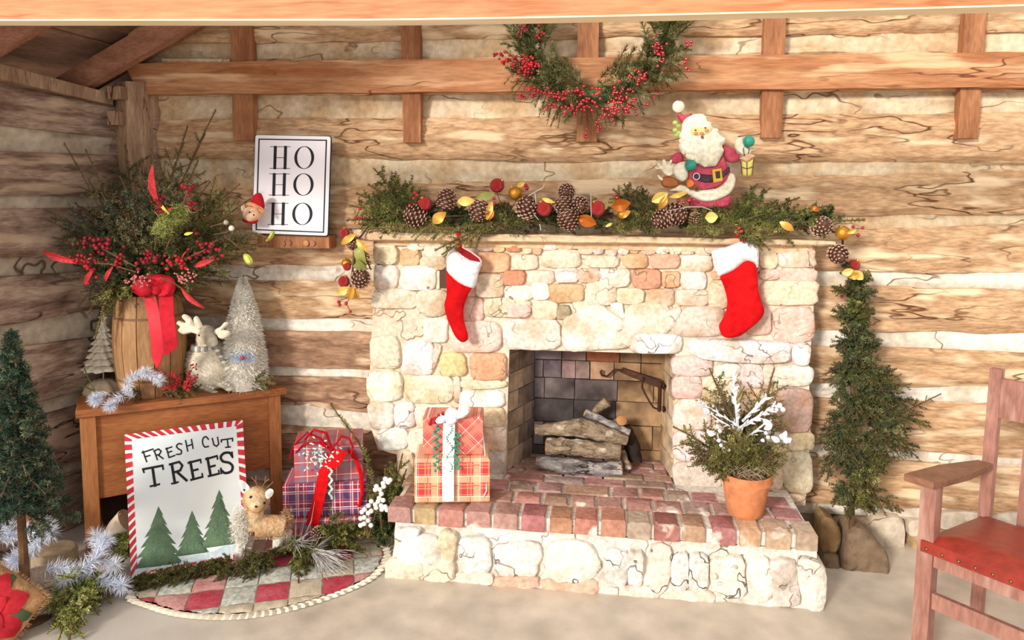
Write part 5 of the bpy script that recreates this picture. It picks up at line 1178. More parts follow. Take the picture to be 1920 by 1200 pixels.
M_rleaf = mat('glitter_red_leaf', 'd63a3a', 'b52430', scale=30, rough=.4, bump=.5, bscale=150); M_berry = mat('red_berry', 'c4202c', '8e1420', scale=12, rough=.22, spec=.6); M_berryd = mat('dark_berry', '9c1c2c', '6e101c', scale=12, rough=.25, spec=.6)
M_pinkb = mat('frosted_berry', 'd98a86', 'c05a5e', scale=30, rough=.5)
def qpts(a, b, sag=0.0, n=9, mid=None):
    a, b = Vector(a), Vector(b); m = (a+b)/2+Vector((0, 0, sag)) if mid is None else Vector(mid)
    return [a*(1-t)**2+m*2*t*(1-t)+b*t*t for t in [i/n for i in range(n+1)]]
def bough(root, a, b, m, sag=.02, nl=.018, dens=520, side=9, sl=.4, wd=.0026, flat=(0, -1, .25), rec=0, spread=.72, name='needles', tw=True, tr=.003, mid=None):
    nd = Needles(); tb = MB() if tw else None
    fir(nd, tb, qpts(a, b, sag, 10, mid), nl, dens, wd, side, sl, flat, spread, tr, rec)
    o = nd.obj(name, m, root); 
    if tb and tb.n: obj('twig', tb, M_wood, root, kind=None)
    return o
def bouthing(label, a, b, m, group, cat='evergreen bough', nm='evergreen_bough', **k):
    r = thing(nm, label, cat, a, group); bough(r, a, b, m, **k); return r
def leaf3(mb, base, tip, wd, bend=.15, up=(0, -1, 0), n=8, th=.0008, fold=.2):
    base, tip = Vector(base), Vector(tip); d = tip-base; L_ = d.length; d.normalize(); u = Vector(up); s = d.cross(u).normalized(); u = s.cross(d).normalized(); V = []
    for i in range(n+1):
        t = i/n; w3 = wd*math.sin(pi*min(1, t*.96+.02))**.8; c = base+d*(L_*t)+u*(bend*L_*math.sin(pi*t))
        V += [c-s*w3*.5+u*(w3*fold), c, c+s*w3*.5+u*(w3*fold), c+s*w3*.5+u*(w3*fold-th), c-u*th, c-s*w3*.5+u*(w3*fold-th)]
    mb.add(V, [(i*6+q, i*6+(q+1) % 6, (i+1)*6+(q+1) % 6, (i+1)*6+q) for i in range(n) for q in range(6)])
def berries(parent, pts, r, m, name='berry_cluster', Yj=.012):
    mb = MB()
    for p in pts: mb.ball(p, (r*random.uniform(.8, 1.15),)*3, 8, 6)
    return obj(name, mb, m, parent, kind='stuff')
def cluster_px(cx, cy, sx, sy, n, Y, dy=.02): return [P(random.gauss(cx, sx), random.gauss(cy, sy), Y+random.uniform(-dy, dy)) for _ in range(n)]
# ---------------- bouquet in the keg
K0 = Vector((bx, by_, zt_b-.02))
bq = thing('evergreen_bouquet', 'huge wild bouquet of evergreen branches, red berries and glittered leaves standing in the keg', 'bouquet', K0)
def kb(x, y, Y, m, **k):
    for _ in range(60):
        p_ = P(x, y, Y)
        if p_.x > LW0.x+dw.x/dw.y*(p_.y-LW0.y)+.07: break
        Y -= .02
    a = K0+Vector((random.uniform(-.06, .06), random.uniform(-.05, .05), 0)); b = P(x, y, Y)
    mid = a.lerp(b, .45)+Vector((0, 0, .09))
    bough(bq, a, b, m, name='branch_needles', mid=k.pop('mid', mid), **k)
BL = [(88,412,-.42,G_dark),(100,445,-.46,G_olive),(82,392,-.38,G_blue),(140,380,-.34,G_dark),(150,470,-.44,G_dark),(165,335,-.3,G_olive),(190,360,-.34,G_blue),(215,295,-.22,G_blue),(235,270,-.2,G_dark),(262,300,-.22,G_dark),
      (300,300,-.26,G_olive),(325,330,-.3,G_dark),(345,268,-.2,G_olive),(372,300,-.2,G_olive),(395,340,-.24,G_dark),(420,355,-.2,G_moss),(450,345,-.2,G_ced),(470,372,-.24,G_ced),(440,420,-.3,G_moss),(490,440,-.28,G_moss),(505,455,-.26,G_ced),(455,470,-.3,G_olive),
      (410,450,-.36,G_dark),(350,420,-.42,G_ced),(300,400,-.42,G_olive),(240,400,-.42,G_olive),(200,420,-.44,G_dark),(170,510,-.42,G_dark),(230,470,-.44,G_dark),(360,480,-.4,G_moss),(250,350,-.3,G_olive),(290,450,-.46,G_dark),(330,470,-.46,G_dark),(150,420,-.42,G_blue),(225,330,-.36,G_blue),(280,350,-.38,G_dark),(200,480,-.46,G_dark),(430,400,-.34,G_dark),(380,390,-.4,G_olive)]
for (x, y, Y, m) in BL: kb(x, y, Y, m, nl=.019, dens=430, side=11, sl=.45, wd=.0027, rec=1, flat=None)
for (x, y, Y, m) in [(405,205,-.14,G_olive),(352,236,-.16,G_olive),(120,268,-.3,G_olive),(160,280,-.3,G_olive),(385,250,-.15,G_olive)]:
    kb(x, y, Y, m, nl=.016, dens=420, side=10, sl=.22, wd=.0026, rec=1)
# long dark cedar sprays hanging over the rim
for (x, y, Y, m) in [(165,590,-.4,G_dark),(185,612,-.42,G_moss),(178,636,-.43,G_lime),(150,570,-.38,G_blue),(215,600,-.4,G_dark),(205,560,-.44,G_moss),(160,545,-.42,G_blue)]:
    kb(x, y, Y, m, nl=.013, dens=560, side=12, sl=.4, wd=.0024, mid=P(205, 490, Y-.02), flat=None, rec=1)
for (x, y, Y) in [(320,410,-.47),(305,425,-.48),(335,400,-.47)]:
    nd = Needles(); n = 700; nd.add(np.array(P(x, y, Y))+rng.normal(size=(n, 3))*.015, rng.normal(size=(n, 3))+np.array([0, -.6, -.4]), .024, .0022); nd.obj('lime_sprig', G_lime, bq)
for (a, b, w) in [((150,493),(80,470),.028),((176,505),(160,535),.022),((212,500),(198,528),.018),((298,385),(286,310),.03),((365,500),(402,486),.022),((340,540),(383,578),.022),((312,398),(325,388),.01),((345,440),(362,436),.012),((350,470),(340,486),.006),((300,378),(318,402),.012)]:
    m_ = MB(); leaf3(m_, P(a[0], a[1], -.5), P(b[0], b[1], -.5), w, .12, fold=.25); obj('glitter_leaf', m_, M_rleaf if w != .012 else mat('yellow_leaf', 'd3c94e', rough=.5), bq)
for (cx, cy, sx, sy, n, r, m) in [(182,458,17,7,26,.009,M_berryd),(160,488,14,6,26,.0065,M_berry),(170,515,6,12,14,.007,M_berry),(353,352,6,6,10,.009,M_berryd),(298,385,7,12,26,.006,M_berryd),(385,468,14,10,26,.0085,M_berryd),(280,488,12,8,22,.008,M_berryd),(330,492,12,8,20,.0075,M_berry),(262,527,10,8,34,.0045,M_pinkb),(245,522,10,5,14,.004,M_pinkb),(345,520,12,7,34,.0045,M_pinkb),(222,488,6,6,8,.008,M_berry),(362,386,5,4,6,.008,M_berryd)]:
    berries(bq, cluster_px(cx, cy, sx, sy, n, -.5), r, m)
for (x, y, r, c) in [(434,428,.011,'ece0cc'),(424,417,.01,'a8a090'),(166,486,.004,'f0e8dc')]:
    m_ = MB(); m_.ball(P(x, y, -.47), (r,)*3); obj('white_pod', m_, mat('pod_'+c, c, rough=.5), bq)
for (pl_, c) in (([(455,478),(464,476),(472,484),(474,492),(468,497),(460,492)], 'c3c95a'), ([(508,436),(515,432),(514,441),(507,450),(497,453),(502,446)], 'b3b54a')):
    m_ = MB(); inflate(m_, smooth_poly(pl_, 2), pmap(-.42), .012, 5, 3, 'mirror', hb=.01); obj('lemon_leaf', m_, mat('lemon_'+c, c, rough=.4), bq)
m_ = MB()
for pts in ([(420,440,-.42),(445,462,-.42),(460,472,-.42),(464,480,-.42)], [(450,430,-.42),(480,436,-.42),(500,446,-.42)], [(400,440,-.46),(425,436,-.46),(434,428,-.47)], [(395,425,-.46),(412,420,-.47),(424,417,-.47)], [(255,500,-.5),(225,485,-.5),(182,460,-.5)], [(255,510,-.5),(205,495,-.5),(150,492,-.5)], [(320,500,-.5),(360,480,-.5),(385,468,-.5)], [(290,470,-.46),(296,430,-.46),(298,385,-.48)], [(310,470,-.46),(335,410,-.47),(353,352,-.48)], [(300,520,-.5),(325,530,-.5),(340,540,-.5)]):
    m_.tube([P(*p) for p in pts], .0025, 5)
obj('stem', m_, M_wood, bq)
# ---------------- mantel boughs
def YZ(x, y, Y): return P(x, y, Y)
mg = 'evergreen boughs on the mantel'
mb1 = thing('evergreen_bough', 'bushy fir bough fanning upward at the left end of the mantel shelf', 'evergreen bough', P(760, 425, -.12), mg)
for (x, y, Y) in [(700,315,-.06),(735,330,-.08),(655,385,-.14),(668,362,-.1),(690,345,-.1),(760,345,-.1),(650,412,-.16),(700,385,-.18),(780,365,-.12),(740,375,-.17),(672,420,-.18)]:
    bough(mb1, P(785, 425, -.13), P(x, y, Y), G_fir, .02, .02, 600, 9, .42, .0032, rec=1)
mb2 = thing('evergreen_bough', 'thin yellowish fir twig lying flat along the mantel edge under the left pinecones', 'evergreen bough', P(860, 432, -.19), mg)
for (x, y) in [(690,428),(720,420),(700,433)]: bough(mb2, P(862, 432, -.2), P(x, y, -.2), G_yew, .01, .017, 550, 7, .22, .0026)
mb3 = thing('evergreen_bough', 'fir sprig drooping over the mantel edge beside the narrow stocking', 'evergreen bough', P(925, 420, -.2), mg)
for (x, y, Y) in [(815,470,-.235),(828,478,-.235),(850,432,-.23),(880,452,-.23),(900,440,-.22),(870,425,-.2)]: bough(mb3, P(925, 418, -.2), P(x, y, Y), G_fir, .01, .018, 560, 7, .3, .0027)
mb4 = thing('evergreen_bough', 'low mossy green bough in the middle of the mantel left of the red balls', 'evergreen bough', P(960, 425, -.2), mg)
for (x, y, Y) in [(925,395,-.2),(960,410,-.2),(985,428,-.2),(905,425,-.2),(950,380,-.16),(1000,415,-.2)]: bough(mb4, P(945, 430, -.19), P(x, y, Y), G_moss, .03, .015, 700, 9, .5, .003, rec=1)
mb5 = thing('evergreen_bough', 'rounded green bough on the mantel right of the red balls and below the Santa figure', 'evergreen bough', P(1200, 425, -.2), mg)
for (x, y, Y) in [(1150,355,-.1),(1170,345,-.1),(1205,352,-.1),(1225,372,-.14),(1215,400,-.2),(1190,432,-.22),(1150,428,-.2),(1240,436,-.22),(1215,440,-.23),(1180,400,-.2),(1250,415,-.21),(1130,425,-.2)]: bough(mb5, P(1200, 425, -.18), P(x, y, Y), random.choice([G_fir, G_moss, G_ced]), .03, .015, 600, 9, .5, .003, rec=1)
mb6 = thing('evergreen_bough', 'long straight fir bough reaching past the right end of the mantel shelf', 'evergreen bough', P(1380, 420, -.2), mg)
for (x, y, Y, s) in [(1622,412,-.18,.0),(1560,385,-.14,.01),(1500,370,-.12,.01),(1445,352,-.1,.02),(1420,345,-.08,.02),(1480,436,-.2,.01),(1540,400,-.16,.01),(1410,380,-.16,.02),(1460,395,-.18,.01)]: bough(mb6, P(1372, 422, -.18), P(x, y, Y), G_fir if x != 1480 else G_yew, s, .018, 600, 10, .25, .003, rec=1)
mb7 = thing('evergreen_bough', 'fir sprig hanging over the mantel edge beside the broad stocking', 'evergreen bough', P(1385, 425, -.21), mg)
for (x, y, Y) in [(1430,470,-.24),(1445,450,-.235),(1420,440,-.22),(1350,428,-.2),(1320,418,-.2),(1345,405,-.18),(1290,425,-.21),(1300,400,-.18),(1275,432,-.22)]: bough(mb7, P(1380, 425, -.2), P(x, y, Y), random.choice([G_ced, G_fir, G_moss]), .02, .016, 550, 8, .42, .003, rec=1)
# ---------------- decorated garland
gl = thing('decorated_garland', 'mantel garland of pinecones, red and gold balls and gilded leaves hanging down at both ends', 'garland', P(1100, 425, -.16))
M_vine = mat('garland_vine', '6a4a34', '4c3424', scale=10, rough=.9)
m_ = MB(); m_.tube([P(x, y, Y) for x, y, Y in [(655,560,-.2),(662,500,-.22),(668,455,-.22),(690,425,-.16),(760,412,-.14),(850,405,-.14),(950,400,-.14),(1060,408,-.13),(1150,405,-.14),(1250,410,-.14),(1350,415,-.14),(1450,424,-.14),(1540,428,-.14),(1580,440,-.14),(1580,480,-.12),(1598,510,-.1),(1600,550,-.09)]], .005, 6); obj('vine', m_, M_vine, gl)
for pts in ([(990,368),(1003,360),(1018,352),(1021,345)], [(1003,362),(1005,380),(995,395),(1010,412)], [(1108,360),(1108,385),(1109,412)], [(1040,385),(1046,400)], [(1255,395),(1290,388),(1318,388),(1335,395)], [(1012,420),(1014,432)]):
    m_ = MB(); m_.tube([P(x, y, -.215) for x, y in pts], .0018, 5); obj('curled_twig', m_, M_silver, gl)
M_scale = mat('cone_scale', '6a4534', '4a2e22', scale=20, rough=.6); M_tip = mat('cone_tip', 'c9a58e', 'b08a72', rough=.6)
def cone_mesh():
    mb = MB(); Hh = 1.0
    mb.lathe([(.06, -.5), (.3, -.42), (.36, -.2), (.3, .15), (.16, .4), (.02, .5)], (0, 0, 0), 10)
    for i in range(78):
        t = i/78; z = -.46+t*.94; r = .40*math.sin(pi*(.16+.8*t))**.8; an = i*2.39996
        d = Vector((cos(an), sin(an), 0)); s = Vector((-sin(an), cos(an), 0)); u = Vector((0, 0, 1)); c = d*r*.55+u*z; tip = d*(r+.10)+u*(z-.01)
        w3 = .095*(1-.5*t); V = [c-s*w3*.5, c+s*w3*.5, tip+s*w3+u*.02-d*.03, tip-s*w3+u*.02-d*.03, c-u*.05, tip-u*.03+s*w3*.7, tip-u*.03-s*w3*.7, tip+d*.03-u*.005]
        mb.add([tuple(v) for v in V], [(0, 1, 2, 3), (0, 3, 6, 4), (1, 4, 5, 2), (4, 6, 5)], 0); mb.add([tuple(V[2]), tuple(V[3]), tuple(V[6]), tuple(V[5]), tuple(V[7])], [(0, 4, 3), (0, 1, 4), (1, 2, 4), (2, 3, 4)], 1)
    return mb.mesh('pine_cone', [M_scale, M_tip], True)
CM = cone_mesh(); CM2 = None
def place(name, me, loc, rot, sc, parent):
    o = bpy.data.objects.new(name, me); COL.objects.link(o); M = Matrix.Translation(loc) @ rot.to_4x4() @ Matrix.Diagonal((*sc, 1)) if hasattr(sc, '__len__') else Matrix.Translation(loc) @ rot.to_4x4() @ Matrix.Scale(sc, 4)
    o.parent = parent; o.matrix_parent_inverse = parent_inv(parent); o.matrix_basis = M; return o
def axis_rot(dx, dy, dyy): return Vector((dx, dyy, -dy)).to_track_quat('Z', 'Y').to_matrix()
MPX = MPP(1100, 400, -.16)
for (x, y, L_, dx, dy, dd, Y) in [(838,373,42,.2,-1,.2,-.2),(898,397,42,-.2,1,-.3,-.215),(777,404,46,-1,-.35,-.3,-.2),(988,387,44,.2,-1,-.5,-.2),(1062,360,34,.1,.2,-1,-.16),(1087,384,34,.5,.4,-1,-.19),(1058,388,38,.3,1,-.2,-.21),(1067,414,42,.5,1,-.1,-.215),(1268,402,44,.9,.3,-.4,-.19),(1240,412,40,-.8,.4,-.3,-.2),(1541,424,40,.1,-.4,-1,-.17),(1572,478,38,.1,.5,-1,-.17),(677,522,40,.6,-.5,-.6,-.22),(663,457,30,.2,.4,-1,-.2),(1475,424,24,1,.1,-.5,-.18),(1305,412,26,.2,.6,-.8,-.19)]:
    place('pine_cone', CM, P(x, y, Y), axis_rot(dx, dy, dd), L_*MPX, gl)
M_gred = mat('glitter_red_ball', 'd01e24', '9c1218', scale=40, rough=.3, bump=.6, bscale=120, c3='ff7a6a', s3=60, lo3=.6, hi3=.66, spec=.6); M_gold = mat('gold_ball', 'e0a13a', 'b87420', scale=14, rough=.28, metal=.6, bump=.2, bscale=40); M_cap = mat('gold_cap', 'c79a4a', rough=.3, metal=.8)
bm_ = MB(); bm_.ball((0, 0, 0), 1, 20, 14); MR = bm_.mesh('red_ball', M_gred); MG = bm_.mesh('gold_ball', M_gold); cpm = MB(); cpm.lathe([(.3, .92), (.3, 1.12), (.22, 1.15)], (0, 0, 0), 12); MC = cpm.mesh('cap', M_cap)
for (nm, me, x, y, r, Y) in [('red_ball', MR, 798,382,13,-.2),('red_ball', MR, 932,348,14,-.15),('red_ball', MR, 1021,391,14.5,-.21),('red_ball', MR, 1121,391,14.5,-.2),('red_ball', MR, 646,437,10,-.19),('red_ball', MR, 645,528,11.5,-.21),('red_ball', MR, 1601,498,11,-.12),
                           ('gold_ball', MG, 966,362,13,-.18),('gold_ball', MG, 1167,402,9,-.21),('gold_ball', MG, 1580,437,13,-.19),('gold_ball', MG, 650,494,10,-.2),('red_ball', MR, 651,500,8,-.215)]:
    R3 = Matrix.Rotation(random.uniform(-.8, .8), 3, 'Y'); b_ = place(nm, me, P(x, y, Y), R3, r*MPX, gl); place('cap', MC, P(x, y, Y), R3, r*MPX, b_)
M_gl = mat('gilded_leaf', 'dba84e', 'b8802e', scale=12, rough=.35, metal=.35); M_cop = mat('copper_leaf', 'c26a1e', '9c4e12', scale=12, rough=.35, metal=.35); M_yl = mat('pale_gold_leaf', 'ecd07a', 'd4ac4a', scale=12, rough=.4, metal=.2); M_gg = mat('green_gold_leaf', '9c9c52', '6e7434', scale=12, rough=.45)
for (a, b, w3, m) in [((812,418),(836,398),.045,M_gl),((858,378),(890,376),.04,M_yl),((893,372),(928,364),.035,M_gg),((922,378),(913,412),.03,M_gl),((912,412),(926,395),.03,M_cop),((1083,408),(1118,420),.05,M_cop),((1118,420),(1086,412),.03,M_cop),((1147,388),(1182,380),.05,M_cop),((1160,405),(1182,396),.03,M_gl),((1222,378),(1252,362),.04,M_yl),((1236,392),(1250,366),.03,M_gl),((1322,408),(1346,406),.045,M_yl),((1462,416),(1488,432),.03,M_gl),((1148,418),(1135,425),.012,M_yl),
                     ((640,458),(668,438),.03,M_gl),((668,448),(688,470),.03,M_gl),((660,485),(690,505),.04,M_gg),((672,452),(686,500),.045,M_gg),((632,548),(660,540),.035,M_yl),((655,562),(664,535),.035,M_gl),((672,560),(664,538),.03,M_gl),((1016,372),(1040,380),.018,M_yl),((970,350),(984,342),.02,M_yl),
                     ((1578,512),(1600,506),.03,M_yl),((1598,508),(1618,524),.035,M_yl),((1590,518),(1612,514),.03,M_gl),((1588,438),(1606,430),.015,M_yl),((1520,388),(1536,396),.02,M_cop),((1140,378),(1125,402),.014,M_gg),((1255,370),(1290,360),.02,M_yl)]:
    m_ = MB(); leaf3(m_, P(a[0], a[1], -.215 if m != M_gg else -.2), P(b[0], b[1], -.225 if m != M_gg else -.2), w3, random.uniform(.05, .25), fold=random.uniform(.05, .3)); obj('gilded_leaf', m_, m, gl)
bsh = MB(); bsh.ball((0, 0, 0), 1, 8, 6); MBY = bsh.mesh('berry', M_berry)
for (x, y, Y) in [(776,372,-.2),(782,366,-.2),(768,385,-.2),(778,362,-.19),(786,378,-.2),(904,378,-.22),(909,386,-.22),(928,380,-.21),(926,372,-.2),(988,353,-.16),(986,348,-.15),(1157,371,-.18),(1155,365,-.17),(675,391,-.2),(667,409,-.2),(678,407,-.2),(1600,425,-.16),(1618,427,-.15),(1609,441,-.15),(1588,535,-.1),(1594,542,-.1),(1586,545,-.1),(1600,543,-.1),(1590,530,-.1),(1578,556,-.1),(635,566,-.21),(649,569,-.21),(657,584,-.21),(637,572,-.21),(1272,376,-.2),(1282,380,-.2),(1292,376,-.2),(1302,375,-.19),(903,383,-.22),(1390,434,-.23),(1386,428,-.22)]:
    place('berry', MBY, P(x, y, Y), Matrix.Identity(3), 3.6*MPX*random.uniform(.85, 1.15), gl)
m_ = MB()
for pts in ([(655,560,-.21),(649,569,-.21),(657,584,-.21)], [(655,558,-.21),(640,562,-.21),(636,571,-.21)], [(1600,550,-.1),(1590,545,-.1),(1578,556,-.1)], [(1580,440,-.16),(1600,430,-.16),(1618,427,-.15)], [(1585,438,-.17),(1600,440,-.16),(1609,441,-.15)], [(668,440,-.2),(656,436,-.2),(646,437,-.19)], [(662,497,-.22),(655,496,-.21),(650,494,-.2)], [(932,362,-.15),(940,385,-.15),(945,405,-.15)], [(966,375,-.17),(970,395,-.16),(968,410,-.15)], [(665,420,-.2),(668,408,-.2),(675,391,-.2)], [(780,385,-.2),(776,372,-.2),(778,362,-.19)], [(1157,390,-.18),(1157,378,-.18),(1155,365,-.17)]):
    m_.tube([P(*p) for p in pts], .0016, 5)
obj('wire_stem', m_, M_vine, gl)
bough(gl, P(668, 455, -.2), P(696, 506, -.17), G_moss, .01, .016, 500, 6, .4, .003, name='garland_needles')
bough(gl, P(1590, 520, -.1), P(1600, 580, -.1), G_fir, .01, .014, 500, 6, .3, .0026, name='garland_needles')
for _k in range(26):
    _x = random.choice([random.uniform(760, 1130), random.uniform(1220, 1560)]); _y = random.uniform(378, 415); bough(gl, P(_x, 428, -.12), P(_x+random.uniform(-50, 50), _y, -.09-random.uniform(0, .08)), random.choice([G_dark, G_moss, G_fir, G_ced]), .02, .017, 620, 9, .55, .0032, name='garland_needles', flat=None, rec=1)
for (x0, x1) in ((780, 870), (820, 900), (870, 960), (930, 1010), (980, 1060), (1030, 1110), (1090, 1150), (1250, 1330), (1470, 1560)): bough(gl, P(x0, 420, -.13), P(x1, 400, -.11), G_dark, .02, .018, 700, 9, .6, .0034, name='garland_needles', flat=None, rec=1)
# ---------------- wreath
YW_ = -.16; wc = P(1117, 42, YW_); RWr = 138*MPP(1117, 60, YW_)
wr_ = thing('evergreen_wreath', 'large pine wreath with red berry sprigs hung high on the log wall over the mantel', 'wreath', wc)
nd = Needles(); tb = MB(); nd2 = Needles()
for i in range(330):
    a = 2*pi*i/330+random.uniform(-.03, .03); r = RWr*random.uniform(.74, 1.14); c = wc+Vector((cos(a)*r, random.uniform(-.04, .01), sin(a)*r))
    rad = Vector((cos(a), 0, sin(a))); tan = Vector((-sin(a), 0, cos(a)))*(-1 if cos(a) > 0 else 1)
    out = random.uniform(-1, 1); d = (tan*(-.7)+rad*out*.9+Vector((0, -random.uniform(.1, .9), 0))).normalized()
    fir(nd if i % 3 else nd2, tb, curve_pts(c, d, random.uniform(.09, .15), .1, 6), .03, 900, .0026, 0, 0, None, .55, .0016)
for i in range(60):
    a = -pi/2+random.uniform(-1.1, 1.1); r = RWr*random.uniform(1.0, 1.25); c = wc+Vector((cos(a)*r, random.uniform(-.02, .02), sin(a)*r)); d = Vector((cos(a)*.8+random.uniform(-.4, .4), -.1, sin(a)-.3)).normalized()
    fir(nd2, tb, curve_pts(c, d, random.uniform(.05, .11), .3, 5), .022, 400, .0018, 0, 0, None, .5, .0012)
nd.obj('pine_needles', leafmat('wreath_pine', '7c7e4c', '5a6034', 'c9c090'), wr_); nd2.obj('pine_needles', leafmat('wreath_pine_dark', '66683c', '484e2a', 'a09c68'), wr_); obj('twigs', tb, M_wood, wr_, kind='stuff')
m_ = MB(); m_.tube([wc+Vector((cos(2*pi*i/48)*RWr, .02, sin(2*pi*i/48)*RWr)) for i in range(49)], .03, 8); obj('ring', m_, G_dark, wr_)
for (cx, cy, sx, sy, n) in [(938,102,6,5,10),(955,115,8,6,18),(990,118,10,10,34),(983,130,12,8,24),(1010,172,14,5,26),(1045,180,16,5,34),(1083,172,6,5,14),(1110,172,9,4,10),(1080,205,12,8,24),(1100,192,10,7,20),(1160,175,10,8,26),(1155,195,10,9,24),(1135,215,8,9,18),(1198,143,9,7,26),(1235,90,5,8,14),(1240,105,4,14,16),(1120,238,5,8,10),(1100,252,3,5,6),(1290,80,6,6,8),(1175,205,14,8,16),(1195,190,8,6,10),(1040,200,8,5,12),(985,60,6,6,8),(1285,120,4,8,8),(1010,70,6,6,8),(975,180,6,4,6),(1230,180,4,3,4)]:
    berries(wr_, cluster_px(cx, cy, sx, sy, n, YW_-.1, .02), .0058, M_berry, 'berry_sprig')
# ---------------- terracotta pot with frosted greens
YP0 = PZ(1396, 962, HT).y; pc = P(1396, 965, YP0); mpot = MPP(1396, 920, YP0)
pot = thing('potted_greens', 'terracotta pot of cedar sprigs and white frosted branches on the right end of the hearth', 'potted plant', (pc.x, YP0, HT))
M_terra = mat('terracotta', 'd98a5c', 'c97a4c', scale=4, rough=.75, c3='e6b090', s3=3, lo3=.56, hi3=.75, bump=.08)
zt_p = P(1396, 882, YP0).z; hp = zt_p-HT; m_ = MB()
m_.lathe([(.0, HT+.002), (32*mpot, HT+.002), (33.5*mpot, HT+.006), (44*mpot, HT+hp*.74), (44.2*mpot, HT+hp*.76), (48*mpot, HT+hp*.78), (49.5*mpot, HT+hp*.985), (48*mpot, HT+hp), (44*mpot, HT+hp*.98), (42*mpot, HT+hp*.85)], (pc.x, YP0, 0), 40); obj('clay_pot', m_, M_terra, pot)
m_ = MB(); m_.lathe([(43*mpot, HT+hp*.9), (20*mpot, HT+hp*1.0), (0.001, HT+hp*1.02)], (pc.x, YP0, 0), 24, None, lambda a, z: .06*math.sin(a*7)); obj('soil', m_, M_wood, pot)
m_ = MB(); 
for i in range(190):
    a = random.uniform(0, 2*pi); r = random.uniform(25, 50)*mpot; c = Vector((pc.x+cos(a)*r, YP0+sin(a)*r, HT+hp*1.0+random.uniform(0, .03))); b2 = random.uniform(0, 2*pi)
    m_.tube([c, c+Vector((cos(b2)*.02, sin(b2)*.02, .01)), c+Vector((cos(b2+.8)*.04, sin(b2+.8)*.035, -.005))], .0009, 3, False)
obj('spanish_moss', m_, mat('dry_moss', 'b09a7e', '8a765e', rough=.95), pot, kind='stuff')
PT = Vector((pc.x, YP0, HT+hp))
for (x, y, d, m, nl) in [(1262,800,-.05,G_ced,.014),(1275,830,-.08,G_ced,.014),(1290,850,-.1,G_moss,.013),(1310,868,-.12,G_moss,.012),(1330,690,.04,G_ced,.016),(1345,720,.03,G_moss,.014),(1355,745,.0,G_dark,.014),(1345,780,-.04,G_ced,.014),(1370,800,-.1,G_yew,.014),(1360,830,-.12,G_yew,.014),(1390,820,-.13,G_ced,.013),(1410,835,-.12,G_moss,.013),(1430,830,-.1,G_moss,.014),(1452,690,.04,G_ced,.014),(1445,720,.03,G_ced,.012),(1440,750,.02,G_moss,.012),(1480,845,-.04,G_ced,.013),(1470,870,-.06,G_ced,.013),(1460,890,-.07,G_yew,.012),(1455,850,-.08,G_moss,.013),(1420,790,-.02,G_dark,.014),(1395,770,0,G_dark,.014),(1370,770,.0,G_dark,.014),(1325,845,-.12,G_ced,.013)]:
    a = PT+Vector((random.uniform(-.03, .03), random.uniform(-.03, .02), -.01)); bough(pot, a, P(x, y, YP0+d), m, .03, nl, 560, 11, .42, .0028, rec=1, name='cedar_sprig')
M_frost = mat('frosted_white', 'f2efee', 'd9dae2', scale=20, rough=.7, bump=.3)
nd = Needles(); tb = MB()
def frost(p0, p1, w3, nb): 
    tb.tube([p0, p1], [w3*.5, w3*.2], 6); 
    for i in range(nb): 
        t = (i+.5)/nb; c = p0.lerp(p1, t); an = random.uniform(0, 6.28); d = ((p1-p0).normalized()*.8+Vector((cos(an)*.6, -abs(sin(an))*.4, sin(an)*.5))).normalized(); L_ = random.uniform(.02, .035); tb.tube([c, c+d*L_*.5, c+d*L_], [w3*.45, w3*.5, w3*.1], 5)
for (a, b, w3, nb) in [((1388,850),(1374,700),.013,22),((1390,800),(1455,760),.01,16),((1392,790),(1438,742),.01,10),((1385,800),(1312,752),.006,14),((1385,810),(1330,775),.006,12),((1400,820),(1440,790),.007,8),((1380,840),(1345,820),.006,8)]:
    frost(P(a[0], a[1], YP0-.04), P(b[0], b[1], YP0-.07), w3, nb)
obj('frosted_branch', tb, M_frost, pot, kind='stuff')
m_ = MB()
for (x, y, r) in [(1462,760,5),(1456,768,4),(1468,768,5),(1474,826,6),(1466,818,5),(1436,812,4),(1440,820,4),(1430,826,4),(1352,835,4),(1358,842,5),(1348,826,4),(1366,843,4),(1345,800,4),(1350,808,4)]: m_.ball(P(x, y, YP0-.08), (r*mpot,)*3, 8, 6)
for (a, b) in [((1462,828),(1446,818)),((1464,824),(1474,808)),((1432,805),(1448,795)),((1340,815),(1325,808)),((1430,785),(1448,800)),((1472,826),(1484,822)),((1330,775),(1318,765))]: leaf3(m_, P(a[0], a[1], YP0-.08), P(b[0], b[1], YP0-.085), .022, .1)
obj('white_blossom', m_, M_frost, pot, kind='stuff')
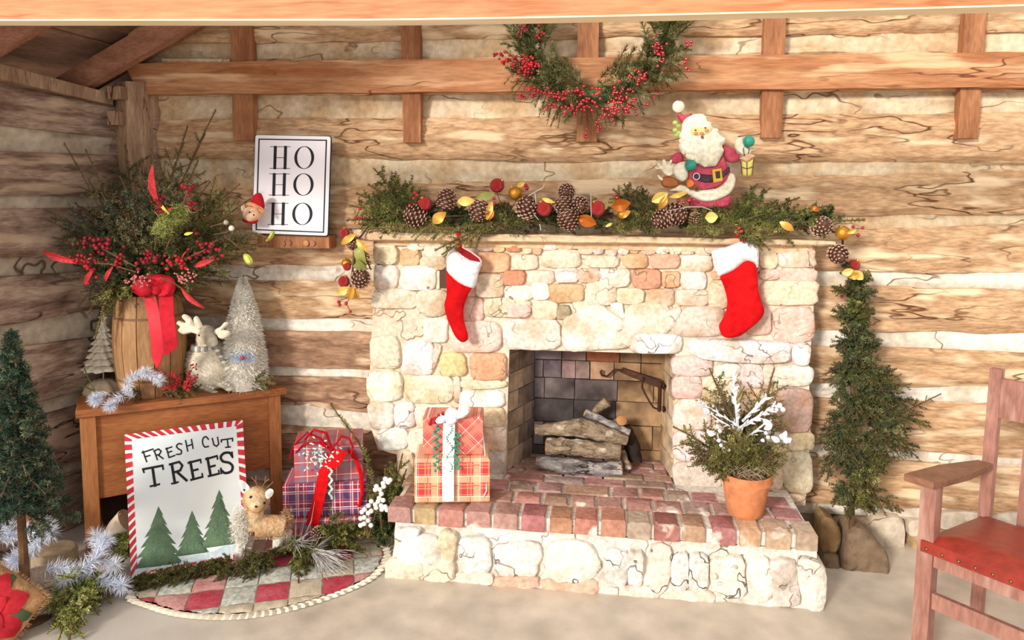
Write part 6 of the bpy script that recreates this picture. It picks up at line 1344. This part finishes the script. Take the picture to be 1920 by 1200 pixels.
# ---------------- cedar tree leaning in the right corner of the fireplace
ctr = thing('cut_cedar', 'tall dark feathery cedar top leaning against the logs right of the fireplace', 'evergreen tree', P(1590, 1000, -.2))
m_ = MB(); tk = [P(1596, 1000, -.2), P(1600, 850, -.16), P(1598, 700, -.12), P(1596, 600, -.1), P(1600, 500, -.09)]; m_.tube(tk, [.012, .011, .009, .006, .003], 8); obj('trunk', m_, M_wood, ctr)
def along(c, t): t = t*(len(c)-1); j = min(int(t), len(c)-2); return c[j].lerp(c[j+1], t-j)
for (t, x, y, d, m) in [(.95,1582,505,-.02,G_dark),(.9,1625,520,-.02,G_dark),(.85,1565,545,-.03,G_moss),(.9,1610,560,-.04,G_dark),(.8,1640,590,-.03,G_moss),(.75,1572,590,-.05,G_dark),(.72,1600,610,-.06,G_dark),(.7,1625,630,-.05,G_dark),(.65,1568,660,-.05,G_dark),(.62,1595,680,-.07,G_dark),(.6,1622,690,-.06,G_moss),(.55,1555,725,-.05,G_dark),(.5,1560,760,-.07,G_dark),(.5,1610,730,-.08,G_dark),(.5,1655,720,-.02,G_dark),(.45,1690,735,-.02,G_dark),(.45,1715,760,-.0,G_dark),(.4,1738,800,.0,G_moss),(.42,1700,790,-.03,G_dark),(.4,1670,790,-.06,G_moss),(.4,1640,780,-.1,G_dark),(.38,1550,800,-.04,G_dark),(.35,1530,830,-.04,G_dark),(.33,1545,860,-.06,G_dark),(.3,1535,900,-.06,G_dark),(.35,1600,830,-.12,G_dark),(.3,1660,840,-.08,G_dark),(.3,1700,830,-.04,G_moss),(.3,1725,840,-.02,G_dark),(.25,1620,880,-.12,G_dark),(.25,1660,890,-.08,G_moss),(.2,1640,930,-.1,G_moss),(.2,1600,930,-.12,G_moss),(.15,1625,960,-.1,G_ced),(.15,1560,950,-.08,G_dark),(.1,1590,975,-.1,G_moss),(.12,1640,965,-.06,G_moss),(.22,1650,910,-.12,G_lime),(.2,1615,910,-.14,G_ced),(.3,1560,880,-.1,G_dark),(.42,1580,770,-.12,G_dark),(.6,1580,700,-.08,G_dark),(.44,1625,800,-.12,G_moss)]:
    a = along(tk, t); b = P(x, y, -.13+d); mid = a.lerp(b, .5)+Vector((0, -.02, .03)); bough(ctr, a, b, m, nl=.014, dens=620, side=11, sl=.6, wd=.0027, flat=None, rec=1, mid=mid, name='cedar_branch')
for _k in range(58):
    _t = random.uniform(.12, .55) if _k < 34 else random.uniform(.55, .97); _a = along(tk, _t); _s = random.choice([-1, 1, 1]); _x = (_a-CAM); _w = random.uniform(.05, .2)*(1.3-_t)*(1 if _t < .55 else .75); _b = _a+Vector((_s*_w*(.5 if _s < 0 else 1), -random.uniform(0, .12), random.uniform(-.04, .08)))
    bough(ctr, _a, _b, random.choice([G_dark, G_dark, G_moss, G_fir]), nl=.015, dens=560, side=10, sl=.6, wd=.0028, flat=None, rec=1, name='cedar_branch')
bough(ctr, P(1690, 775, -.08), P(1765, 738, -.06), G_dark, 0, .014, 260, 5, .25, .002, name='cedar_branch')
# ---------------- artificial tree at far left
YX = -.95; xt = PX(30, 800, -2.2)
xt0 = Vector((P(30, 800, YX).x, YX, 0))
at_ = thing('artificial_tree', 'dark green artificial christmas tree with a bare trunk against the left log wall', 'christmas tree', xt0)
zt3, zb3 = P(22, 615, YX).z, P(22, 965, YX).z
m_ = MB(); m_.tube([xt0, Vector((xt0.x, YX, zt3))], [.018, .004], 8); obj('trunk', m_, M_wood, at_)
m_ = MB(); m_.lathe([(.09, 0), (.09, .012), (.02, .03)], xt0, 16); obj('stand', m_, M_wood, at_)
for i in range(64):
    t = (i/64)**.85; z = zt3-(zt3-zb3)*t-.01; r = (.02+.165*t)*random.uniform(.85, 1.05); a = i*2.4
    b = Vector((xt0.x+cos(a)*r, YX+sin(a)*r, z-.04)); 
    bough(at_, Vector((xt0.x, YX, z+.01)), b, G_art, .02, .022, 620, 7, .6, .0032, flat=None, name='branch', rec=1)
# ---------------- greens on the cabinet top
cg = 'sprigs laid on the corner cabinet'
def cab_sprig(label, a, b, m, n=3, **k):
    r = thing('evergreen_sprig', label, 'evergreen sprig', PZ(a[0], a[1], ZC+.01), cg)
    for i in range(n):
        bough(r, PZ(a[0], a[1], ZC+.015), PZ(b[0]+random.uniform(-12, 12), b[1]+random.uniform(-5, 5), ZC+.02+.012*i), m, .02, .014, 650, 8, .4, .0026, **k)
    return r
cab_sprig('green cedar sprig at the foot of the feather tree on the cabinet', (425, 715), (512, 716), G_ced, 4)
cab_sprig('dark green sprig lying between the keg and the reindeer feet', (300, 738), (372, 732), G_moss, 3)
cab_sprig('dark sprig behind the white tinsel on the cabinet top', (290, 735), (215, 742), G_moss, 3)
tw_ = thing('bare_twig', 'thin bare greenish twig arching out over the left edge of the cabinet', 'twig', PZ(165, 742, ZC+.01))
m_ = MB(); m_.tube([P(185, 738, -.42), P(160, 725, -.44), P(135, 718, -.46), P(118, 722, -.46)], .003, 5); m_.tube([P(178, 732, -.42), P(166, 710, -.42), P(158, 690, -.42)], .0025, 5); obj('stem', m_, G_moss, tw_)
bs = thing('berry_sprig', 'frosty red berry sprig lying in front of the keg on the cabinet', 'berry sprig', PZ(330, 728, ZC+.01))
m_ = MB()
for (a, b) in [((340,722),(292,692)),((345,722),(362,688)),((345,724),(308,728)),((345,722),(368,708)),((340,722),(325,700)),((350,724),(352,730))]:
    pa_, pb3 = P(a[0], a[1], -.34), P(b[0], b[1], -.37); m_.tube([pa_, pb3], .002, 4)
    berries(bs, [pa_.lerp(pb3, random.uniform(.2, 1))+Vector([random.gauss(0, .006) for _ in range(3)]) for _ in range(34)], .0042, M_pinkb if random.random() < .0 else M_rleaf)
obj('stem', m_, M_wood, bs)
# ---------------- tinsel
def tinsel(label, chains, zfun, group, nl=.036):
    r = thing('white_tinsel', label, 'tinsel', zfun(*chains[0][0]), group)
    for ch_ in chains:
        pts = [zfun(*c) for c in ch_]; nd = Needles()
        for i in range(len(pts)-1):
            A, B = np.array(pts[i]), np.array(pts[i+1]); n = max(90, int(np.linalg.norm(B-A)*2600)); t = rng.uniform(0, 1, n)
            d = rng.normal(size=(n, 3)); ax = (B-A)/max(1e-6, np.linalg.norm(B-A)); d = d-np.outer(d @ ax, ax)*.6+ax*.75
            nd.add(A+(B-A)*t[:, None], d, nl*rng.uniform(.75, 1.15, n), .0021)
        c = np.array(pts[-1]); n = 120; nd.add(np.repeat(c[None], n, 0), rng.normal(size=(n, 3))+np.array([0, -.4, 0]), nl, .0017)
        nd.obj('tinsel_strands', M_tin, r)
    return r
ct = lambda x, y, Y: P(x, y, Y)
tinsel('white tinsel spray with starburst tips hanging off the front of the cabinet top', [[(250,745,-.42),(235,728,-.42),(250,705,-.42),(275,698,-.4)],[(275,698,-.4),(300,712,-.4)],[(230,740,-.45),(205,762,-.5)],[(200,735,-.47),(178,748,-.5)],[(175,748,-.5),(180,750,-.5)]], ct, 'white tinsel pieces', .036)
tinsel('white tinsel branch curling up at the left picture edge in front of the dark tree', [[(20,1000,-.78),(-10,960,-.78)],[(0,1010,-.78),(40,1000,-.78),(85,985,-.78)],[(80,990,-.8),(95,998,-.8)],[(80,1000,-.8),(60,1030,-.82),(20,1060,-.84)],[(60,1025,-.8),(30,1050,-.84)]], ct, 'white tinsel pieces', .05)
tinsel('icy white tinsel garland lying on the floor left of the trees sign', [[(85,1070,-.9),(110,1065,-.88),(145,1070,-.86),(120,1085,-.9)],[(150,1070,-.86),(178,1050,-.84),(190,1025,-.8),(180,1005,-.78)],[(190,1050,-.8),(215,1060,-.8)],[(180,1085,-.84),(205,1095,-.84),(228,1097,-.84)],[(175,1070,-.84),(160,1075,-.84)],[(190,1020,-.8),(200,1010,-.78)]], ct, 'white tinsel pieces', .045)
# ---------------- floor greens
fg = 'evergreen pieces on the floor'
def floor_green(label, segs, m, nl=.012, dens=800, side=10, sl=.4, h=.03, **k):
    r = thing('evergreen_sprig', label, 'evergreen sprig', PZ(segs[0][0], segs[0][1], 0), fg)
    for (x0, y0, x1, y1) in segs:
        a = PZ(x0, y0, 0)+Vector((0, 0, h)); b = PZ(x1, y1, 0)+Vector((0, 0, .015)); bough(r, a, b, m, .02, nl, dens*.8, side, sl*1.15, .003, flat=None, name='foliage', rec=1, **k)
    return r
floor_green('long mossy garland lying along the foot of the trees sign', [(440,1078,330,1098),(400,1082,300,1105),(340,1095,255,1112),(430,1070,360,1092),(300,1100,235,1110),(450,1072,400,1098),(270,1106,225,1112),(420,1068,350,1086),(380,1078,310,1092),(350,1086,270,1100),(320,1098,250,1116),(440,1064,390,1080),(290,1096,240,1104)], G_moss, .013, 900, 12, .35)
floor_green('pale yellow-green cedar clump on the floor at the front left corner', [(150,1110,100,1180),(160,1110,135,1195),(150,1115,120,1150),(150,1105,95,1150),(170,1105,150,1160),(160,1110,110,1210),(150,1110,130,1215),(180,1105,170,1140)], G_lime, .012, 950, 12, .45, .09)
floor_green('dark olive cedar branch running from the pale clump to the trees sign', [(160,1112,230,1108),(170,1125,250,1112),(150,1120,210,1140),(190,1110,240,1100)], G_olive, .013, 900, 12, .4, .05)
floor_green('yellow-green tuft beside the left edge of the trees sign', [(245,1040,215,1030),(245,1045,225,1055),(240,1035,235,1020),(248,1050,228,1070)], G_lime, .014, 900, 10, .5, .1)
floor_green('dark sprig between the legs of the deer', [(500,1065,470,1095),(505,1060,480,1080),(500,1055,540,1050),(490,1060,440,1088),(480,1068,430,1095),(500,1060,455,1100),(510,1058,500,1085),(520,1050,560,1045)], G_moss, .012, 850, 11, .4, .05)
floor_green('bright green cedar frond hanging down the middle of the tree skirt', [(565,1030,560,1100),(570,1035,550,1080),(568,1030,575,1085),(560,1030,562,1060)], G_ced, .012, 1000, 13, .35, .06)
floor_green('wide light green cedar spray on the skirt below the hearth corner', [(600,1010,720,1030),(600,1015,690,1050),(600,1010,700,1010),(610,1005,670,1030),(610,1010,680,1000),(600,1015,640,1060),(590,1010,630,1000)], G_ced, .013, 900, 12, .4, .08)
# silver brush
sb_ = thing('silver_sprig', 'silvery brush-like dried sprig fanned out on the tree skirt', 'dried sprig', PZ(590, 1030, .03))
tb = MB()
def brush(a, d, L_, n, sp_):
    for i in range(n):
        dd = (d+Vector([random.gauss(0, sp_) for _ in range(3)])).normalized(); p = a+Vector([random.gauss(0, .006) for _ in range(3)]); pts = curve_pts(p, dd, L_*random.uniform(.6, 1.1), .35, 4, .12); tb.tube([Vector((q.x, q.y, max(.014, q.z))) for q in pts], [.0016, .0014, .0012, .001, .0007], 4, False)
a_ = PZ(588, 1035, .05); brush(a_, (PZ(650, 1075, 0)-a_).normalized()+Vector((0, -.1, .25)), .17, 120, .22); brush(a_, (PZ(640, 1010, 0)-a_).normalized()+Vector((0, 0, .35)), .12, 40, .2)
a_ = PZ(555, 1020, .07); brush(a_, Vector((.5, -.5, .4)), .1, 40, .3)
obj('silver_strands', tb, M_silver, sb_, kind='stuff')
tb = MB(); a_ = PZ(560, 1030, .06)
for (x, y) in [(575,955),(590,940),(560,985),(570,970),(585,975),(555,1000)]: tb.tube([a_, P(x-6, (y+1010)/2, -.36), P(x, y, -.36)], [.0016, .0012, .0006], 4)
obj('thin_stems', tb, M_silver, sb_, kind='stuff')
pcn = thing('brown_pine_cone', 'small opened brown pinecone half hidden behind the silver sprig', 'pinecone', PZ(597, 1020, .03)); place('cone_scales', CM, P(597, 1001, -.36), axis_rot(.3, .2, -1), .06, pcn)
# ---------------- fir twig over the gifts, cotton stems and dark fir beside the hearth
ft2 = thing('yew_branch', 'long arching yellow-green yew branch rising beside the floor gifts', 'evergreen branch', P(690, 930, -.24))
nd = Needles(); tb = MB(); pts = [P(x, y, Y) for x, y, Y in [(697,950,-.24),(697,900,-.26),(688,860,-.28),(670,825,-.28),(648,795,-.26),(632,775,-.24),(620,757,-.22)]]
fir(nd, tb, pts, .024, 700, .0032, 0, 0, None, .7, .003); nd.obj('needles', G_yew, ft2); obj('stem', tb, M_wood, ft2)
df = thing('fir_clump', 'dark fir clump wedged between the gifts and the hearth end', 'evergreen clump', P(715, 1000, -.3))
for (x, y, Y, m) in [(722,880,-.26,G_fir),(745,865,-.24,G_ced),(755,850,-.22,G_ced),(762,880,-.24,G_ced),(735,900,-.28,G_dark),(715,930,-.3,G_dark),(700,960,-.32,G_dark),(740,930,-.32,G_dark),(748,905,-.3,G_ced),(725,980,-.34,G_dark),(705,1000,-.34,G_dark),(738,1000,-.36,G_dark),(690,990,-.32,G_dark),(720,950,-.36,G_dark),(735,970,-.38,G_dark),(700,925,-.28,G_dark)]:
    bough(df, P(720, 1025, -.33), P(x, y, Y), m, .03, .018, 560, 9, .45, .003, flat=None, rec=1)
cs2 = thing('white_berry_stem', 'stems of white cotton-like berries beside the left end of the hearth', 'berry stem', P(700, 1000, -.38))
tb = MB(); bb = MB(); M_cot = mat('white_berry', 'f4f1ea', 'e4e0d4', scale=20, rough=.7)
for pts in ([(690,1010),(685,970),(700,930),(722,905)], [(690,1010),(680,980),(676,960)], [(715,990),(712,945),(718,920)], [(690,1010),(705,960),(735,950)]):
    q_ = [P(x, y, -.44) for x, y in pts]; tb.tube(q_, .0018, 5)
for (x, y) in [(722,898),(728,904),(718,906),(732,900),(706,912),(712,918),(704,918),(716,926),(720,912),(697,940),(703,946),(709,940),(715,948),(706,952),(722,950),(690,948),(684,955),(690,962),(697,958),(678,960),(683,970),(676,972),(690,976),(682,982),(676,985),(695,985),(715,955),(725,956),(732,952),(738,948),(712,934),(719,938)]:
    bb.ball(P(x+random.uniform(-1, 1), y, -.45), (.0105, .009, .0095), 8, 6)
obj('stems', tb, M_wood, cs2); obj('white_berries', bb, M_cot, cs2, kind='stuff')
# ================================================================ Santa figure on the mantel
YSN = -.15
sn_ = thing('santa_figure', 'painted relief figure of white-bearded Santa Claus in a red coat holding a small lantern', 'figurine', P(1320, 430, YSN))
def z1(pts): return [(1200+x/6, 180+y/6) for x, y in pts]
M_coat = mat('painted_coat_red', 'd0566a', 'b83e54', scale=20, rough=.6, bump=.3, bscale=80); M_bcream = mat('beard_cream', 'f8f2de', 'ece2c2', scale=10, rough=.7, bump=.3, bscale=60); M_belt = mat('glitter_belt', '3a2430', '5c3c46', scale=60, rough=.4, bump=.3, bscale=150)
M_buck = mat('buckle_yellow', 'e8c63e', 'd8ae2a', rough=.4); M_tealb = mat('teal_ball', '35a98e', '2a8f80', scale=30, rough=.35, bump=.3, bscale=120); M_face = mat('painted_face', 'f3d9a2', 'ecca8c', rough=.6); M_cheek = mat('painted_cheek', 'dd8a56', rough=.6); M_lan = mat('lantern_yellow', 'f0e07c', 'e6d064', rough=.4)
def rel(name, pts, Y, h, R, m, par=sn_, step=2.2, hb=.008, sm=3, nzz=.003): m_ = MB(); inflate(m_, smooth_poly(z1(pts), sm), pmap(Y), h, R, step, 'flat', hb=hb, nz_=nzz, seed=pts[0][0]); return obj(name, m_, m, par)
rel('coat', [(560,700),(680,780),(760,800),(850,780),(900,700),(945,680),(975,760),(1010,830),(1022,890),(980,960),(900,1010),(780,1050),(680,1060),(600,1040),(540,980),(540,880)], YSN, .014, 8, M_coat)
rel('leg', [(560,1120),(700,1150),(850,1150),(940,1130),(1015,1110),(1022,1190),(960,1250),(820,1260),(640,1260),(560,1240)], YSN+.003, .012, 6, M_coat)
rel('fur_hem', [(560,1060),(640,1060),(760,1055),(880,1030),(960,960),(1005,870),(1058,880),(1076,950),(1050,1040),(1000,1105),(920,1150),(800,1188),(690,1182),(600,1150),(560,1110)], YSN-.008, .014, 6, M_bcream)
rel('fur_hem', [(330,1065),(400,1030),(450,1000),(520,1015),(570,1060),(600,1120),(560,1120),(500,1090),(420,1080)], YSN-.004, .01, 4, M_bcream)
rel('belt', [(590,880),(650,872),(820,888),(930,850),(1000,795),(1006,850),(940,920),(810,972),(700,968),(600,930)], YSN-.014, .005, 3, M_belt)
b_ = rel('buckle', [(812,830),(915,812),(932,955),(826,975)], YSN-.019, .003, 2, M_buck, sm=1, nzz=0); rel('buckle_center', [(845,850),(898,842),(906,922),(856,930)], YSN-.0225, .001, 2, M_belt, b_, sm=1, nzz=0)
rel('sleeve', [(340,705),(380,655),(450,630),(490,680),(480,745),(410,765),(350,745)], YSN, .012, 6, M_coat)
rel('cuff', [(370,810),(430,752),(505,738),(522,800),(542,880),(530,930),(480,962),(420,930),(380,880)], YSN-.006, .014, 6, M_bcream)
rel('hand', [(160,812),(178,795),(205,805),(180,750),(195,732),(240,772),(250,722),(282,715),(305,762),(345,715),(372,712),(350,775),(385,765),(375,830),(372,872),(345,900),(300,900),(262,868),(230,828),(185,832)], YSN-.004, .008, 2.4, M_bcream, step=1.6, sm=2)
rel('sleeve', [(930,560),(990,568),(1060,592),(1090,640),(1130,690),(1100,738),(1015,752),(975,720),(945,660)], YSN, .013, 6, M_coat)
rel('glove', [(1070,540),(1085,485),(1130,462),(1162,480),(1185,560),(1235,590),(1252,610),(1240,650),(1185,672),(1120,645),(1080,600)], YSN-.006, .013, 5, M_bcream)
rel('hat', [(415,215),(455,185),(495,215),(590,192),(560,230),(510,290),(480,305),(450,280)], YSN, .012, 5, M_coat)
m_ = MB(); m_.ball(P(1272, 200, YSN-.004), (.0245, .014, .0245), 16, 10); obj('pompom', m_, M_bcream, sn_)
for (x, y) in [(1266,230),(1272,236),(1266,244),(1273,249),(1268,254)]:
    m_ = MB(); m_.ball(P(x, y, YSN-.006), (.011, .007, .009), 8, 6); obj('holly_leaf', m_, mat('pale_holly', 'b7c76a', '8fae5a', scale=30, rough=.6), sn_)
# beard and hair: one broad relief with curls
rel('beard', [(480,300),(520,250),(600,208),(700,200),(750,235),(762,285),(800,290),(818,355),(868,368),(900,430),(962,470),(958,525),(925,560),(945,610),(930,650),(905,700),(855,785),(790,790),(740,800),(680,780),(640,750),(600,705),(555,690),(505,660),(452,610),(438,545),(470,500),(440,450),(470,380)], YSN-.012, .022, 14, M_bcream, step=2.6)
rnd = random.Random(3)
for i in range(58):
    a = rnd.uniform(0, 6.28); rr = rnd.uniform(.55, 1.0); x = 1315+cos(a)*36*rr; y = 268+sin(a)*42*rr
    if (x-1312)**2/500+(y-247)**2/130 < 1.3: continue
    if not inpoly((x, y), z1([(480,300),(600,208),(750,235),(818,355),(900,430),(945,610),(855,785),(740,800),(640,750),(505,660),(440,540),(470,380)])): continue
    m_ = MB(); m_.ball(P(x, y, YSN-.03+.01*rr), (.010, .007, .017), 8, 6, Matrix.Rotation(rnd.uniform(-.6, .6)+(x-1315)*.012, 3, 'Y')); obj('beard_curl', m_, M_bcream, sn_)
rel('face', [(560,390),(600,355),(700,345),(790,345),(805,390),(770,425),(700,440),(640,450),(585,440)], YSN-.034, .005, 4, M_face, hb=.003)
for (x, y) in [(630,420),(752,388)]:
    m_ = MB(); m_.ball(P(1200+x/6, 180+y/6, YSN-.040), (.0085, .004, .0065), 10, 6); obj('cheek', m_, M_cheek, sn_)
m_ = MB(); m_.ball(P(1200+695/6, 180+420/6, YSN-.042), (.008, .005, .006), 10, 6); obj('nose', m_, M_cheek, sn_)
for (x, y) in [(625,385),(735,358)]: m_ = MB(); m_.ball(P(1200+x/6, 180+y/6, YSN-.0405), (.004, .003, .0028), 8, 5); obj('eye', m_, M_blk, sn_)
m_ = MB(); m_.ball(P(1200+700/6, 180+463/6, YSN-.041), (.006, .003, .0055), 8, 5, Matrix.Rotation(.5, 3, 'Y')); obj('mouth', m_, mat('mouth_brown', '8a4a3a', rough=.6), sn_)
for (x, y, r) in [(570,778,10.5),(1225,512,10.5)]: m_ = MB(); m_.ball(P(1200+x/6, 180+y/6, YSN-.022), (r*MPX,)*3, 14, 10); obj('teal_ornament', m_, M_tealb, sn_)
lant = rel('lantern', [(1133,722),(1203,742),(1280,702),(1262,888),(1206,914),(1147,886)], YSN-.012, .01, 6, M_lan, sm=1, nzz=0)
rel('lantern_roof', [(1115,700),(1150,690),(1205,640),(1290,662),(1298,682),(1203,742)], YSN-.018, .006, 4, mat('lantern_roof', 'ecd9a8', 'd8a488', scale=20, rough=.5), lant, sm=1, nzz=0)
m_ = MB(); 
for seg in ([(1203,742),(1206,914)], [(1140,800),(1205,820),(1272,795)], [(1133,722),(1147,886)], [(1280,702),(1262,888)]): m_.tube([P(1200+x/6, 180+y/6, YSN-.023) for x, y in seg], .0016, 5)
m_.tube([P(1200+x/6, 180+y/6, YSN-.02) for x, y in [(1180,690),(1160,600),(1180,560),(1230,600),(1215,650)]], .0018, 5); obj('lantern_bars', m_, M_belt, lant)
rel('sack', [(235,960),(280,905),(380,915),(432,960),(432,1012),(340,1035),(262,1020)], YSN+.004, .012, 5, mat('sack_red', 'b5382c', 'a06a34', scale=20, rough=.6)); rel('sack_ear', [(198,885),(262,930),(270,965),(215,935)], YSN, .004, 2, M_bcream, step=1.6)
rel('orange_flower', [(528,960),(560,935),(600,955),(612,1000),(580,1030),(535,1020)], YSN-.02, .007, 4, mat('orange_flower', 'ee8a3c', 'd8642c', scale=60, rough=.5))
for (cx, cy, r, m) in [(638,1040,4.6,G_ced),(635,905,6,mat('purple_ring', 'd9cbe0', 'a090b8', rough=.4))]:
    m_ = MB(); m_.tube([P(1200+cx/6+cos(i*pi/8)*r, 180+cy/6+sin(i*pi/8)*r, YSN-.026) for i in range(17)], .0022, 5); obj('ring_trim', m_, m, sn_)
# ================================================================ things at the far left floor
sp = PZ(104, 1068, 0); m_ = MB(); m_.lathe([(.0, .0), (.075, .0), (.08, .01), (.08, .07), (.07, .085), (.0, .09)], (sp.x, sp.y, 0), 28); o = obj('wooden_stump', m_, mat('pale_wood', 'b5a083', '8e795e', scale=5, rough=.8, bump=.3)); tag(o, 'round pale wooden block on the floor behind the icy tinsel', 'wood block')
def pillow(mb, c, ax, ay, w2, h2, th, n=20, sq=3):
    az = ax.cross(ay).normalized()
    def f(sgn):
        def g_(u, v):
            x, y = u*2-1, v*2-1; e = (1-abs(x)**3.2)*(1-abs(y)**3.2); k = 1-.10*(x*x*y*y); return c+ax*(x*w2*(1-.06*y*y))+ay*(y*h2*(1-.06*x*x))+az*(sgn*th*max(0, e)**.55)
        return g_
    mb.grid(f(1), n, n); mb.grid(f(-1), n, n); 
    k = (n+1)*(n+1); nf = n*n; mb.f[-nf:] = [fc[::-1] for fc in mb.f[-nf:]]
c0 = PZ(58, 1150, 0)
pp = thing('plush_pillow', 'cream furry pillow leaning on the floor between tinsel and poinsettia pillow', 'pillow', PZ(75, 1150, 0))
axx = (PZ(150, 1120, 0)-PZ(40, 1150, 0)).normalized(); nrm_ = Vector((axx.y, -axx.x, 0)); ayy = (Vector((0, 0, 1))-nrm_*.75).normalized()
pcn_ = P(72, 1112, PZ(70, 1155, 0).y+.03)
m_ = MB(); pillow(m_, pcn_, axx, ayy, .115, .09, .045); obj('cover', m_, mat('cream_plush', 'e0cfc0', 'c8b2a2', scale=5, rough=.95, bump=.4), pp)
nd = Needles(); n = 7000; u = rng.uniform(-1, 1, n); v = rng.uniform(-1, 1, n); az_ = np.array(axx.cross(ayy).normalized()); sg2 = rng.choice([-1, 1], n)
e = np.clip((1-np.abs(u)**3.2)*(1-np.abs(v)**3.2), 0, 1)**.55
nd.add(np.array(pcn_)+np.outer(u*.115, np.array(axx))+np.outer(v*.09, np.array(ayy))+az_*(sg2*e*.045)[:, None], az_*sg2[:, None]+rng.normal(size=(n, 3))*.6+np.array([0, 0, -.5]), .014, .0014); nd.obj('fur', mat('cream_plush', 'e0cfc0'), pp)
pz = thing('poinsettia_pillow', 'tan burlap pillow with a large red poinsettia cut by the bottom left picture corner', 'pillow', PZ(20, 1200, 0))
Yp = PZ(60, 1215, 0).y+.02; cpp = P(-28, 1150, Yp); axp0 = Vector((1, .35, 0)).normalized(); nr2 = Vector((axp0.y, -axp0.x, 0)); ayp0 = (Vector((0, 0, 1))-nr2*.6).normalized(); axp = axp0*cos(.62)-ayp0*sin(.62); ayp = ayp0*cos(.62)+axp0*sin(.62)
m_ = MB(); pillow(m_, cpp, axp, ayp, .135, .135, .05, 24); obj('cover', m_, mat('burlap', 'd2a272', 'b8865a', scale=40, rough=.95, bump=.6, bscale=200), pz)
azp = axp.cross(ayp).normalized()
if azp.y > 0: azp = -azp
def onp(x, y, h=.004):
    e = max(0, (1-abs(x)**3.2)*(1-abs(y)**3.2))**.55; return cpp+axp*(x*.135*(1-.06*y*y))+ayp*(y*.135*(1-.06*x*x))+azp*(.05*e+h)
def petal(a0, L_, wd_, m, nm, h):
    m_ = MB(); V = []; n = 8
    for i in range(n+1):
        t = i/n; w3 = wd_*math.sin(pi*(.08+.9*t))**.8
        for s_ in (-1, 0, 1):
            x = .15+cos(a0)*L_*t-sin(a0)*w3*s_; y = .05+sin(a0)*L_*t+cos(a0)*w3*s_; V.append(onp(max(-.98, min(.98, x)), max(-.98, min(.98, y)), h+(.004 if s_ == 0 else 0)))
        V.append(onp(max(-.98, min(.98, .15+cos(a0)*L_*t)), max(-.98, min(.98, .05+sin(a0)*L_*t)), h-.002))
    Fc = []
    for i in range(n):
        a, b = i*4, (i+1)*4; Fc += [(a, b, b+1, a+1), (a+1, b+1, b+2, a+2), (a, a+3, b+3, b), (a+2, b+2, b+3, a+3)]
    m_.add(V, Fc); return obj(nm, m_, m, pz)
M_poin = mat('poinsettia_red', 'c8202c', 'a81a26', scale=8, rough=.8, bump=.3); M_pg = mat('leaf_green_felt', '4f6240', '3c4e34', scale=8, rough=.85)
for k in range(5): petal(k*1.256+.5, 1.05, .2, M_pg, 'leaf', .003)
for k in range(7): petal(k*.898+.1, .95, .33, M_poin, 'petal', .006)
for k in range(5): petal(k*1.256, .55, .2, M_poin, 'petal', .011)
nd = Needles(); n = 700; tt_ = rng.uniform(-1, 1, n); sd = rng.integers(0, 4, n)
B = np.stack([np.array(cpp)+np.array(axp)*.13*(t if s < 2 else (1 if s == 2 else -1))+np.array(ayp)*.13*((1 if s == 0 else -1) if s < 2 else t) for t, s in zip(tt_, sd)])
nd.add(B, (B-np.array(cpp))+rng.normal(size=(n, 3))*.03, .02, .002); nd.obj('fringe', mat('burlap', 'd2a272'), pz)
# wooden board behind the artificial tree
m_ = MB(); prismpx(m_, [(39, 760), (36, 1000), (60, 1000), (57, 760)], -.62, .02, .002); o = obj('wooden_board', m_, mat('pinkish_board', 'b0735a', '945c46', scale=4, stretch=(6, 6, 1), rough=.7)); tag(o, 'narrow reddish upright board showing through the dark artificial tree', 'board')
# birch piece behind the sign
bp = thing('birch_cone', 'pale white and gold cone shape with black marks poking out behind the trees sign', 'ornament', P(225, 1010, -.5))
m_ = MB(); a_, b_2 = P(196, 1012, -.5), P(238, 975, -.48); m_.tube([a_, a_.lerp(b_2, .5)+Vector((0, 0, .01)), b_2], [.02, .034, .05], 14); obj('bark', m_, mat('birch_bark', 'e8e2d6', 'c8a878', scale=10, rough=.7, crack='2a2622', cs=6, cw=.03), bp)
m_ = MB(); m_.tube([P(222, 975, -.5), P(226, 962, -.5)], [.014, .001], 8); obj('tip', m_, M_gl, bp)
